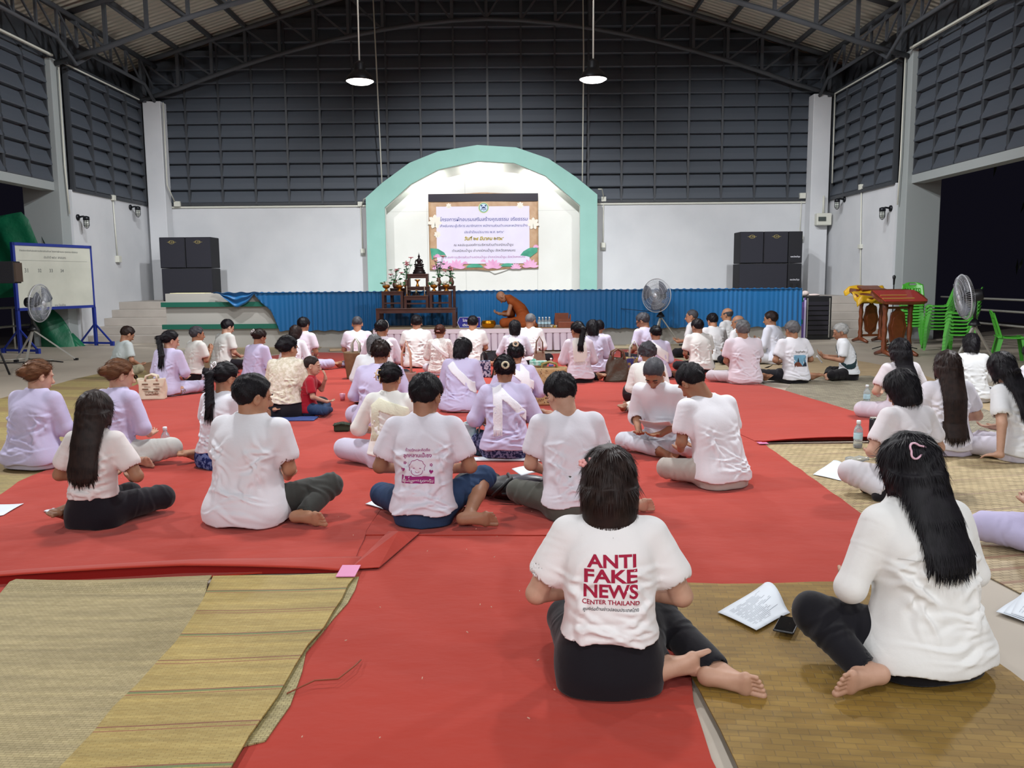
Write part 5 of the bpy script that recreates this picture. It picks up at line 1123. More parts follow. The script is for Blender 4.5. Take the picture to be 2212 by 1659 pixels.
def hair_mat(k):
    c = {'black': '0e0d11', 'dark': '1c1415', 'brown': '5b3a26', 'reddish': '3a2019', 'grey': '56565a', 'light_grey': '8d8d8c', 'saltpepper': '34343a'}[k]
    return mat('hair_'+k, c, .5, bump=(1.0, .25, .0012, (170, 170, 10)), spec=.22, var=({'black': '1d1a20', 'dark': '33241f', 'brown': '7a5236', 'reddish': '5a3325', 'grey': '7b7b7c', 'light_grey': 'b4b4b2', 'saltpepper': '55555a'}[k], 26, .3))
def cloth_mat(c, name=None, rough=.8, var=None, bump=(55, .25, .003)):
    return mat(name or 'cloth_'+c, c, rough, bump=bump, var=var, spec=.2, sheen=.15)
def legs_preset(kind):
    K = lambda k, a, d, u: dict(k=k, a=a, d=d, u=u)
    P = {
     'cross': (K((.31, .27, .095), (-.06, .34, .055), (-1, .05, -.05), (.0, .5, .8)), K((-.31, .27, .095), (.08, .25, .055), (1, .1, -.05), (.0, .5, .8))),
     'side': (K((.03, .42, .10), (.32, .09, .05), (.45, -.9, 0), (.25, .1, -1)), K((-.28, .34, .09), (.12, .34, .05), (.9, .1, 0), (0, .8, -.3))),
     'out': (K((.36, .20, .17), (.30, -.02, .055), (1, -.05, 0), (-.05, 1, .25)), K((-.30, .28, .10), (.10, .20, .05), (1, .1, 0), (0, .6, .6))),
     'kneel': (K((.14, .36, .09), (.13, -.10, .05), (.15, -1, 0), (0, 0, -1)), K((-.14, .36, .09), (-.13, -.10, .05), (-.15, -1, 0), (0, 0, -1))),
    }
    return P[kind]
ARMS = {'lap': ((.235, .07, .29), (.10, .27, .20), (-.5, .8, 0), (0, .1, 1)), 'read': ((.235, .06, .30), (.11, .27, .27), (-.5, .75, .3), (0, -.4, 1)), 'wide': ((.275, .04, .30), (.11, .26, .24), (-.6, .7, .1), (0, 0, 1)),
        'wai': ((.215, .09, .30), (.028, .27, .42), (-.02, .3, .95), (-1, 0, 0)), 'face': ((.20, .15, .36), (.06, .27, .50), (-.3, .1, .9), (-.6, -.5, 0)), 'book': ((.22, .08, .30), (.13, .33, .34), (-.3, .8, .5), (-.3, -.5, .8)),
        'plant': ((.25, .05, .28), (.27, .12, .06), (.1, 1, -.1), (0, 0, -1))}
def mirror(p): return (-p[0], p[1], p[2])
def strands(V, Q, crown, n, length, RS, lift=.25, jit=.25, zdown=None, w=.0011):
    """fine tapered ribbons of hair lying over the hair volume, combed away from the crown"""
    a, b, c = V[Q[:, 0]], V[Q[:, 1]], V[Q[:, 3]]; fn_ = np.cross(b-a, c-a); N_ = np.zeros_like(V)
    for k in range(4): np.add.at(N_, Q[:, k], fn_)
    N_ /= np.maximum(np.linalg.norm(N_, axis=1, keepdims=True), 1e-9)
    i = RS.randint(0, len(V), n); p = V[i]; nn = N_[i]; t = p-crown
    if zdown is not None:
        m = p[:, 2] < zdown; t[m] = (0, 0, -1)
    t = t+RS.normal(0, jit, t.shape)*np.linalg.norm(t, axis=1, keepdims=True); t = t-nn*(t*nn).sum(1, keepdims=True); t /= np.maximum(np.linalg.norm(t, axis=1, keepdims=True), 1e-9)
    L_ = (length*RS.uniform(.5, 1.2, n))[:, None]; B = np.cross(nn, t)*w; q0 = p-nn*.002; q1 = p+t*L_*.5+nn*L_*lift*.45; q2 = p+t*L_+nn*L_*lift*RS.uniform(-.1, .6, (n, 1))
    P = np.stack([q0-B, q0+B, q1-B, q1+B, q2-B*.12, q2+B*.12], 1).reshape(-1, 3); o = (np.arange(n)*6)[:, None]
    return P, np.concatenate([o+np.array([[0, 1, 3, 2]]), o+np.array([[2, 3, 5, 4]])])
PEOPLE = []
def person(x, y, s, hd, label, sex='m', fat=1.0, lean=.05, bend=.06, head=(0, 25, 0), hair='short', hc='black', skin='mid', shirt='e8e9f0', sleeve='short', hem=.03, fit=.016, fit2=None, collar=False,
           legs='cross', mir=False, legcol='17151c', legfat=1.0, barefoot=True, sock=None, lo=None, arms='lap', armr=None, arml=None, h=.010, z=.018, stole=None, stole_col='e9e9ea', skirt=False, legmat=None, hs=1.09, shirt_m=None,
           face=False, ex=None, foldk=1.5, seed=None, hemwave=.012, group=None, sho=1.0, neckz=0.0, pantcut=True, hx=0.0, hairlen=None, nofeet=False, skinleg=False, rolled=0.0):
    seed = seed if seed is not None else int(abs(x*37+y*91)*10) % 9973
    RN = random.Random(seed)
    t = thing('person', label, 'person', (x, y, z), -math.radians(hd), sc=s, group=group)
    tor, yc = torso_fn(sex, lean, bend, fat, -.010)
    s_ = s; sw = (.180 if sex == 'm' else .158)*fat**.5*sho; shz = .558
    ysh = float(yc(shz)); S = {1: np.array((sw, ysh+.005, shz)), -1: np.array((-sw, ysh+.005, shz))}
    aR = armr or arms; aL = arml or arms; A = {}
    for sg, nm in ((1, aR), (-1, aL)):
        e, w_, d, n = ARMS[nm] if isinstance(nm, str) else nm
        if sg < 0: e, w_, d, n = mirror(e), mirror(w_), mirror(d), mirror(n)
        yo = ysh*.55
        A[sg] = (np.array(e)+(0, yo, .018), np.array(w_)+(0, yo, .01), d, n)
    yw, pt, rl = [math.radians(q) for q in head]
    Rh = rotm(-yw, pt, rl); Nb = np.array((0, float(yc(.60)), .610)); Hc = Nb+np.array((hx+.02*math.sin(yw), .012+.125*math.sin(pt*.75), .134*math.cos(pt*.62)+neckz))
    if hs > 1.15: Hc = Hc+np.array((0, 0, .03*(hs-1.09)*4))
    def HP(p): return Hc+Rh @ (np.array(p)*hs)
    L = legs_preset(legs) if isinstance(legs, str) else legs
    if lo: L = tuple(dict(a, **(b or {})) for a, b in zip(L, lo))
    if mir: L = ({k: mirror(v) for k, v in L[1].items()}, {k: mirror(v) for k, v in L[0].items()})
    legd = {1: L[0], -1: L[1]}
    # ---- body
    v = Vol(h if h > .006 else .0042)
    v.add(tor, (-.26*fat, -.25, 0), (.26*fat, .5, .66), .02)
    v.cone(S[1]*(.75, 1, 1), S[-1]*(.75, 1, 1), .052, .052, .05)
    for sg in (1, -1):
        e, w_, d, n = A[sg]
        v.cone(S[sg], e, .050*fat**.4, .040, .03); v.cone(e, w_, .039, .026, .015); hand(v, w_, d, n, 1 if sg > 0 else -1, .35, sc=.95)
    v.cone(Nb+(0, -.01, -.02), HP((0, -.020, -.050)), .064 if sex == 'm' else .055, .058 if sex == 'm' else .050, .03)
    E3 = Rh
    v.ell(HP((0, -.012, .030)), np.array((.077, .098, .088))*hs, E3, .02); v.ell(HP((0, .020, -.030)), np.array((.064, .076, .080))*hs, E3, .02); v.ell(HP((0, .036, -.082)), np.array((.044, .046, .032))*hs, E3, .02)
    v.cone(HP((0, .090, .0)), HP((0, .110, -.032)), .008*hs, .0135*hs, .012); v.ell(HP((0, .101, -.037)), np.array((.019, .012, .009))*hs, E3, .006)
    v.ell(HP((0, .080, .024)), np.array((.052, .018, .010))*hs, E3, .014); v.ell(HP((0, .092, -.066)), np.array((.023, .011, .008))*hs, E3, .006)
    for sg in (1, -1):
        v.ell(HP((sg*.031, .100, .004)), np.array((.016, .012, .010))*hs, E3, .008, 1)
        Re = Rh @ rotm(sg*-.45, 0, 0); v.ell(HP((sg*.080, -.004, -.012)), np.array((.010, .021, .033))*hs, Re, .008); v.ell(HP((sg*.089, .002, -.008)), np.array((.006, .010, .016))*hs, Re, .004, 1)
    kn = .9 if not skinleg else 1.0
    for sg in (1, -1):
        q = legd[sg]; hp = np.array((sg*.085, .03, .10)); v.cone(hp, q['k'], .085*legfat, .052, .03); v.cone(q['k'], np.array(q['k'])*.55+np.array(q['a'])*.45, .050, .046, .02); v.cone(np.array(q['k'])*.55+np.array(q['a'])*.45, q['a'], .046, .032, .02)
        foot(v, q['a'], q['d'], q['u'], -sg*1.0)
    v.add(lambda X, Y, Z: -Z+.001+0*X+0*Y, (-9, -9, -9), (9, 9, 9), .0, 2)
    vol_obj(v, 'body', skin_mat(skin), t)
    # ---- trousers or skirt
    lm = legmat or cloth_mat(legcol)
    v = Vol(h); tp, _ = torso_fn(sex, lean, bend, fat*1.0, .003+.003*legfat)
    v.add(lambda X, Y, Z: np.maximum(tp(X, Y, Z), Z-.27), (-.3, -.3, 0), (.3, .4, .3), .03)
    kk = .09 if skirt else .035; items = []
    for sg in (1, -1):
        q = legd[sg]; hp = np.array((sg*.085, .03, .10)); K_ = np.array(q['k']); A_ = np.array(q['a']); fr = 1.0-rolled*.6 if skinleg != sg else .06
        v.cone(hp, K_, .098*legfat, .071*legfat, kk); e_ = K_+(A_-K_)*(.93 if fr == 1 else fr); v.cone(K_, e_, .070*legfat, .052*legfat, kk*.7)
        if fr < 1 or not skirt: u = (A_-K_)/np.linalg.norm(A_-K_); v.cone(e_-u*.02, e_+u*.09, .043*legfat, .043*legfat, .004, 1)
        for c, n_ in ((K_, K_-hp), (hp*.6+K_*.4, K_-hp), (K_*.6+A_*.4, A_-K_), (K_*.8+A_*.2, A_-K_), (hp*.3+K_*.7, K_-hp)):
            n_ = n_/np.linalg.norm(n_)+np.array([RN.uniform(-.35, .35) for _ in range(3)]); n_ /= np.linalg.norm(n_)
            for _ in range(2): items.append((c+np.array([RN.uniform(-.04, .04) for _ in range(3)]), n_, .011+.004*RN.random(), .006, .08))
    if skirt: v.ell((0, .16, .07), (.22, .20, .07), None, .06)
    v.disp(folds(seed+1, items, foldk)); v.disp(ripples(seed+2, .003))
    v.add(lambda X, Y, Z: -Z+.002+0*X+0*Y, (-9, -9, -9), (9, 9, 9), .0, 2)
    vol_obj(v, 'skirt' if skirt else 'trousers', lm, t)
    if sock:
        for sg in (1, -1):
            q = legd[sg]; v = Vol(h); A_ = np.array(q['a']); u = (np.array(q['k'])-A_); u /= np.linalg.norm(u); v.cone(A_, A_+u*.02, .036, .036, .01); dd = np.array(q['d'], float); dd /= np.linalg.norm(dd)
            foot(v, q['a'], q['d'], q['u'], -sg, toes=False); v.cone(A_+dd*.12-np.array(q['u'])*.036, A_+dd*.145-np.array(q['u'])*.036, .034, .026, .03)
            old = v.bake; v.disp(lambda X, Y, Z, V_: V_-.004); v.add(lambda X, Y, Z: -Z+.001+0*X+0*Y, (-9, -9, -9), (9, 9, 9), .0, 2); vol_obj(v, 'sock', cloth_mat(sock), t)
    # ---- shirt
    f2 = fit2 if fit2 is not None else fit+.012
    off = lambda Z: fit+(f2-fit)*smooth_step(.30, .08, Z)
    ts, _ = torso_fn(sex, lean, bend, fat, off)
    v = Vol(h); hw = RN.uniform(0, 6)
    v.add(ts, (-.3*fat-.03, -.32, 0), (.3*fat+.03, .55, .68), .03); v.cone(S[1]*(.8, 1, 1)+(0, 0, .002), S[-1]*(.8, 1, 1)+(0, 0, .002), .060, .060, .05)
    items = []
    for sg in (1, -1):
        e, w_, d, n = A[sg]; u = (e-S[sg]); ln = np.linalg.norm(u); u /= ln
        if sleeve == 'short':
            q = S[sg]+u*ln*.62; v.cone(S[sg], q, .062*fat**.5, .074*fat**.5, .035); v.carve_late(q-u*.006, q+u*.08, max(.048, .074*fat**.5-2.1*h), max(.05, .074*fat**.5-1.7*h))
        elif sleeve == 'elbow':
            q = e+(w_-e)*.12; v.cone(S[sg], e, .062*fat**.5, .068, .035); v.cone(e, q, .066, .066, .02); uu = (w_-e)/np.linalg.norm(w_-e); v.carve_late(q+uu*.004, q+uu*.08, max(.046, .066-1.9*h), max(.046, .066-1.7*h))
        else:
            v.cone(S[sg], e, .060*fat**.5, .056, .035); q = e+(w_-e)*.9; v.cone(e, q, .056, .042, .02)
        for k in range(4): c = S[sg]+u*ln*(.10+.10*k); nn = u+np.array([RN.uniform(-.6, .6) for _ in range(3)]); nn /= np.linalg.norm(nn); items.append((c, nn, .010, .004, .055))
    v.disp(ripples(seed, .0035))
    # creases: from the armpits inwards, bundled across the small of the back
    for sg in (1, -1):
        for k in range(5):
            a = math.radians(35+k*14+RN.uniform(-8, 8)); c = (sg*(.13*fat-.012*k), -.10, .44-.045*k+RN.uniform(-.02, .02)); items.append((c, (-sg*math.sin(a)*.35, 0, math.cos(a)), .009+.005*RN.random(), .0060, .11))
            items.append((c, (sg*math.sin(a), 0, math.cos(a)), .012, .005, .11))
    for k in range(9):
        c = (RN.uniform(-.11, .11)*fat, -.12, RN.uniform(hem+.03, .26)); a = RN.uniform(-.45, .45); items.append((c, (math.sin(a), 0, math.cos(a)), .008+.006*RN.random(), .006, .09+.05*RN.random()))
        c = (RN.uniform(-.11, .11)*fat, .10+ysh*.4, RN.uniform(.05, .4)); items.append((c, (math.sin(a), 0, math.cos(a)), .012, .006, .12))
    v.disp(folds(seed, items, foldk))
    v.ell(Nb+(0, .028, .040), (.066, .072, .040), None, .008, 1)
    v.add(lambda X, Y, Z: (hem+hemwave*np.sin(X*22+hw)*.6+hemwave*np.sin(Y*17+hw)*.5)-Z, (-9, -9, -9), (9, 9, 9), .0, 2)
    so = vol_obj(v, 'shirt', shirt_m or cloth_mat(shirt), t); so_v = v
    if collar:
        v2 = Vol(min(h, .008)); v2.cone(Nb+(0, .015, .0), Nb+(0, .022, .028), .074, .064, .0); v2.cone(Nb+(0, .014, -.05), Nb+(0, .03, .08), .066, .055, .004, 1); v2.add(lambda X, Y, Z: Z-(Nb[2]+.034)+.25*np.maximum(0, Y-Nb[1]-.02)+0*X, (-9,)*3, (9,)*3, 0, 2); vol_obj(v2, 'collar', shirt_m or cloth_mat(shirt), so)
    # ---- stole or shawl: bands lying over the shirt  (x, z, normal x, normal z, half width, z from, z to)
    if stole:
        v2 = Vol(min(h, .009)); off2 = lambda Z: off(Z)+.013; t2, _ = torso_fn(sex, lean, bend, fat, off2)
        def sf(X, Y, Z):
            g = 9.0
            for (cx, cz, nx, nz, w_, z0, z1, side) in stole:
                q = np.abs((X-cx)*nx+(Z-cz)*nz)-w_+0*Y; q = np.maximum(q, np.maximum(z0-Z, Z-z1)+0*X+0*Y)
                if side: q = np.maximum(q, side*(Y-float(yc(.4)))+0*X+0*Z)
                g = np.minimum(g, q)
            base = t2(X, Y, Z); sh = np.sqrt(np.maximum((np.clip(X, -sw*.8, sw*.8)-X)**2+(Y-ysh-.005)**2+(Z-shz)**2, 0))-.073
            return np.maximum(np.minimum(base, sh), g)
        v2.add(sf, (-.33*fat, -.35, .02), (.33*fat, .55, .70), 0); v2.disp(ripples(seed+5, .003, 40, 5)); v2.ell(Nb+(0, .02, .045), (.055, .06, .045), None, .006, 1)
        vol_obj(v2, 'stole', cloth_mat(stole_col, rough=.85, bump=(70, .5, .004)), t)
        mb = MB()
        for (cx, cz, nx, nz, w_, z0, z1, side) in stole:
            if side == 1 and nx > .9:
                for k in range(14):
                    xx = cx-w_+2*w_*(k+.5)/14; zz = z0+.005; yy = float(yc(zz))-np.interp(zz, TZ, TB)*(fat*.6+.4)-float(off(np.array(zz)))-.008; mb.tube([(xx, yy, zz+.01), (xx+RN.uniform(-.004, .004), yy-.006, zz-.02), (xx+RN.uniform(-.006, .006), yy-.004, zz-.045)], .0032, 4)
        if mb.v: mb.build('fringe', cloth_mat(stole_col, rough=.85, bump=(70, .5, .004)), [c for c in bpy.data.objects if c.parent == t and c.name.startswith('stole')][-1])
    # ---- hair
    hm = hair_mat(hc); v = Vol(min(h, .008)); T = {'short': .012, 'buzz': .004, 'thin': .006, 'bald': .004, 'curly': .028, 'bob': .020, 'bun': .011, 'pony': .011, 'long': .018}[hair]
    gv = [-.14, -.06, -.03, -.005, .02, .035, .05, .07, .13]; gz_ = [-.082, -.080, -.045, .006, .010, -.006, .026, .056, .062]
    if hair in ('bun', 'pony'): gz_ = [-.075, -.070, -.04, .0, .01, .01, .04, .062, .066]
    if hair in ('long', 'bob'): gv = [-.14, .0, .03, .045, .06, .08, .13]; gz_ = [-.125, -.125, -.11, -.03, .045, .055, .06] if hair == 'bob' else [-.07, -.07, -.09, -.03, .045, .055, .06]
    if hair == 'curly': gz_ = [-.085, -.08, -.05, -.03, -.02, .0, .05, .06, .06]
    if hair == 'buzz': gz_ = [-.05, -.05, -.02, .02, .02, .01, .035, .062, .066]
    Ri = Rh.T; cr = np.array((.077, .098, .088))*hs; bald = hair == 'bald'
    def hf(X, Y, Z):
        dx, dy, dz = X-Hc[0], Y-Hc[1], Z-Hc[2]; U = (Ri[0][0]*dx+Ri[0][1]*dy+Ri[0][2]*dz)/hs; V_ = (Ri[1][0]*dx+Ri[1][1]*dy+Ri[1][2]*dz)/hs; W = (Ri[2][0]*dx+Ri[2][1]*dy+Ri[2][2]*dz)/hs
        r = np.array((.077+T, .098+T, .088+T)); k0 = np.sqrt((U/r[0])**2+((V_+.012)/r[1])**2+((W-.030)/r[2])**2)
        if hair in ('long', 'bob'):   # falls straight below the widest part of the head
            k0 = np.where(W < .03, np.sqrt((U/r[0])**2+((V_+.012)/r[1])**2+(np.minimum(W-.030, 0)/(.42 if hair == 'long' else .22))**2), k0)
        g = np.interp(V_, gv, gz_)-W; d = (k0-1)*r.min()*hs+(T*1.05*hs*(1-smooth_step(0, .032, -g)) if hair in ('short', 'buzz', 'thin', 'bun', 'pony', 'curly') else 0)
        d = np.maximum(d, g*.7*hs)
        if bald: d = np.maximum(d, (W-.055+.4*np.maximum(0, V_+.02))*hs)
        tex = .0035 if hair in ('short', 'bun', 'pony', 'long', 'bob') else (.010 if hair == 'curly' else .0012)
        fq = 60 if hair == 'curly' else 85
        return d+tex*np.sin(U*fq+2.1*np.sin(W*41+seed))*np.sin(W*fq*.8+V_*50+seed)
    v.add(hf, Hc-.19*hs, Hc+.17*hs, .0)
    MBh = MB(); back = lambda zz: float(yc(min(zz, .56)))-np.interp(zz, TZ, TB)*(fat*.6+.4)-float(off(np.array(zz)))
    if hair == 'bun':
        v.ell(HP((0.0, -.112, .012)), np.array((.046, .038, .044))*hs, Rh, .012)
    if hair == 'pony':
        pb = HP((0, -.105, .03)); z1 = hairlen or .40
        pts = [pb, HP((0, -.145, .0)), np.array((Hc[0]*.6, min(back(.52)-.02, HP((0, -.14, -.1))[1]), .55)), np.array((Hc[0]*.5, back(z1)-.02, z1+.02))]
        v.chain(pts, [.024, .030, .032, .012], .012, (1.25, 1, 1))
        for k in range(26):
            a = RN.uniform(-1, 1); MBh.tube([pts[1]+np.array((a*.02, -.01, 0)), pts[2]+np.array((a*.035, -.02*math.cos(a*1.5), 0)), np.array((pts[3][0]+a*.055, back(z1)-.014, z1+RN.uniform(-.06, .03)))], [.010, .009, .001], 6, False)
    if hair == 'long':
        z1 = hairlen or .36; w0 = .088
        y1 = back(z1)-.022; zt_ = Hc[2]-.02; tz = np.array([z1, z1+.03, z1+.25*(zt_-z1), z1+.6*(zt_-z1), zt_]); ta_ = np.array([.060, .082, .094, .100, .104])*(hs/1.09); tb_ = np.array([.010, .020, .030, .048, .086])
        ty = np.array([y1]+[min(Hc[1]-.050+(y1-Hc[1]+.050)*f_, back(zz)-.012) if zz < .6 else Hc[1]-.050+(y1-Hc[1]+.050)*f_ for f_, zz in ((.97, tz[1]), (.75, tz[2]), (.38, tz[3]), (0, tz[4]))]); tx = Hc[0]*np.array([.5, .55, .65, .85, 1.0])
        if z1 > .5: ty[:] = Hc[1]-.052; ta_ = np.array([.090, .096, .101, .103, .104])*(hs/1.09); tb_ = np.array([.066, .074, .080, .085, .088])
        def sheet_fn(X, Y, Z):
            a_ = np.interp(Z, tz, ta_).astype(f32); b_ = np.interp(Z, tz, tb_).astype(f32); q_ = np.sqrt(((X-np.interp(Z, tz, tx))/a_)**2+((Y-np.interp(Z, tz, ty))/b_)**2)
            return np.maximum((q_-1)*b_, np.maximum(z1-Z, Z-zt_-.02)+0*X+0*Y)
        v.add(sheet_fn, (Hc[0]*.5-.13, min(ty)-.05, z1), (Hc[0]+.13, Hc[1]+.06, zt_+.03), .03)
        nl = 150 if h < .006 else (80 if h < .0085 else 44)
        for k in range(nl):
            a = -1+2*(k+.5)/nl+RN.uniform(-.03, .03); ze = z1+RN.uniform(-.060, .02)+.04*a*a; dy = .022*math.sqrt(max(0, 1-a*a)); r0 = .0055 if h < .006 else .008; zt = z1+.10
            if z1 > .5:
                yy = Hc[1]-.052-.070*math.sqrt(max(0, 1-a*a)); MBh.tube([(Hc[0]+a*.090, yy+.012, z1+.07), (Hc[0]+a*.094, yy+.004, z1+.02), (Hc[0]+a*.090+RN.uniform(-.008, .008), yy+.012, ze)], [r0*.8, r0, .0006], 6, False); continue
            MBh.tube([(Hc[0]*.8+a*.096, min(back(zt+.06), Hc[1]-.02)+.006-dy, zt+.06), (Hc[0]*.7+a*.100, back(zt)-.004-dy, zt), (Hc[0]*.65+a*.104, back((ze+zt)/2)-.010-dy*.5, (ze+zt)/2), (Hc[0]*.6+a*.110+RN.uniform(-.010, .010), back(ze)-.007, ze)], [r0*.8, r0, r0*.8, .0006], 6, False)
    if hair == 'curly': v.disp(ripples(seed, .006, 55, 60))
    V, Q = v.mesh(); RS = np.random.RandomState(seed); nst = 7000 if h < .006 else (3600 if h < .0085 else (2000 if h < .0105 else 1100))
    par = {'short': (.020, .30, .28), 'buzz': (.006, .4, .3), 'thin': (.012, .2, .3), 'bald': (.006, .3, .3), 'curly': (.022, .5, 1.2), 'bob': (.055, .03, .04), 'bun': (.045, .05, .10), 'pony': (.045, .03, .06), 'long': (.055, .02, .03)}[hair]
    P2, Q2 = strands(V, Q, HP((0, -.03, .13)) if hair not in ('bun', 'pony') else HP((0, .08, .06)), nst, par[0], RS, par[1], par[2], Hc[2]-.02 if hair in ('long', 'bob') else None, .0011 if h < .009 else .0020)
    Q = np.concatenate([Q, Q2+len(V)]); V = np.concatenate([V, P2])
    if MBh.v: Q = np.concatenate([Q, np.array(MBh.f, dtype=np.int64)+len(V)]); V = np.concatenate([V, np.array(MBh.v)])
    ho = raw_mesh('hair', V, Q, hm, t)
    if face:
        for sg in (1, -1):
            MB().ell(HP((sg*.031, .083, .002)), np.array((.016, .012, .0075))*hs, 10, 6, Matrix(Rh.tolist())).build('eyelid', skin_mat(skin), t, smooth=True)
            MB().tube([HP((sg*.017, .096, -.001)), HP((sg*.031, .0975, -.004)), HP((sg*.045, .091, -.001))], .0022, 5).build('eyelash', hair_mat('black'), t, smooth=True)
            MB().tube([HP((sg*.014, .098, .022)), HP((sg*.030, .098, .027)), HP((sg*.048, .088, .022))], .0035, 5).build('eyebrow', hair_mat('black'), t, smooth=True)
        MB().tube([HP((-.020, .096, -.068)), HP((0, .103, -.067)), HP((.020, .096, -.068))], .0025, 5).build('mouth', mat('lip', '7d3f3a', .5), t, smooth=True)
    r = dict(t=t, HP=HP, Rh=Rh, shirt=so, sv=so_v, hair=ho, back=back, A=A, Hc=Hc, yc=yc, fat=fat, Nb=Nb, sw=sw, RN=RN)
    return r
def clip(r, kind, col, pos=(0, -.115, .03), rough=.4, roll=0.0):
    m = mat('clip_'+col, col, rough); HP = r['HP']; Rm = Matrix(r['Rh'].tolist()); P = Vector(HP(pos)); mb = MB(); Q = Rm @ Matrix.Rotation(roll, 3, 'Y')
    L = lambda p: P+Q @ Vector(p)
    if kind == 'claw':
        mb.tube([L((-.018, -.012, .045)), L((-.02, -.022, 0)), L((-.016, -.012, -.045)), L((.016, -.012, -.045)), L((.02, -.022, 0)), L((.018, -.012, .045)), L((-.018, -.012, .045))], .0048, 6); mb.tube([L((-.02, -.022, 0)), L((.02, -.022, 0))], .006, 6); mb.tube([L((-.02, -.02, .015)), L((-.045, -.0, .02))], .004, 5).tube([L((-.02, -.02, -.015)), L((-.045, -.0, -.02))], .004, 5)
    elif kind == 'ring':
        mb.tube([L(((.034+.007*math.cos(3*a))*math.cos(a)*1.1, -.006, (.026+.006*math.cos(3*a))*math.sin(a))) for a in [2*PI*k/36 for k in range(37)]], .0042, 6, False)
    elif kind == 'scrunchie':
        for k in range(14): a = 2*PI*k/14; mb.ell(L((.026*math.cos(a), -.012, .026*math.sin(a))), (.011, .011, .011), 8, 6)
    elif kind == 'bar': mb.tube([L((-.03, -.012, 0)), L((0, -.02, .004)), L((.03, -.012, 0))], .008, 8)
    elif kind == 'flower':
        for k in range(5): a = 2*PI*k/5; mb.ell(L((.009*math.cos(a)-.012, -.006, .009*math.sin(a))), (.008, .005, .008), 8, 6)
        mb.cbox(L((.016, -.006, 0)), (.010, .006, .042), Q).cbox(L((.008, -.006, -.004)), (.018, .006, .01), Q)
    elif kind == 'dot': mb.ell(L((0, 0, 0)), (.008, .006, .006), 8, 6)
    elif kind == 'band': mb.tube([HP((.092*math.cos(a), -.01, .03+.102*math.sin(a))) for a in [PI*k/16 for k in range(17)]], .004, 6)
    return mb.build('hair_clip', m, r['hair'], smooth=True)
def print_on(r, V2, F2, m, name, dy=.0018, step=.014):
    """press flat artwork (x, z in metres of the figure) on to the back of the shirt"""
    if not V2: return
    v = r['sv']; bm = bmesh.new(); vs = [bm.verts.new((p[0], 0, p[1])) for p in V2]
    for f in F2:
        try: bm.faces.new([vs[i] for i in f])
        except ValueError: pass
    xs = [p[0] for p in V2]; zs = [p[1] for p in V2]; x = min(xs)+step
    while x < max(xs): bmesh.ops.bisect_plane(bm, geom=bm.verts[:]+bm.edges[:]+bm.faces[:], plane_co=(x, 0, 0), plane_no=(1, 0, 0)); x += step
    z_ = min(zs)+step
    while z_ < max(zs): bmesh.ops.bisect_plane(bm, geom=bm.verts[:]+bm.edges[:]+bm.faces[:], plane_co=(0, 0, z_), plane_no=(0, 0, 1)); z_ += step
    F, lo, h = v.F, v.lo, v.h
    for p in bm.verts:
        fx = (p.co.x-lo[0])/h; fz = (p.co.z-lo[2])/h; i, k = int(fx), int(fz); a, b = fx-i, fz-k
        i = min(max(i, 0), F.shape[0]-2); k = min(max(k, 0), F.shape[2]-2)
        c = F[i, :, k]*(1-a)*(1-b)+F[i+1, :, k]*a*(1-b)+F[i, :, k+1]*(1-a)*b+F[i+1, :, k+1]*a*b; j = np.nonzero(c < 0)[0]
        if len(j) and j[0] > 0: j = j[0]; y_ = lo[1]+h*(j-1+c[j-1]/(c[j-1]-c[j]))
        else: y_ = lo[1]
        p.co.y = y_-dy
    me = bpy.data.meshes.new(name); bm.to_mesh(me); bm.free(); me.materials.append(m); o = bpy.data.objects.new(name, me); COL.objects.link(o); o.parent = r['shirt']; return o
def art(mb_list): 
    V = []; F = []
    for v, f, dx, dz in mb_list: o = len(V); V += [(p[0]+dx, p[1]+dz) for p in v]; F += [tuple(i+o for i in g) for g in f]
    return V, F
def rect2(x0, z0, x1, z1): return [(x0, z0), (x1, z0), (x1, z1), (x0, z1)], [(0, 1, 2, 3)], 0, 0
def held_sheet(r, c, w_, h_, rot=(0, 0, 0), label='white printed sheet held in the hands', name='held_paper', fold=True):
    """sheet held by a person: a thing of its own, placed in the person's space"""
    t = r['t']; M_ = Matrix.LocRotScale(t.location, t.rotation_euler, t.scale); p = M_ @ Vector(c)
    Q = Matrix.Rotation(t.rotation_euler.z, 3, 'Z') @ (Matrix.Rotation(rot[2], 3, 'Z') @ Matrix.Rotation(rot[0], 3, 'X') @ Matrix.Rotation(rot[1], 3, 'Y'))
    mb = MB().grid(lambda u, v_: tuple(Q @ Vector(((u-.5)*w_, (v_-.5)*h_, .04*abs(u-.5)**1.3 if fold else .01*math.sin(u*3)))), 14, 6)
    return tag(mb.build(name, m_paper, smooth=True, solid=.002, loc=p), label, 'paper')
# ------------------------------------------------------------------ who sits where (world metres)
LAV, WHT, CRM, OFF = 'c6bedd', 'e4e4ea', 'e0dccb', 'd9d8d6'
PINKW = 'd9cfdb'
m_lace = mat('cream_lace', 'd3cab4', .85, var=('e6dfcf', 30, .06), bump=(45, .9, .006), spec=.2)
m_lace2 = mat('pale_lace', 'd8d3cf', .85, var=('e9e6e2', 34, .06), bump=(55, .9, .005), spec=.2)
m_navyp = mat('navy_print_cloth', '20254a', .8, var=('6d6f93', 42, .03), bump=(60, .3, .003), spec=.2)
m_bluep = mat('blue_print_cloth', '1c2c66', .8, var=('6d83b8', 30, .035), bump=(60, .3, .003), spec=.2)
m_denim = mat('denim', '34496c', .8, bump=(80, .4, .003), var=('263852', 8, .3), spec=.2)
ST_R = [(-.02, .40, .62, .785, .055, .16, .60, 1), (.0, .44, .60, .80, .10, .30, .66, -1)]       # diagonal band
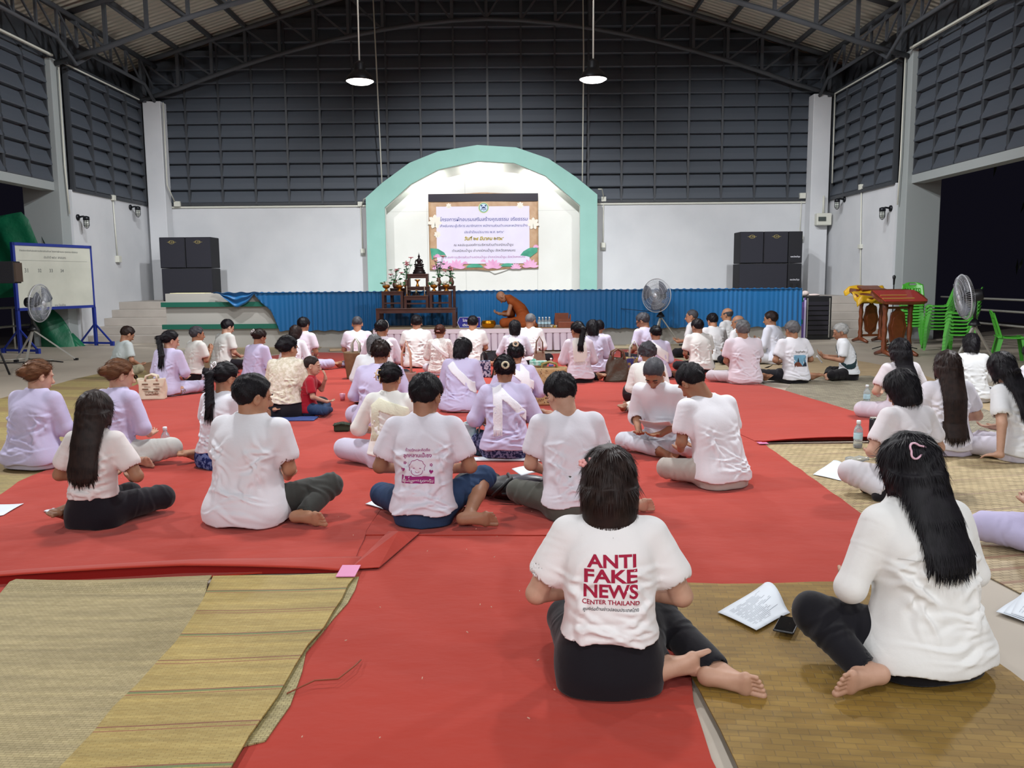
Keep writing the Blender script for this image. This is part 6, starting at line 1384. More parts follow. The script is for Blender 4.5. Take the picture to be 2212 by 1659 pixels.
def diag(cx=-.02, cz=.38, a=52, w_=.05, sg=1, z0=.16): a = math.radians(a); return (cx, cz, sg*math.sin(a), math.cos(a), w_, z0, .66, 1)
def diagf(sg=1): a = math.radians(50); return (0, .40, -sg*math.sin(a)*-1, math.cos(a), .06, .2, .66, -1)
def strip(cx, w_=.045, z0=.26): return (cx, .4, 1, 0, w_, z0, .66, 1)
def fringe_shawl(cx, w_, z0): return (cx, .4, 1, 0, w_, z0, .66, 1)
q = person
# front rows
p47 = q(.33, 2.80, 0.928, 4, 'person in a white T-shirt lettered ANTI FAKE NEWS, pink clip in dark hair', 'f', 1.04, .03, .05, (2, 14, 0), 'long', 'dark', 'light', 'ebe8e8', 'short', .205, .022, .02, legs='side', legcol='131118', arms='wide', h=.0055, z=.016, hairlen=.575, hemwave=.010, seed=11,
        lo=(dict(k=(.20, .34, .15), a=(.40, .0, .06), d=(.96, -.30, -.02), u=(.12, 1, .22)), dict(k=(-.16, .38, .10), a=(.20, .02, .07), d=(.72, .25, .10), u=(-.05, 1, .05))), legfat=1.12, foldk=1.1, pantcut=True)
clip(p47, 'flower', 'e8a5a2', (-.080, -.070, .066))
lab = cloth_mat('a3203f', 'print_crimson', bump=(70, .2, .002))
L_ = []
for s_, w_, h_, dx, dz in (('ANTI', .178, .045, .003, .500), ('FAKE', .192, .047, .0, .449), ('NEWS', .196, .049, 0, .396), ('CENTER THAILAND', .206, .0165, 0, .357)):
    v_, f_ = text_fit(s_, w_, .028 if h_ > .03 else .018, height=h_); L_.append((v_, f_, dx, dz))
print_on(p47, *art(L_), lab, 'lettering'); v_, f_ = text_fit('ศูนย์ต่อต้านข่าวปลอมประเทศไทย', .20, .008); print_on(p47, *art([(v_, f_, 0, .331)]), cloth_mat('2a2d34', 'print_dark'), 'lettering')
p48 = q(1.46, 2.86, 0.933, -14, 'person in a loose white blouse, long black hair with a pink wavy clip', 'f', 1.16, .03, .06, (-8, 16, 0), 'long', 'black', 'light', 'ebeae8', 'long', .045, .030, .045, legs='out', mir=True, legcol='111017', arms='wide', h=.0055, z=.036, hairlen=.41, seed=8, foldk=1.5, collar=True,
        lo=(dict(k=(.36, .20, .18), a=(.31, -.06, .06), d=(1, -.12, 0), u=(-.05, 1, .2)), dict(k=(-.26, .34, .10), a=(.06, .22, .05))), legfat=1.08)
clip(p48, 'ring', 'e3b6c9', (-.062, -.104, .062), .3)
print_on(p48, *art([rect2(-.17, .455, .17, .459)]), cloth_mat('d0cecb', 'yoke_seam'), 'yoke_seam')
p44 = q(-2.44, 4.80, 0.879, 6, 'person with long straight hair over a white T-shirt with three black stripes', 'f', .92, .03, .04, (4, 8, 0), 'long', 'dark', 'tan', 'e6dedc', 'short', .20, .014, .016, legs='side', mir=True, legcol='141019', arms='wide', h=.0075, hairlen=.31, seed=21, legfat=1.1,
        lo=(dict(k=(-.02, .40, .11), a=(.22, .05, .06), d=(.12, -1, -.05), u=(.1, .25, -1)), dict(k=(-.30, .34, .11), a=(.05, .30, .06))))
print_on(p44, *art([rect2(-.018, .28, -.011, .43), rect2(-.002, .28, .005, .43), rect2(.014, .28, .021, .43)]), cloth_mat('191820', 'stripe_black'), 'black_stripes')
p46 = q(-1.57, 4.86, 0.977, 16, 'big person in an oversized white T-shirt and dark green trousers', 'm', 1.20, .03, .05, (38, 12, 0), 'short', 'black', 'mid', 'e9e8ee', 'short', .015, .022, .055, legs='out', legcol='3c3d3a', arms='lap', h=.0075, seed=5, foldk=2.0, face=True, hx=-.01,
        lo=(dict(k=(.42, .28, .18), a=(.36, .04, .055), d=(1, .0, 0), u=(-.03, 1, .2)), None))
p37 = q(-.52, 4.80, 0.977, 2, 'person in jeans and a white T-shirt printed with pink Thai words and hearts', 'm', 1.0, .05, .05, (22, 20, 0), 'short', 'black', 'dark', 'e6e3ee', 'short', .08, .018, .03, legs='out', legmat=m_denim, arms='wide', h=.0075, seed=9, foldk=1.9,
        lo=(dict(k=(.35, .22, .22), a=(.27, -.06, .055), d=(1, .06, 0), u=(-.03, 1, .15)), None), skinleg=1, face=True)
mg = cloth_mat('a0307a', 'print_magenta'); L_ = []
v_, f_ = text_fit('ด้วยรักและคิดถึง', .145, .012); L_.append((v_, f_, -.02, .452)); v_, f_ = text_fit('ลูกหลานเป๊ะซง', .165, .018); L_.append((v_, f_, -.02, .418))
def heart(cx, cz, r): return ([(cx+r*.062*16*math.sin(a)**3, cz+r*.062*(13*math.cos(a)-5*math.cos(2*a)-2*math.cos(3*a)-math.cos(4*a))) for a in [2*PI*k/20 for k in range(20)]], [tuple(range(20))], 0, 0)
L_ += [heart(-.105, .34, .013), heart(.062, .33, .013), rect2(-.115, .27, -.052, .305), rect2(.01, .268, .082, .302), rect2(-.115, .262, .082, .278), rect2(-.055, .272, .012, .30)]
for cx, cz in ((-.095, .375), (.06, .365)):
    for k in range(5): L_.append(([(cx+.006*math.cos(2*PI*k/5)+.0035*math.cos(2*PI*j/8), cz+.006*math.sin(2*PI*k/5)+.0035*math.sin(2*PI*j/8)) for j in range(8)], [tuple(range(8))], 0, 0))
def stroke(pts, w_):
    o = []
    for a, b in zip(pts, pts[1:]):
        d_ = Vector((b[0]-a[0], b[1]-a[1])); n_ = Vector((-d_.y, d_.x)).normalized()*w_/2; o.append(([(a[0]+n_.x, a[1]+n_.y), (b[0]+n_.x, b[1]+n_.y), (b[0]-n_.x, b[1]-n_.y), (a[0]-n_.x, a[1]-n_.y)], [(0, 1, 2, 3)], 0, 0))
    return o
L_ += stroke([(-.022+.046*(1+.06*math.sin(9*a))*math.cos(a), .355+.040*(1+.06*math.sin(9*a))*math.sin(a)) for a in [-.5+4.15*k/36 for k in range(37)]], .003)
L_ += stroke([(-.022+.034*math.cos(a), .335+.03*math.sin(a)) for a in [PI+PI*k/16 for k in range(17)]], .003)+stroke([(-.022+.012*math.cos(a), .328+.008*math.sin(a)) for a in [PI+PI*k/8 for k in range(9)]], .0025)+stroke([(-.047, .345), (-.036, .347)], .004)+stroke([(-.009, .347), (.002, .345)], .004)
print_on(p37, *art(L_), mg, 'printed_artwork'); v_, f_ = text_fit('อยู่ในใจลูกหลานตลอดไป', .185, .012); print_on(p37, *art([(v_, f_, -.018, .276)]), cloth_mat('efe6ee', 'print_white'), 'lettering', .003)
p38 = q(.35, 4.90, 0.962, -8, 'black-haired person in a plain white T-shirt and grey-green trousers, looking down left', 'm', .98, .07, .06, (-24, 34, 0), 'short', 'black', 'light', 'e7e5ee', 'short', .09, .014, .02, legs='cross', legcol='55564f', arms='lap', h=.0075, seed=31, foldk=1.8, face=True, hx=-.02,
        lo=(dict(k=(.36, .22, .10), a=(.36, .06, .055), d=(1, .05, 0), u=(0, 1, .3)), dict(k=(-.30, .26, .11))))
held_sheet(p38, (-.20, .34, .22), .20, .14, (.1, 0, .3), 'white booklet resting on the folded knee of the black-haired man', 'booklet', False)
p41 = q(1.42, 5.62, 0.938, -24, 'person in a white T-shirt and beige trousers with bowed head, right of the aisle', 'm', 1.1, .10, .09, (-12, 42, -6), 'short', 'black', 'tan', 'ebeaf0', 'short', .06, .018, .03, legs='cross', legcol='b4aba3', arms='lap', h=.008, seed=13, foldk=1.8, hx=-.07,
        lo=(dict(k=(.30, .24, .11)), dict(k=(-.33, .22, .12))))
p40 = q(1.28, 6.85, 0.909, 215, 'grey-haired person in white facing the camera with bowed head, reading papers', 'm', 1.08, .10, .11, (-10, 46, 0), 'thin', 'saltpepper', 'tan', WHT, 'elbow', .05, .02, .03, legs='cross', legcol='c9cbd4', arms='lap', h=.009, seed=17, face=True)
held_sheet(p40, (-.05, .36, .275), .24, .17, (.5, 0, .2), 'white papers held by the grey-haired person with bowed head', 'held_paper')
p49 = q(2.57, 5.32, 0.918, -14, 'person in a white T-shirt, pale trousers and black socks on the coarse mat', 'f', .95, .04, .05, (-10, 28, 0), 'bob', 'black', 'light', 'e5e1e4', 'short', .20, .012, .010, legs='out', mir=True, legcol='cfcdd2', arms='wide', h=.008, z=.01, seed=41, sock='1d1b20', lo=(dict(k=(.37, .18, .16), a=(.26, -.03, .06), d=(-.7, -.35, -.1), u=(.0, .3, 1)), None), legfat=1.15)
p42 = q(-3.69, 6.40, 0.928, 12, 'person in a lavender shirt at the left edge, curly brown bun with two pearl pins', 'f', 1.22, .03, .05, (30, 14, 0), 'bun', 'brown', 'light', LAV, 'elbow', .05, .018, .03, legs='cross', legcol='bfb9cb', arms='lap', h=.009, seed=43, legfat=1.1)
clip(p42, 'dot', 'f1ead8', (.02, -.112, .075), .3); clip(p42, 'dot', 'f1ead8', (-.045, -.125, -.02), .3)
p43 = q(-3.10, 6.45, 0.923, 22, 'person with a coppery twisted bun, lavender shirt and white trousers', 'f', 1.08, .03, .05, (32, 14, 0), 'bun', 'brown', 'light', LAV, 'elbow', .08, .018, .03, legs='out', legcol='c9c9c4', arms='lap', h=.009, seed=45, lo=(dict(k=(.42, .24, .13), a=(.26, .06, .055), d=(1, -.05, 0)), None), legfat=1.1)
p45 = q(-2.25, 6.34, 0.899, 24, 'person with a clipped ponytail, white T-shirt and blue patterned skirt', 'f', 1.0, .04, .05, (18, 18, 0), 'pony', 'black', 'mid', 'e6e6ee', 'short', .14, .014, .016, legs='side', mir=True, legmat=m_bluep, skirt=True, arms='lap', h=.009, seed=47, hairlen=.42)
clip(p45, 'claw', 'e6e2e6', (.0, -.118, .06), .4, .7)
held_sheet(p45, (-.14, .06, .17), .13, .16, (.5, .2, 0), 'white sheet tucked beside the blue patterned skirt', 'held_paper', False)
p36 = q(-.93, 6.32, 0.879, -4, 'person in a white jacket with a cream lace stole and a golden hair claw', 'f', 1.0, .04, .06, (20, 20, 0), 'bun', 'black', 'mid', 'ecebe6', 'elbow', .12, .018, .024, legs='cross', legcol='d2cfe3', arms='wide', h=.008, seed=51, stole=[diag(.03, .50, 20, .05, 1, .3), strip(-.115, .035, .28)], stole_col='dedbc4', legfat=1.25,
        lo=(dict(k=(.30, .24, .10)), dict(k=(-.42, .22, .12))), collar=True)
clip(p36, 'claw', 'd9b878', (-.050, -.108, .0), .4)
p35 = q(-.05, 6.58, 0.894, -3, 'person with a shell hair tie, lavender blouse, white stole and navy skirt', 'f', 1.1, .04, .07, (0, 18, 0), 'bun', 'black', 'tan', LAV, 'elbow', .075, .02, .03, legs='cross', legmat=m_navyp, skirt=True, arms='wide', h=.008, z=.034, seed=53, stole=[diag(.07, .46, 44, .034, 1, .26), strip(-.075, .040, .24)], stole_col='eceaf1', foldk=2.0)
clip(p35, 'scrunchie', 'd8cdae', (.0, -.140, .012), .6)
p34 = q(.05, 8.32, 0.879, -5, 'person with an ornate silver hair comb, lavender blouse and broad white stole', 'f', 1.1, .04, .06, (5, 18, 0), 'bun', 'black', 'tan', LAV, 'elbow', .06, .02, .03, legs='side', legmat=m_navyp, skirt=True, arms='wide', h=.010, seed=55, stole=[strip(.09, .055, .16), diag(.05, .50, 35, .04, 1, .34)], stole_col='ebe9ef')
clip(p34, 'scrunchie', 'cbb79e', (0, -.108, .085), .4)
p33 = q(-.57, 9.02, 0.879, 10, 'person with shoulder-length black hair, lavender shirt and white diagonal sash', 'f', 1.12, .07, .07, (24, 28, 0), 'bob', 'black', 'tan', LAV, 'elbow', .02, .02, .045, legs='cross', legcol='d9d6e0', arms='lap', h=.010, seed=57, stole=[diag(.0, .46, 42, .045, 1, .22)], stole_col='ebeaf0', foldk=2.0)
clip(p33, 'bar', 'd9d9d9', (0, -.105, .08), .3)
p32 = q(-1.27, 8.0, 0.948, 2, 'person with tousled dark top knot, lavender shirt and wide lilac trousers', 'f', 1.28, .04, .06, (0, 16, 0), 'bun', 'dark', 'tan', LAV, 'long', .04, .022, .035, legs='cross', legcol='c9c2dd', arms='wide', h=.010, seed=59, legfat=1.3)
p31 = q(-1.60, 9.65, 0.879, 4, 'grey-haired person in white behind the one with the tousled top knot', 'f', 1.25, .05, .07, (-6, 22, 0), 'bob', 'grey', 'tan', 'e9eaee', 'long', .03, .02, .035, legs='cross', legcol='2a2733', arms='wide', h=.011, seed=61)
p39 = q(1.43, 8.74, 0.821, 2, 'older person with curly grey hair wrapped in a fringed white shawl', 'f', 1.12, .06, .10, (-4, 26, 0), 'curly', 'saltpepper', 'tan', 'e6e5e2', 'long', .02, .024, .05, legs='side', mir=True, legcol='e0ded8', arms='lap', h=.009, seed=63, stole=[strip(-.10, .085, .12), strip(.11, .05, .42), diag(.0, .52, 12, .035, 1, .44)], stole_col='dedcd6', foldk=2.0)
p7 = q(-2.38, 8.75, 0.948, 14, 'person in a cream lace blouse with a low black bun and glasses, dark skirt', 'f', 1.12, .04, .05, (22, 10, 0), 'bun', 'black', 'mid', CRM, 'elbow', .15, .018, .026, shirt_m=m_lace, legs='side', mir=True, legcol='151018', arms='lap', h=.009, seed=65, legfat=1.15, lo=(dict(a=(.12, -.06, .055), d=(-.9, -.45, 0), u=(.2, .3, -1)), None))
MB().tube([p7['HP']((.07, .08, .01)), p7['HP']((.083, .0, .012))], .003, 5).build('glasses', m_black, p7['hair'])
p9 = q(-2.14, 8.80, 0.645, 82, 'small boy in a red T-shirt and jeans facing right with his hand at his nose', 'm', .95, .0, .05, (6, 8, 0), 'buzz', 'dark', 'light', 'a3182a', 'short', .04, .014, .02, legs='cross', legmat=m_denim, arms='lap', arml=((.17, .18, .36), (.03, .26, .56), (-.15, -.1, .95), (.2, -1, 0)), h=.008, z=.03, hs=1.32, seed=67, face=True, neckz=.02)
# middle and back rows, left
p2 = q(-4.32, 10.48, 0.909, 14, 'person with a long black ponytail and lavender shirt beside the cream tote bag', 'f', 1.0, .05, .05, (38, 16, 0), 'pony', 'black', 'light', LAV, 'elbow', .03, .018, .04, legs='side', legcol='b9b4cf', arms='lap', h=.010, seed=71, hairlen=.38, face=True, lo=(dict(k=(.36, .36, .10), a=(.20, .02, .055), d=(-.55, -.85, 0), u=(.2, .2, -1)), None))
p3 = q(-4.62, 12.2, 0.870, 42, 'grey-haired person in a white polo with palms pressed together, black trousers', 'm', 1.12, .04, .04, (14, 6, 0), 'short', 'saltpepper', 'tan', 'd9d9d4', 'short', .10, .018, .03, legs='cross', legcol='121016', arms='wai', h=.010, seed=73, face=True, collar=True)
p4 = q(-4.68, 13.56, 0.909, 40, 'black-haired person in a white polo turned right, in front of the stage', 'm', 1.1, .05, .06, (8, 22, 0), 'short', 'black', 'light', 'd6d8d4', 'short', .06, .018, .03, legs='cross', legcol='17141c', arms='lap', h=.012, seed=75, collar=True, face=True)
p1 = q(-5.84, 12.48, 0.879, 40, 'person in a pale grey T-shirt and khaki trousers on the bare floor at far left', 'm', .94, .06, .07, (4, 32, 0), 'short', 'dark', 'dark', 'b9c3c3', 'short', .10, .016, .02, legs='out', legcol='8f8a74', arms='lap', h=.011, z=.006, seed=77, face=True, sock='1c1a1c')
p5 = q(-3.52, 11.45, 0.860, 26, 'person with a white claw clip and lavender shirt, left of the cream lace blouse', 'f', 1.08, .05, .06, (12, 26, 0), 'bun', 'dark', 'tan', LAV, 'elbow', .04, .02, .03, legs='side', legcol='b9b4cf', arms='lap', h=.011, seed=79)
clip(p5, 'claw', 'e8e2e4', (.0, -.135, .03), .4, .5)
p6 = q(-3.28, 12.6, 0.840, 10, 'person mostly hidden behind the claw-clipped head, dark hair and pale shirt', 'f', .95, .05, .06, (10, 30, 0), 'bob', 'dark', 'mid', 'dfe0e8', 'elbow', .04, .02, .03, legs='cross', legcol='3a3640', arms='lap', h=.012, seed=81)
p8 = q(-3.34, 13.28, 0.948, 18, 'person in a short-sleeved lavender shirt in front of the curtain\'s left end', 'm', 1.05, .06, .05, (8, 18, 0), 'short', 'black', 'tan', PINKW, 'short', .02, .018, .035, legs='side', mir=False, legcol='b9b4cf', arms='lap', h=.012, seed=83, lo=(dict(k=(.40, .30, .10), a=(.20, .10, .05)), None))
p10 = q(-2.48, 13.55, 0.948, -4, 'person with cropped grey hair and lavender shirt at the platform\'s left corner', 'm', 1.0, .05, .06, (0, 20, 0), 'buzz', 'saltpepper', 'mid', PINKW, 'short', .02, .018, .03, legs='side', mir=True, legcol='b4afc8', arms='lap', h=.012, seed=85)
p11 = q(-1.82, 11.60, 0.977, 4, 'person with a hairband, lavender shirt and white scarf round the neck', 'f', 1.2, .05, .07, (14, 24, 0), 'bun', 'black', 'tan', PINKW, 'long', .03, .022, .035, legs='cross', legcol='17151c', arms='wide', h=.011, seed=87, stole=[(0, .56, 0, 1, .05, .50, .64, 0)], stole_col='e4e2e4')
clip(p11, 'band', 'cfc6bc', rough=.4)
p12 = q(-1.54, 13.62, 0.957, 0, 'person in a loose off-white T-shirt in front of the altar', 'm', 1.08, .05, .05, (0, 16, 0), 'short', 'black', 'mid', OFF, 'short', .02, .02, .03, legs='cross', legcol='2b2729', arms='lap', h=.012, seed=89, foldk=2.0)
p13 = q(-1.08, 12.53, 0.840, 4, 'person in a white lace top with a low ponytail held by a pale clip', 'f', .95, .04, .05, (4, 24, 0), 'bun', 'reddish', 'tan', 'dcd6d2', 'elbow', .05, .018, .026, shirt_m=m_lace2, legs='side', legcol='c9c4cf', arms='lap', h=.011, seed=91, stole=[diag(.0, .46, 40, .03, 1, .3)], stole_col='e2dfe0')
clip(p13, 'bar', 'e0b9b4', (0, -.125, -.03), .4)
p14 = q(-.65, 13.82, 0.923, 5, 'person in an off-white T-shirt and black trousers in front of the gold bowl', 'm', 1.02, .05, .05, (10, 20, 0), 'short', 'black', 'mid', OFF, 'short', .07, .018, .026, legs='out', legcol='121016', arms='lap', h=.012, seed=93)
p15 = q(.05, 12.90, 0.879, 0, 'person with a round black bob and white stole, in front of the monk', 'f', 1.05, .04, .05, (2, 14, 0), 'bob', 'black', 'tan', 'd3cfdc', 'long', .04, .02, .03, legs='cross', legcol='1c1a24', arms='wide', h=.011, seed=95, stole=[strip(-.05, .05, .16), diag(.05, .46, 44, .035, 1, .2)], stole_col='e3e2e6')
p16 = q(.28, 13.92, 0.957, 12, 'grey crop-haired person in a white shirt just behind the monk', 'm', .95, .06, .05, (18, 18, 0), 'buzz', 'grey', 'tan', 'e3e3e4', 'elbow', .06, .018, .03, legs='cross', legcol='16141a', arms='lap', h=.012, seed=97)
# right of the aisle
p17 = q(.93, 11.52, 0.928, -8, 'person with a black ponytail and a fringed cream shawl over a lavender shirt', 'f', 1.0, .04, .05, (-26, 14, 0), 'pony', 'black', 'tan', PINKW, 'elbow', .06, .018, .035, legs='side', legcol='16131a', arms='lap', h=.010, seed=101, stole=[strip(-.01, .10, .30)], stole_col='ded9d2', face=True, hairlen=.46)
p18 = q(1.20, 12.40, 0.899, 0, 'person with dark hair in lavender, middle of the three women right of the platform', 'f', .98, .04, .05, (-10, 20, 0), 'bob', 'black', 'tan', 'ccc6dd', 'elbow', .05, .018, .03, legs='side', legcol='17151c', arms='lap', h=.011, seed=103)
p19 = q(1.36, 13.12, 0.860, 4, 'person with short black hair in lavender, farthest of the three women right of the platform', 'f', .98, .05, .05, (0, 20, 0), 'short', 'black', 'tan', 'ccc6dd', 'elbow', .05, .018, .03, legs='side', legcol='17151c', arms='lap', h=.012, seed=105)
p20 = q(2.20, 13.40, 0.977, -38, 'person in lavender with glasses looking down left, beside the middle fan', 'm', 1.08, .05, .05, (-26, 26, 0), 'short', 'saltpepper', 'tan', 'ccc5dc', 'short', .08, .018, .03, legs='out', mir=True, legcol='16141a', arms='lap', h=.011, seed=107, face=True)
MB().tube([p20['HP']((-.07, .085, .004)), p20['HP']((-.083, .0, .008))], .004, 5).tube([p20['HP']((-.05+.02*math.cos(a), .1, .0+.016*math.sin(a))) for a in [2*PI*k/12 for k in range(13)]], .0025, 5).build('glasses', m_black, p20['hair'])
p21 = q(2.04, 11.78, 0.840, -4, 'person with a low black bun, lavender blouse and broad white pleated stole', 'f', 1.08, .04, .06, (-14, 20, 0), 'bun', 'black', 'tan', 'cbc5dc', 'elbow', .05, .02, .03, legs='side', legcol='1b1922', arms='lap', h=.011, seed=109, stole=[diag(.0, .47, 36, .070, 1, .28)], stole_col='e3e1df')
p22 = q(3.30, 15.20, 0.967, -62, 'person in profile facing left with hands raised, white shirt, in front of the curtain', 'm', .95, .02, .03, (-12, 4, 0), 'buzz', 'saltpepper', 'mid', 'dfe0e2', 'short', .06, .018, .028, legs='cross', legcol='16141a', arms='read', h=.012, z=.006, seed=111, face=True, collar=True)
p23 = q(2.84, 12.62, 0.899, -16, 'dark-haired person in a white T-shirt in the middle of the right group', 'm', 1.12, .06, .05, (-16, 18, 0), 'short', 'black', 'dark', 'dfdcd8', 'short', .05, .02, .03, legs='cross', legcol='15131a', arms='lap', h=.011, seed=113)
p24 = q(3.45, 14.25, 0.928, -16, 'person with thick black hair and a white shirt behind the bald heads', 'm', 1.0, .05, .05, (-10, 22, 0), 'short', 'black', 'mid', 'dddddf', 'short', .05, .018, .03, legs='cross', legcol='15131a', arms='lap', h=.012, z=.006, seed=115)
p25 = q(4.12, 15.85, 0.967, -42, 'bald person with glasses, farthest back before the right half of the curtain', 'm', 1.0, .04, .04, (-16, 6, 0), 'bald', 'saltpepper', 'mid', 'dcdcde', 'short', .05, .018, .03, legs='cross', legcol='2a272e', arms='lap', h=.012, z=.004, seed=117, face=True)
p26 = q(3.80, 13.80, 0.909, -44, 'balding person in a white shirt looking left, in front of the farthest bald head', 'm', 1.05, .05, .05, (-22, 10, 0), 'bald', 'grey', 'tan', 'dedee2', 'short', .05, .018, .03, legs='cross', legcol='15131a', arms='lap', h=.011, z=.006, seed=119, face=True)
p27 = q(3.10, 11.18, 0.948, -6, 'grey-haired person in a pinkish shirt and pale trousers at the carpet corner', 'm', 1.22, .05, .05, (4, 10, 0), 'short', 'grey', 'tan', 'd8cdd6', 'short', .03, .018, .028, legs='side', mir=False, legcol='c3bcc3', arms='lap', h=.010, seed=121, foldk=1.9, lo=(dict(k=(.10, .40, .09), a=(.34, .12, .055), d=(.25, -1, 0)), dict(k=(-.40, .26, .09))))
p28 = q(4.36, 13.85, 0.977, -46, 'person in a white shirt holding an open booklet, near the amplifier rack', 'm', 1.08, .05, .05, (-18, 10, 0), 'short', 'dark', 'tan', 'd9dbe8', 'elbow', .05, .02, .03, legs='cross', legcol='c9c9d0', arms='book', h=.011, z=.006, seed=123, face=True)
held_sheet(p28, (-.02, .46, .28), .36, .27, (1.1, 0, 0), 'open white booklet held by the person near the amplifier rack', 'open_booklet')
p29 = q(3.82, 11.32, 0.938, -10, 'grey-haired person in a T-shirt with a temple photo on the back, bare foot right', 'm', 1.02, .05, .05, (-16, 16, 0), 'short', 'grey', 'tan', 'dddce2', 'short', .05, .018, .03, legs='side', legcol='15131a', arms='wide', h=.010, z=.008, seed=125, foldk=1.8, lo=(dict(k=(-.05, .40, .09), a=(.30, .10, .055), d=(.9, -.5, 0), u=(0, .2, -1)), dict(k=(-.40, .24, .10))))
sky_, br_, dk_ = cloth_mat('6f9cb5', 'print_sky'), cloth_mat('6b3c2c', 'print_brown'), cloth_mat('1e2838', 'print_navy')
print_on(p29, *art([rect2(-.085, .24, .105, .40)]), sky_, 'photo_sky'); print_on(p29, *art([([(-.085, .24), (.04, .24), (.025, .275), (.0, .30), (-.04, .31), (-.075, .29), (-.085, .27)], [tuple(range(7))], 0, 0)]), br_, 'photo_hill', .003)
print_on(p29, *art([([(.03, .24), (.105, .24), (.105, .29), (.092, .30), (.085, .34), (.078, .30), (.06, .27)], [tuple(range(7))], 0, 0), ([(-.03, .305), (.0, .305), (-.015, .37)], [(0, 1, 2)], 0, 0)]), dk_, 'photo_temple', .004)
v_, f_ = text_fit('วัดภูกำพร้า', .155, .02); print_on(p29, *art([(v_, f_, .025, .44)]), cloth_mat('4b3a2c', 'print_umber'), 'lettering')
p30 = q(4.66, 11.62, 0.879, -72, 'grey-haired person in profile with a dark shoulder strap, reading a small sheet', 'm', 1.0, .03, .07, (-6, 18, 0), 'short', 'light_grey', 'dark', 'd9dce0', 'short', .10, .018, .026, legs='cross', legcol='100d12', arms='book', h=.010, z=.008, seed=127, face=True, stole=[diag(.0, .40, 45, .018, -1, .18), (0, .40, -.7, .714, .018, .18, .66, -1)], stole_col='1f3438')
held_sheet(p30, (-.0, .46, .30), .17, .12, (.9, 0, 0), 'small white sheet held by the person with the dark shoulder strap')
# right edge group
p50 = q(3.83, 8.20, 0.909, -8, 'person with straight black hair on a white T-shirt, behind the black flask', 'f', .98, .04, .04, (-4, 12, 0), 'long', 'black', 'light', 'e3dde2', 'short', .08, .014, .02, legs='cross', legcol='dcd6e2', arms='wide', h=.010, z=.008, seed=131, hairlen=.44, legfat=1.2)
p51 = q(3.46, 6.62, 0.928, 2, 'person with very long glossy dark hair reaching the waist', 'f', 1.0, .03, .03, (2, 6, 0), 'long', 'dark', 'light', 'dedbe4', 'short', .05, .016, .03, legs='side', legcol='c6bfd6', arms='wide', h=.009, z=.01, seed=133, hairlen=.14)
p52 = q(5.20, 9.45, 0.860, 6, 'person with a black bob seated under the right fan, white shirt', 'f', 1.0, .06, .05, (12, 26, 0), 'bob', 'black', 'light', 'e2e4e6', 'elbow', .06, .018, .03, legs='cross', legcol='d0d0d6', arms='lap', h=.011, z=.006, seed=135)
p53 = q(3.92, 6.40, .93, -22, 'person in white leaning on one straight arm at the right edge', 'f', 1.0, .06, .06, (30, 26, -12), 'long', 'black', 'light', 'e8e9ec', 'short', .06, .018, .03, legs='side', mir=False, legcol='cfcad6', arml=((.25, -.06, .30), (.30, -.10, .06), (.4, .9, -.1), (0, 0, -1)), h=.009, z=.01, seed=137, hx=-.06, hairlen=.34)
p54 = q(2.93, 4.18, .90, -12, 'person at the right edge with reddish brown hair and lavender clothes', 'f', 1.05, .04, .05, (-6, 20, 0), 'long', 'brown', 'light', LAV, 'elbow', .06, .02, .03, legs='out', mir=True, legcol='bcb5d6', arms='lap', h=.008, z=.014, seed=139, hairlen=.30, legfat=1.2, lo=(dict(k=(.46, .26, .11), a=(.24, -.04, .05), d=(.2, -.9, 0), u=(.2, .3, -1)), None))
p55 = q(5.28, 8.36, 0.840, -20, 'person cut off by the right edge, only a white shoulder showing', 'f', 1.05, .04, .05, (0, 20, 0), 'bob', 'black', 'light', 'e2e0ea', 'short', .06, .018, .03, legs='cross', legcol='d0cad8', arms='lap', h=.012, z=.008, seed=141)
# ------------------------------------------------------------------ the monk
mk = thing('person', 'monk with shaved head in an orange-brown robe bowing to the left on the platform', 'person', (.32, 17.25, .46), math.radians(82), sc=1.0)
m_robe = mat('saffron_robe', '9a4e22', .75, bump=(12, .5, .01), var=('82401c', 6, .3), spec=.2)
tor, yc = torso_fn('m', .10, .22, 1.05, .0); v = Vol(.010); v.add(tor, (-.3, -.3, 0), (.3, .7, .62), .02)
Hc = np.array((0, .52, .60)); Rh = rotm(.1, math.radians(72), 0); HPm = lambda p: Hc+Rh @ np.array(p)
v.cone((-.15, .30, .50), (.15, .30, .50), .055, .055, .05); v.cone((0, .34, .55), HPm((0, -.02, -.06)), .058, .052, .03)
v.ell(HPm((0, -.012, .03)), (.077, .098, .088), Rh, .02).ell(HPm((0, .02, -.03)), (.064, .076, .08), Rh, .02).ell(HPm((0, .036, -.082)), (.044, .046, .032), Rh, .02).cone(HPm((0, .09, 0)), HPm((0, .11, -.032)), .008, .0135, .012)
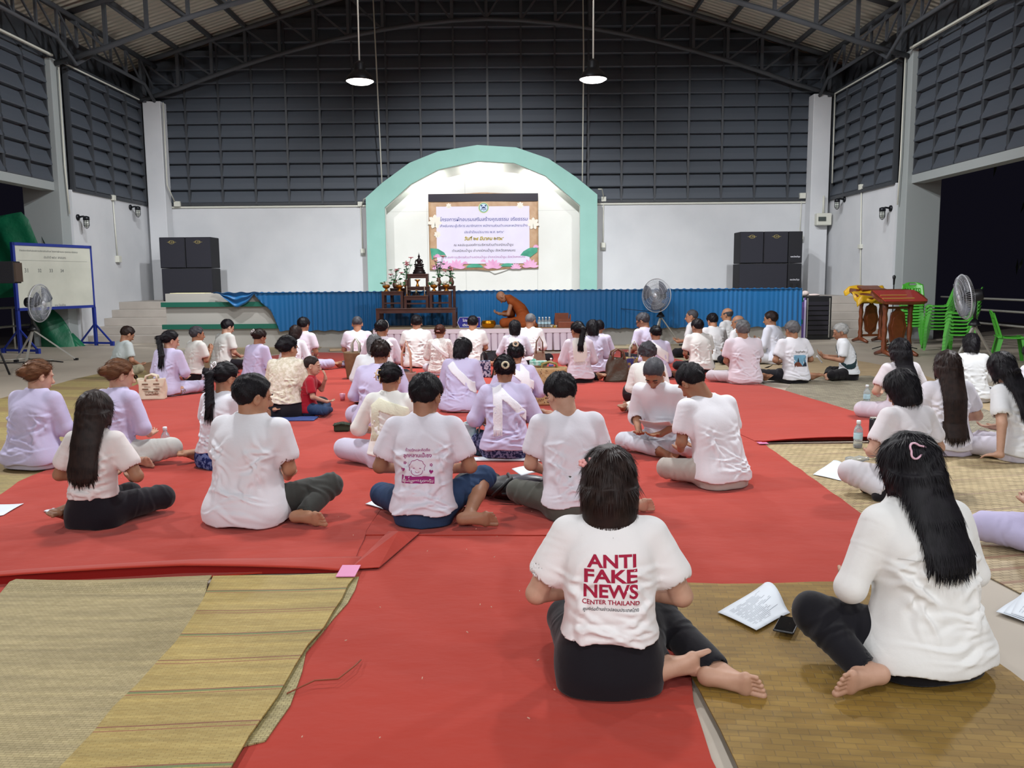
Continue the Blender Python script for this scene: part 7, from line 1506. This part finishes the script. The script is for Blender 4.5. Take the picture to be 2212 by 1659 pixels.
for sg in (1, -1):
    v.ell(HPm((sg*.08, -.004, -.012)), (.010, .021, .033), Rh, .008); v.cone((sg*.17, .30, .48), (sg*.22, .36, .26), .045, .038, .03); v.cone((sg*.22, .36, .26), (sg*.06, .56, .26), .036, .026, .02); hand(v, (sg*.06, .56, .26), (-sg*.3, .9, .25), (0, -.3, 1), sg, .6)
    v.cone((sg*.09, .05, .1), (sg*.33, .40, .09), .08, .055, .03); v.cone((sg*.33, .40, .09), (-sg*.1, .44, .05), .05, .035, .02); foot(v, (-sg*.1, .44, .05), (-sg*1., .1, 0), (0, .5, .8), -sg)
v.add(lambda X, Y, Z: -Z+.001+0*X+0*Y, (-9,)*3, (9,)*3, 0, 2); vol_obj(v, 'body', skin_mat('tan'), mk)
tr, _ = torso_fn('m', .10, .22, 1.12, lambda Z: .025+.02*smooth_step(.3, .05, Z)); v = Vol(.010); v.add(tr, (-.35, -.35, 0), (.35, .8, .64), .03); v.cone((-.15, .30, .50), (.15, .30, .50), .075, .075, .05)
for sg in (1, -1): v.cone((sg*.09, .05, .1), (sg*.34, .42, .09), .11, .085, .06); v.cone((sg*.34, .42, .09), (-sg*.05, .46, .05), .085, .06, .05)
v.cone((.17, .30, .48), (.22, .36, .26), .075, .085, .05); v.cone((.22, .36, .26), (.12, .48, .26), .08, .06, .04); v.ell((0, .05, .02), (.36, .30, .04), None, .05); v.ell(HPm((0, -.02, .0)), (.088, .10, .10), Rh, .02, 1)
it = [((RN_, -.08+.3*z_, z_), (math.sin(a_), .2, math.cos(a_)), .014, .009, .16) for RN_, z_, a_ in [(random.Random(k).uniform(-.2, .2), .06+.05*(k % 9), random.Random(k+50).uniform(.6, 1.3)) for k in range(26)]]
v.disp(folds(3, it)); v.disp(ripples(4, .005)); v.add(lambda X, Y, Z: -Z+.002+0*X+0*Y, (-9,)*3, (9,)*3, 0, 2); vol_obj(v, 'robe', m_robe, mk)
tag(MB().box(-.25, -.02, .455, .95, .4, .462).build('sitting_cloth', mat('ochre_cloth', '9a6a3e', .8), loc=(.1, 16.85, .0)), 'ochre cloth spread under the monk on the platform', 'cloth')
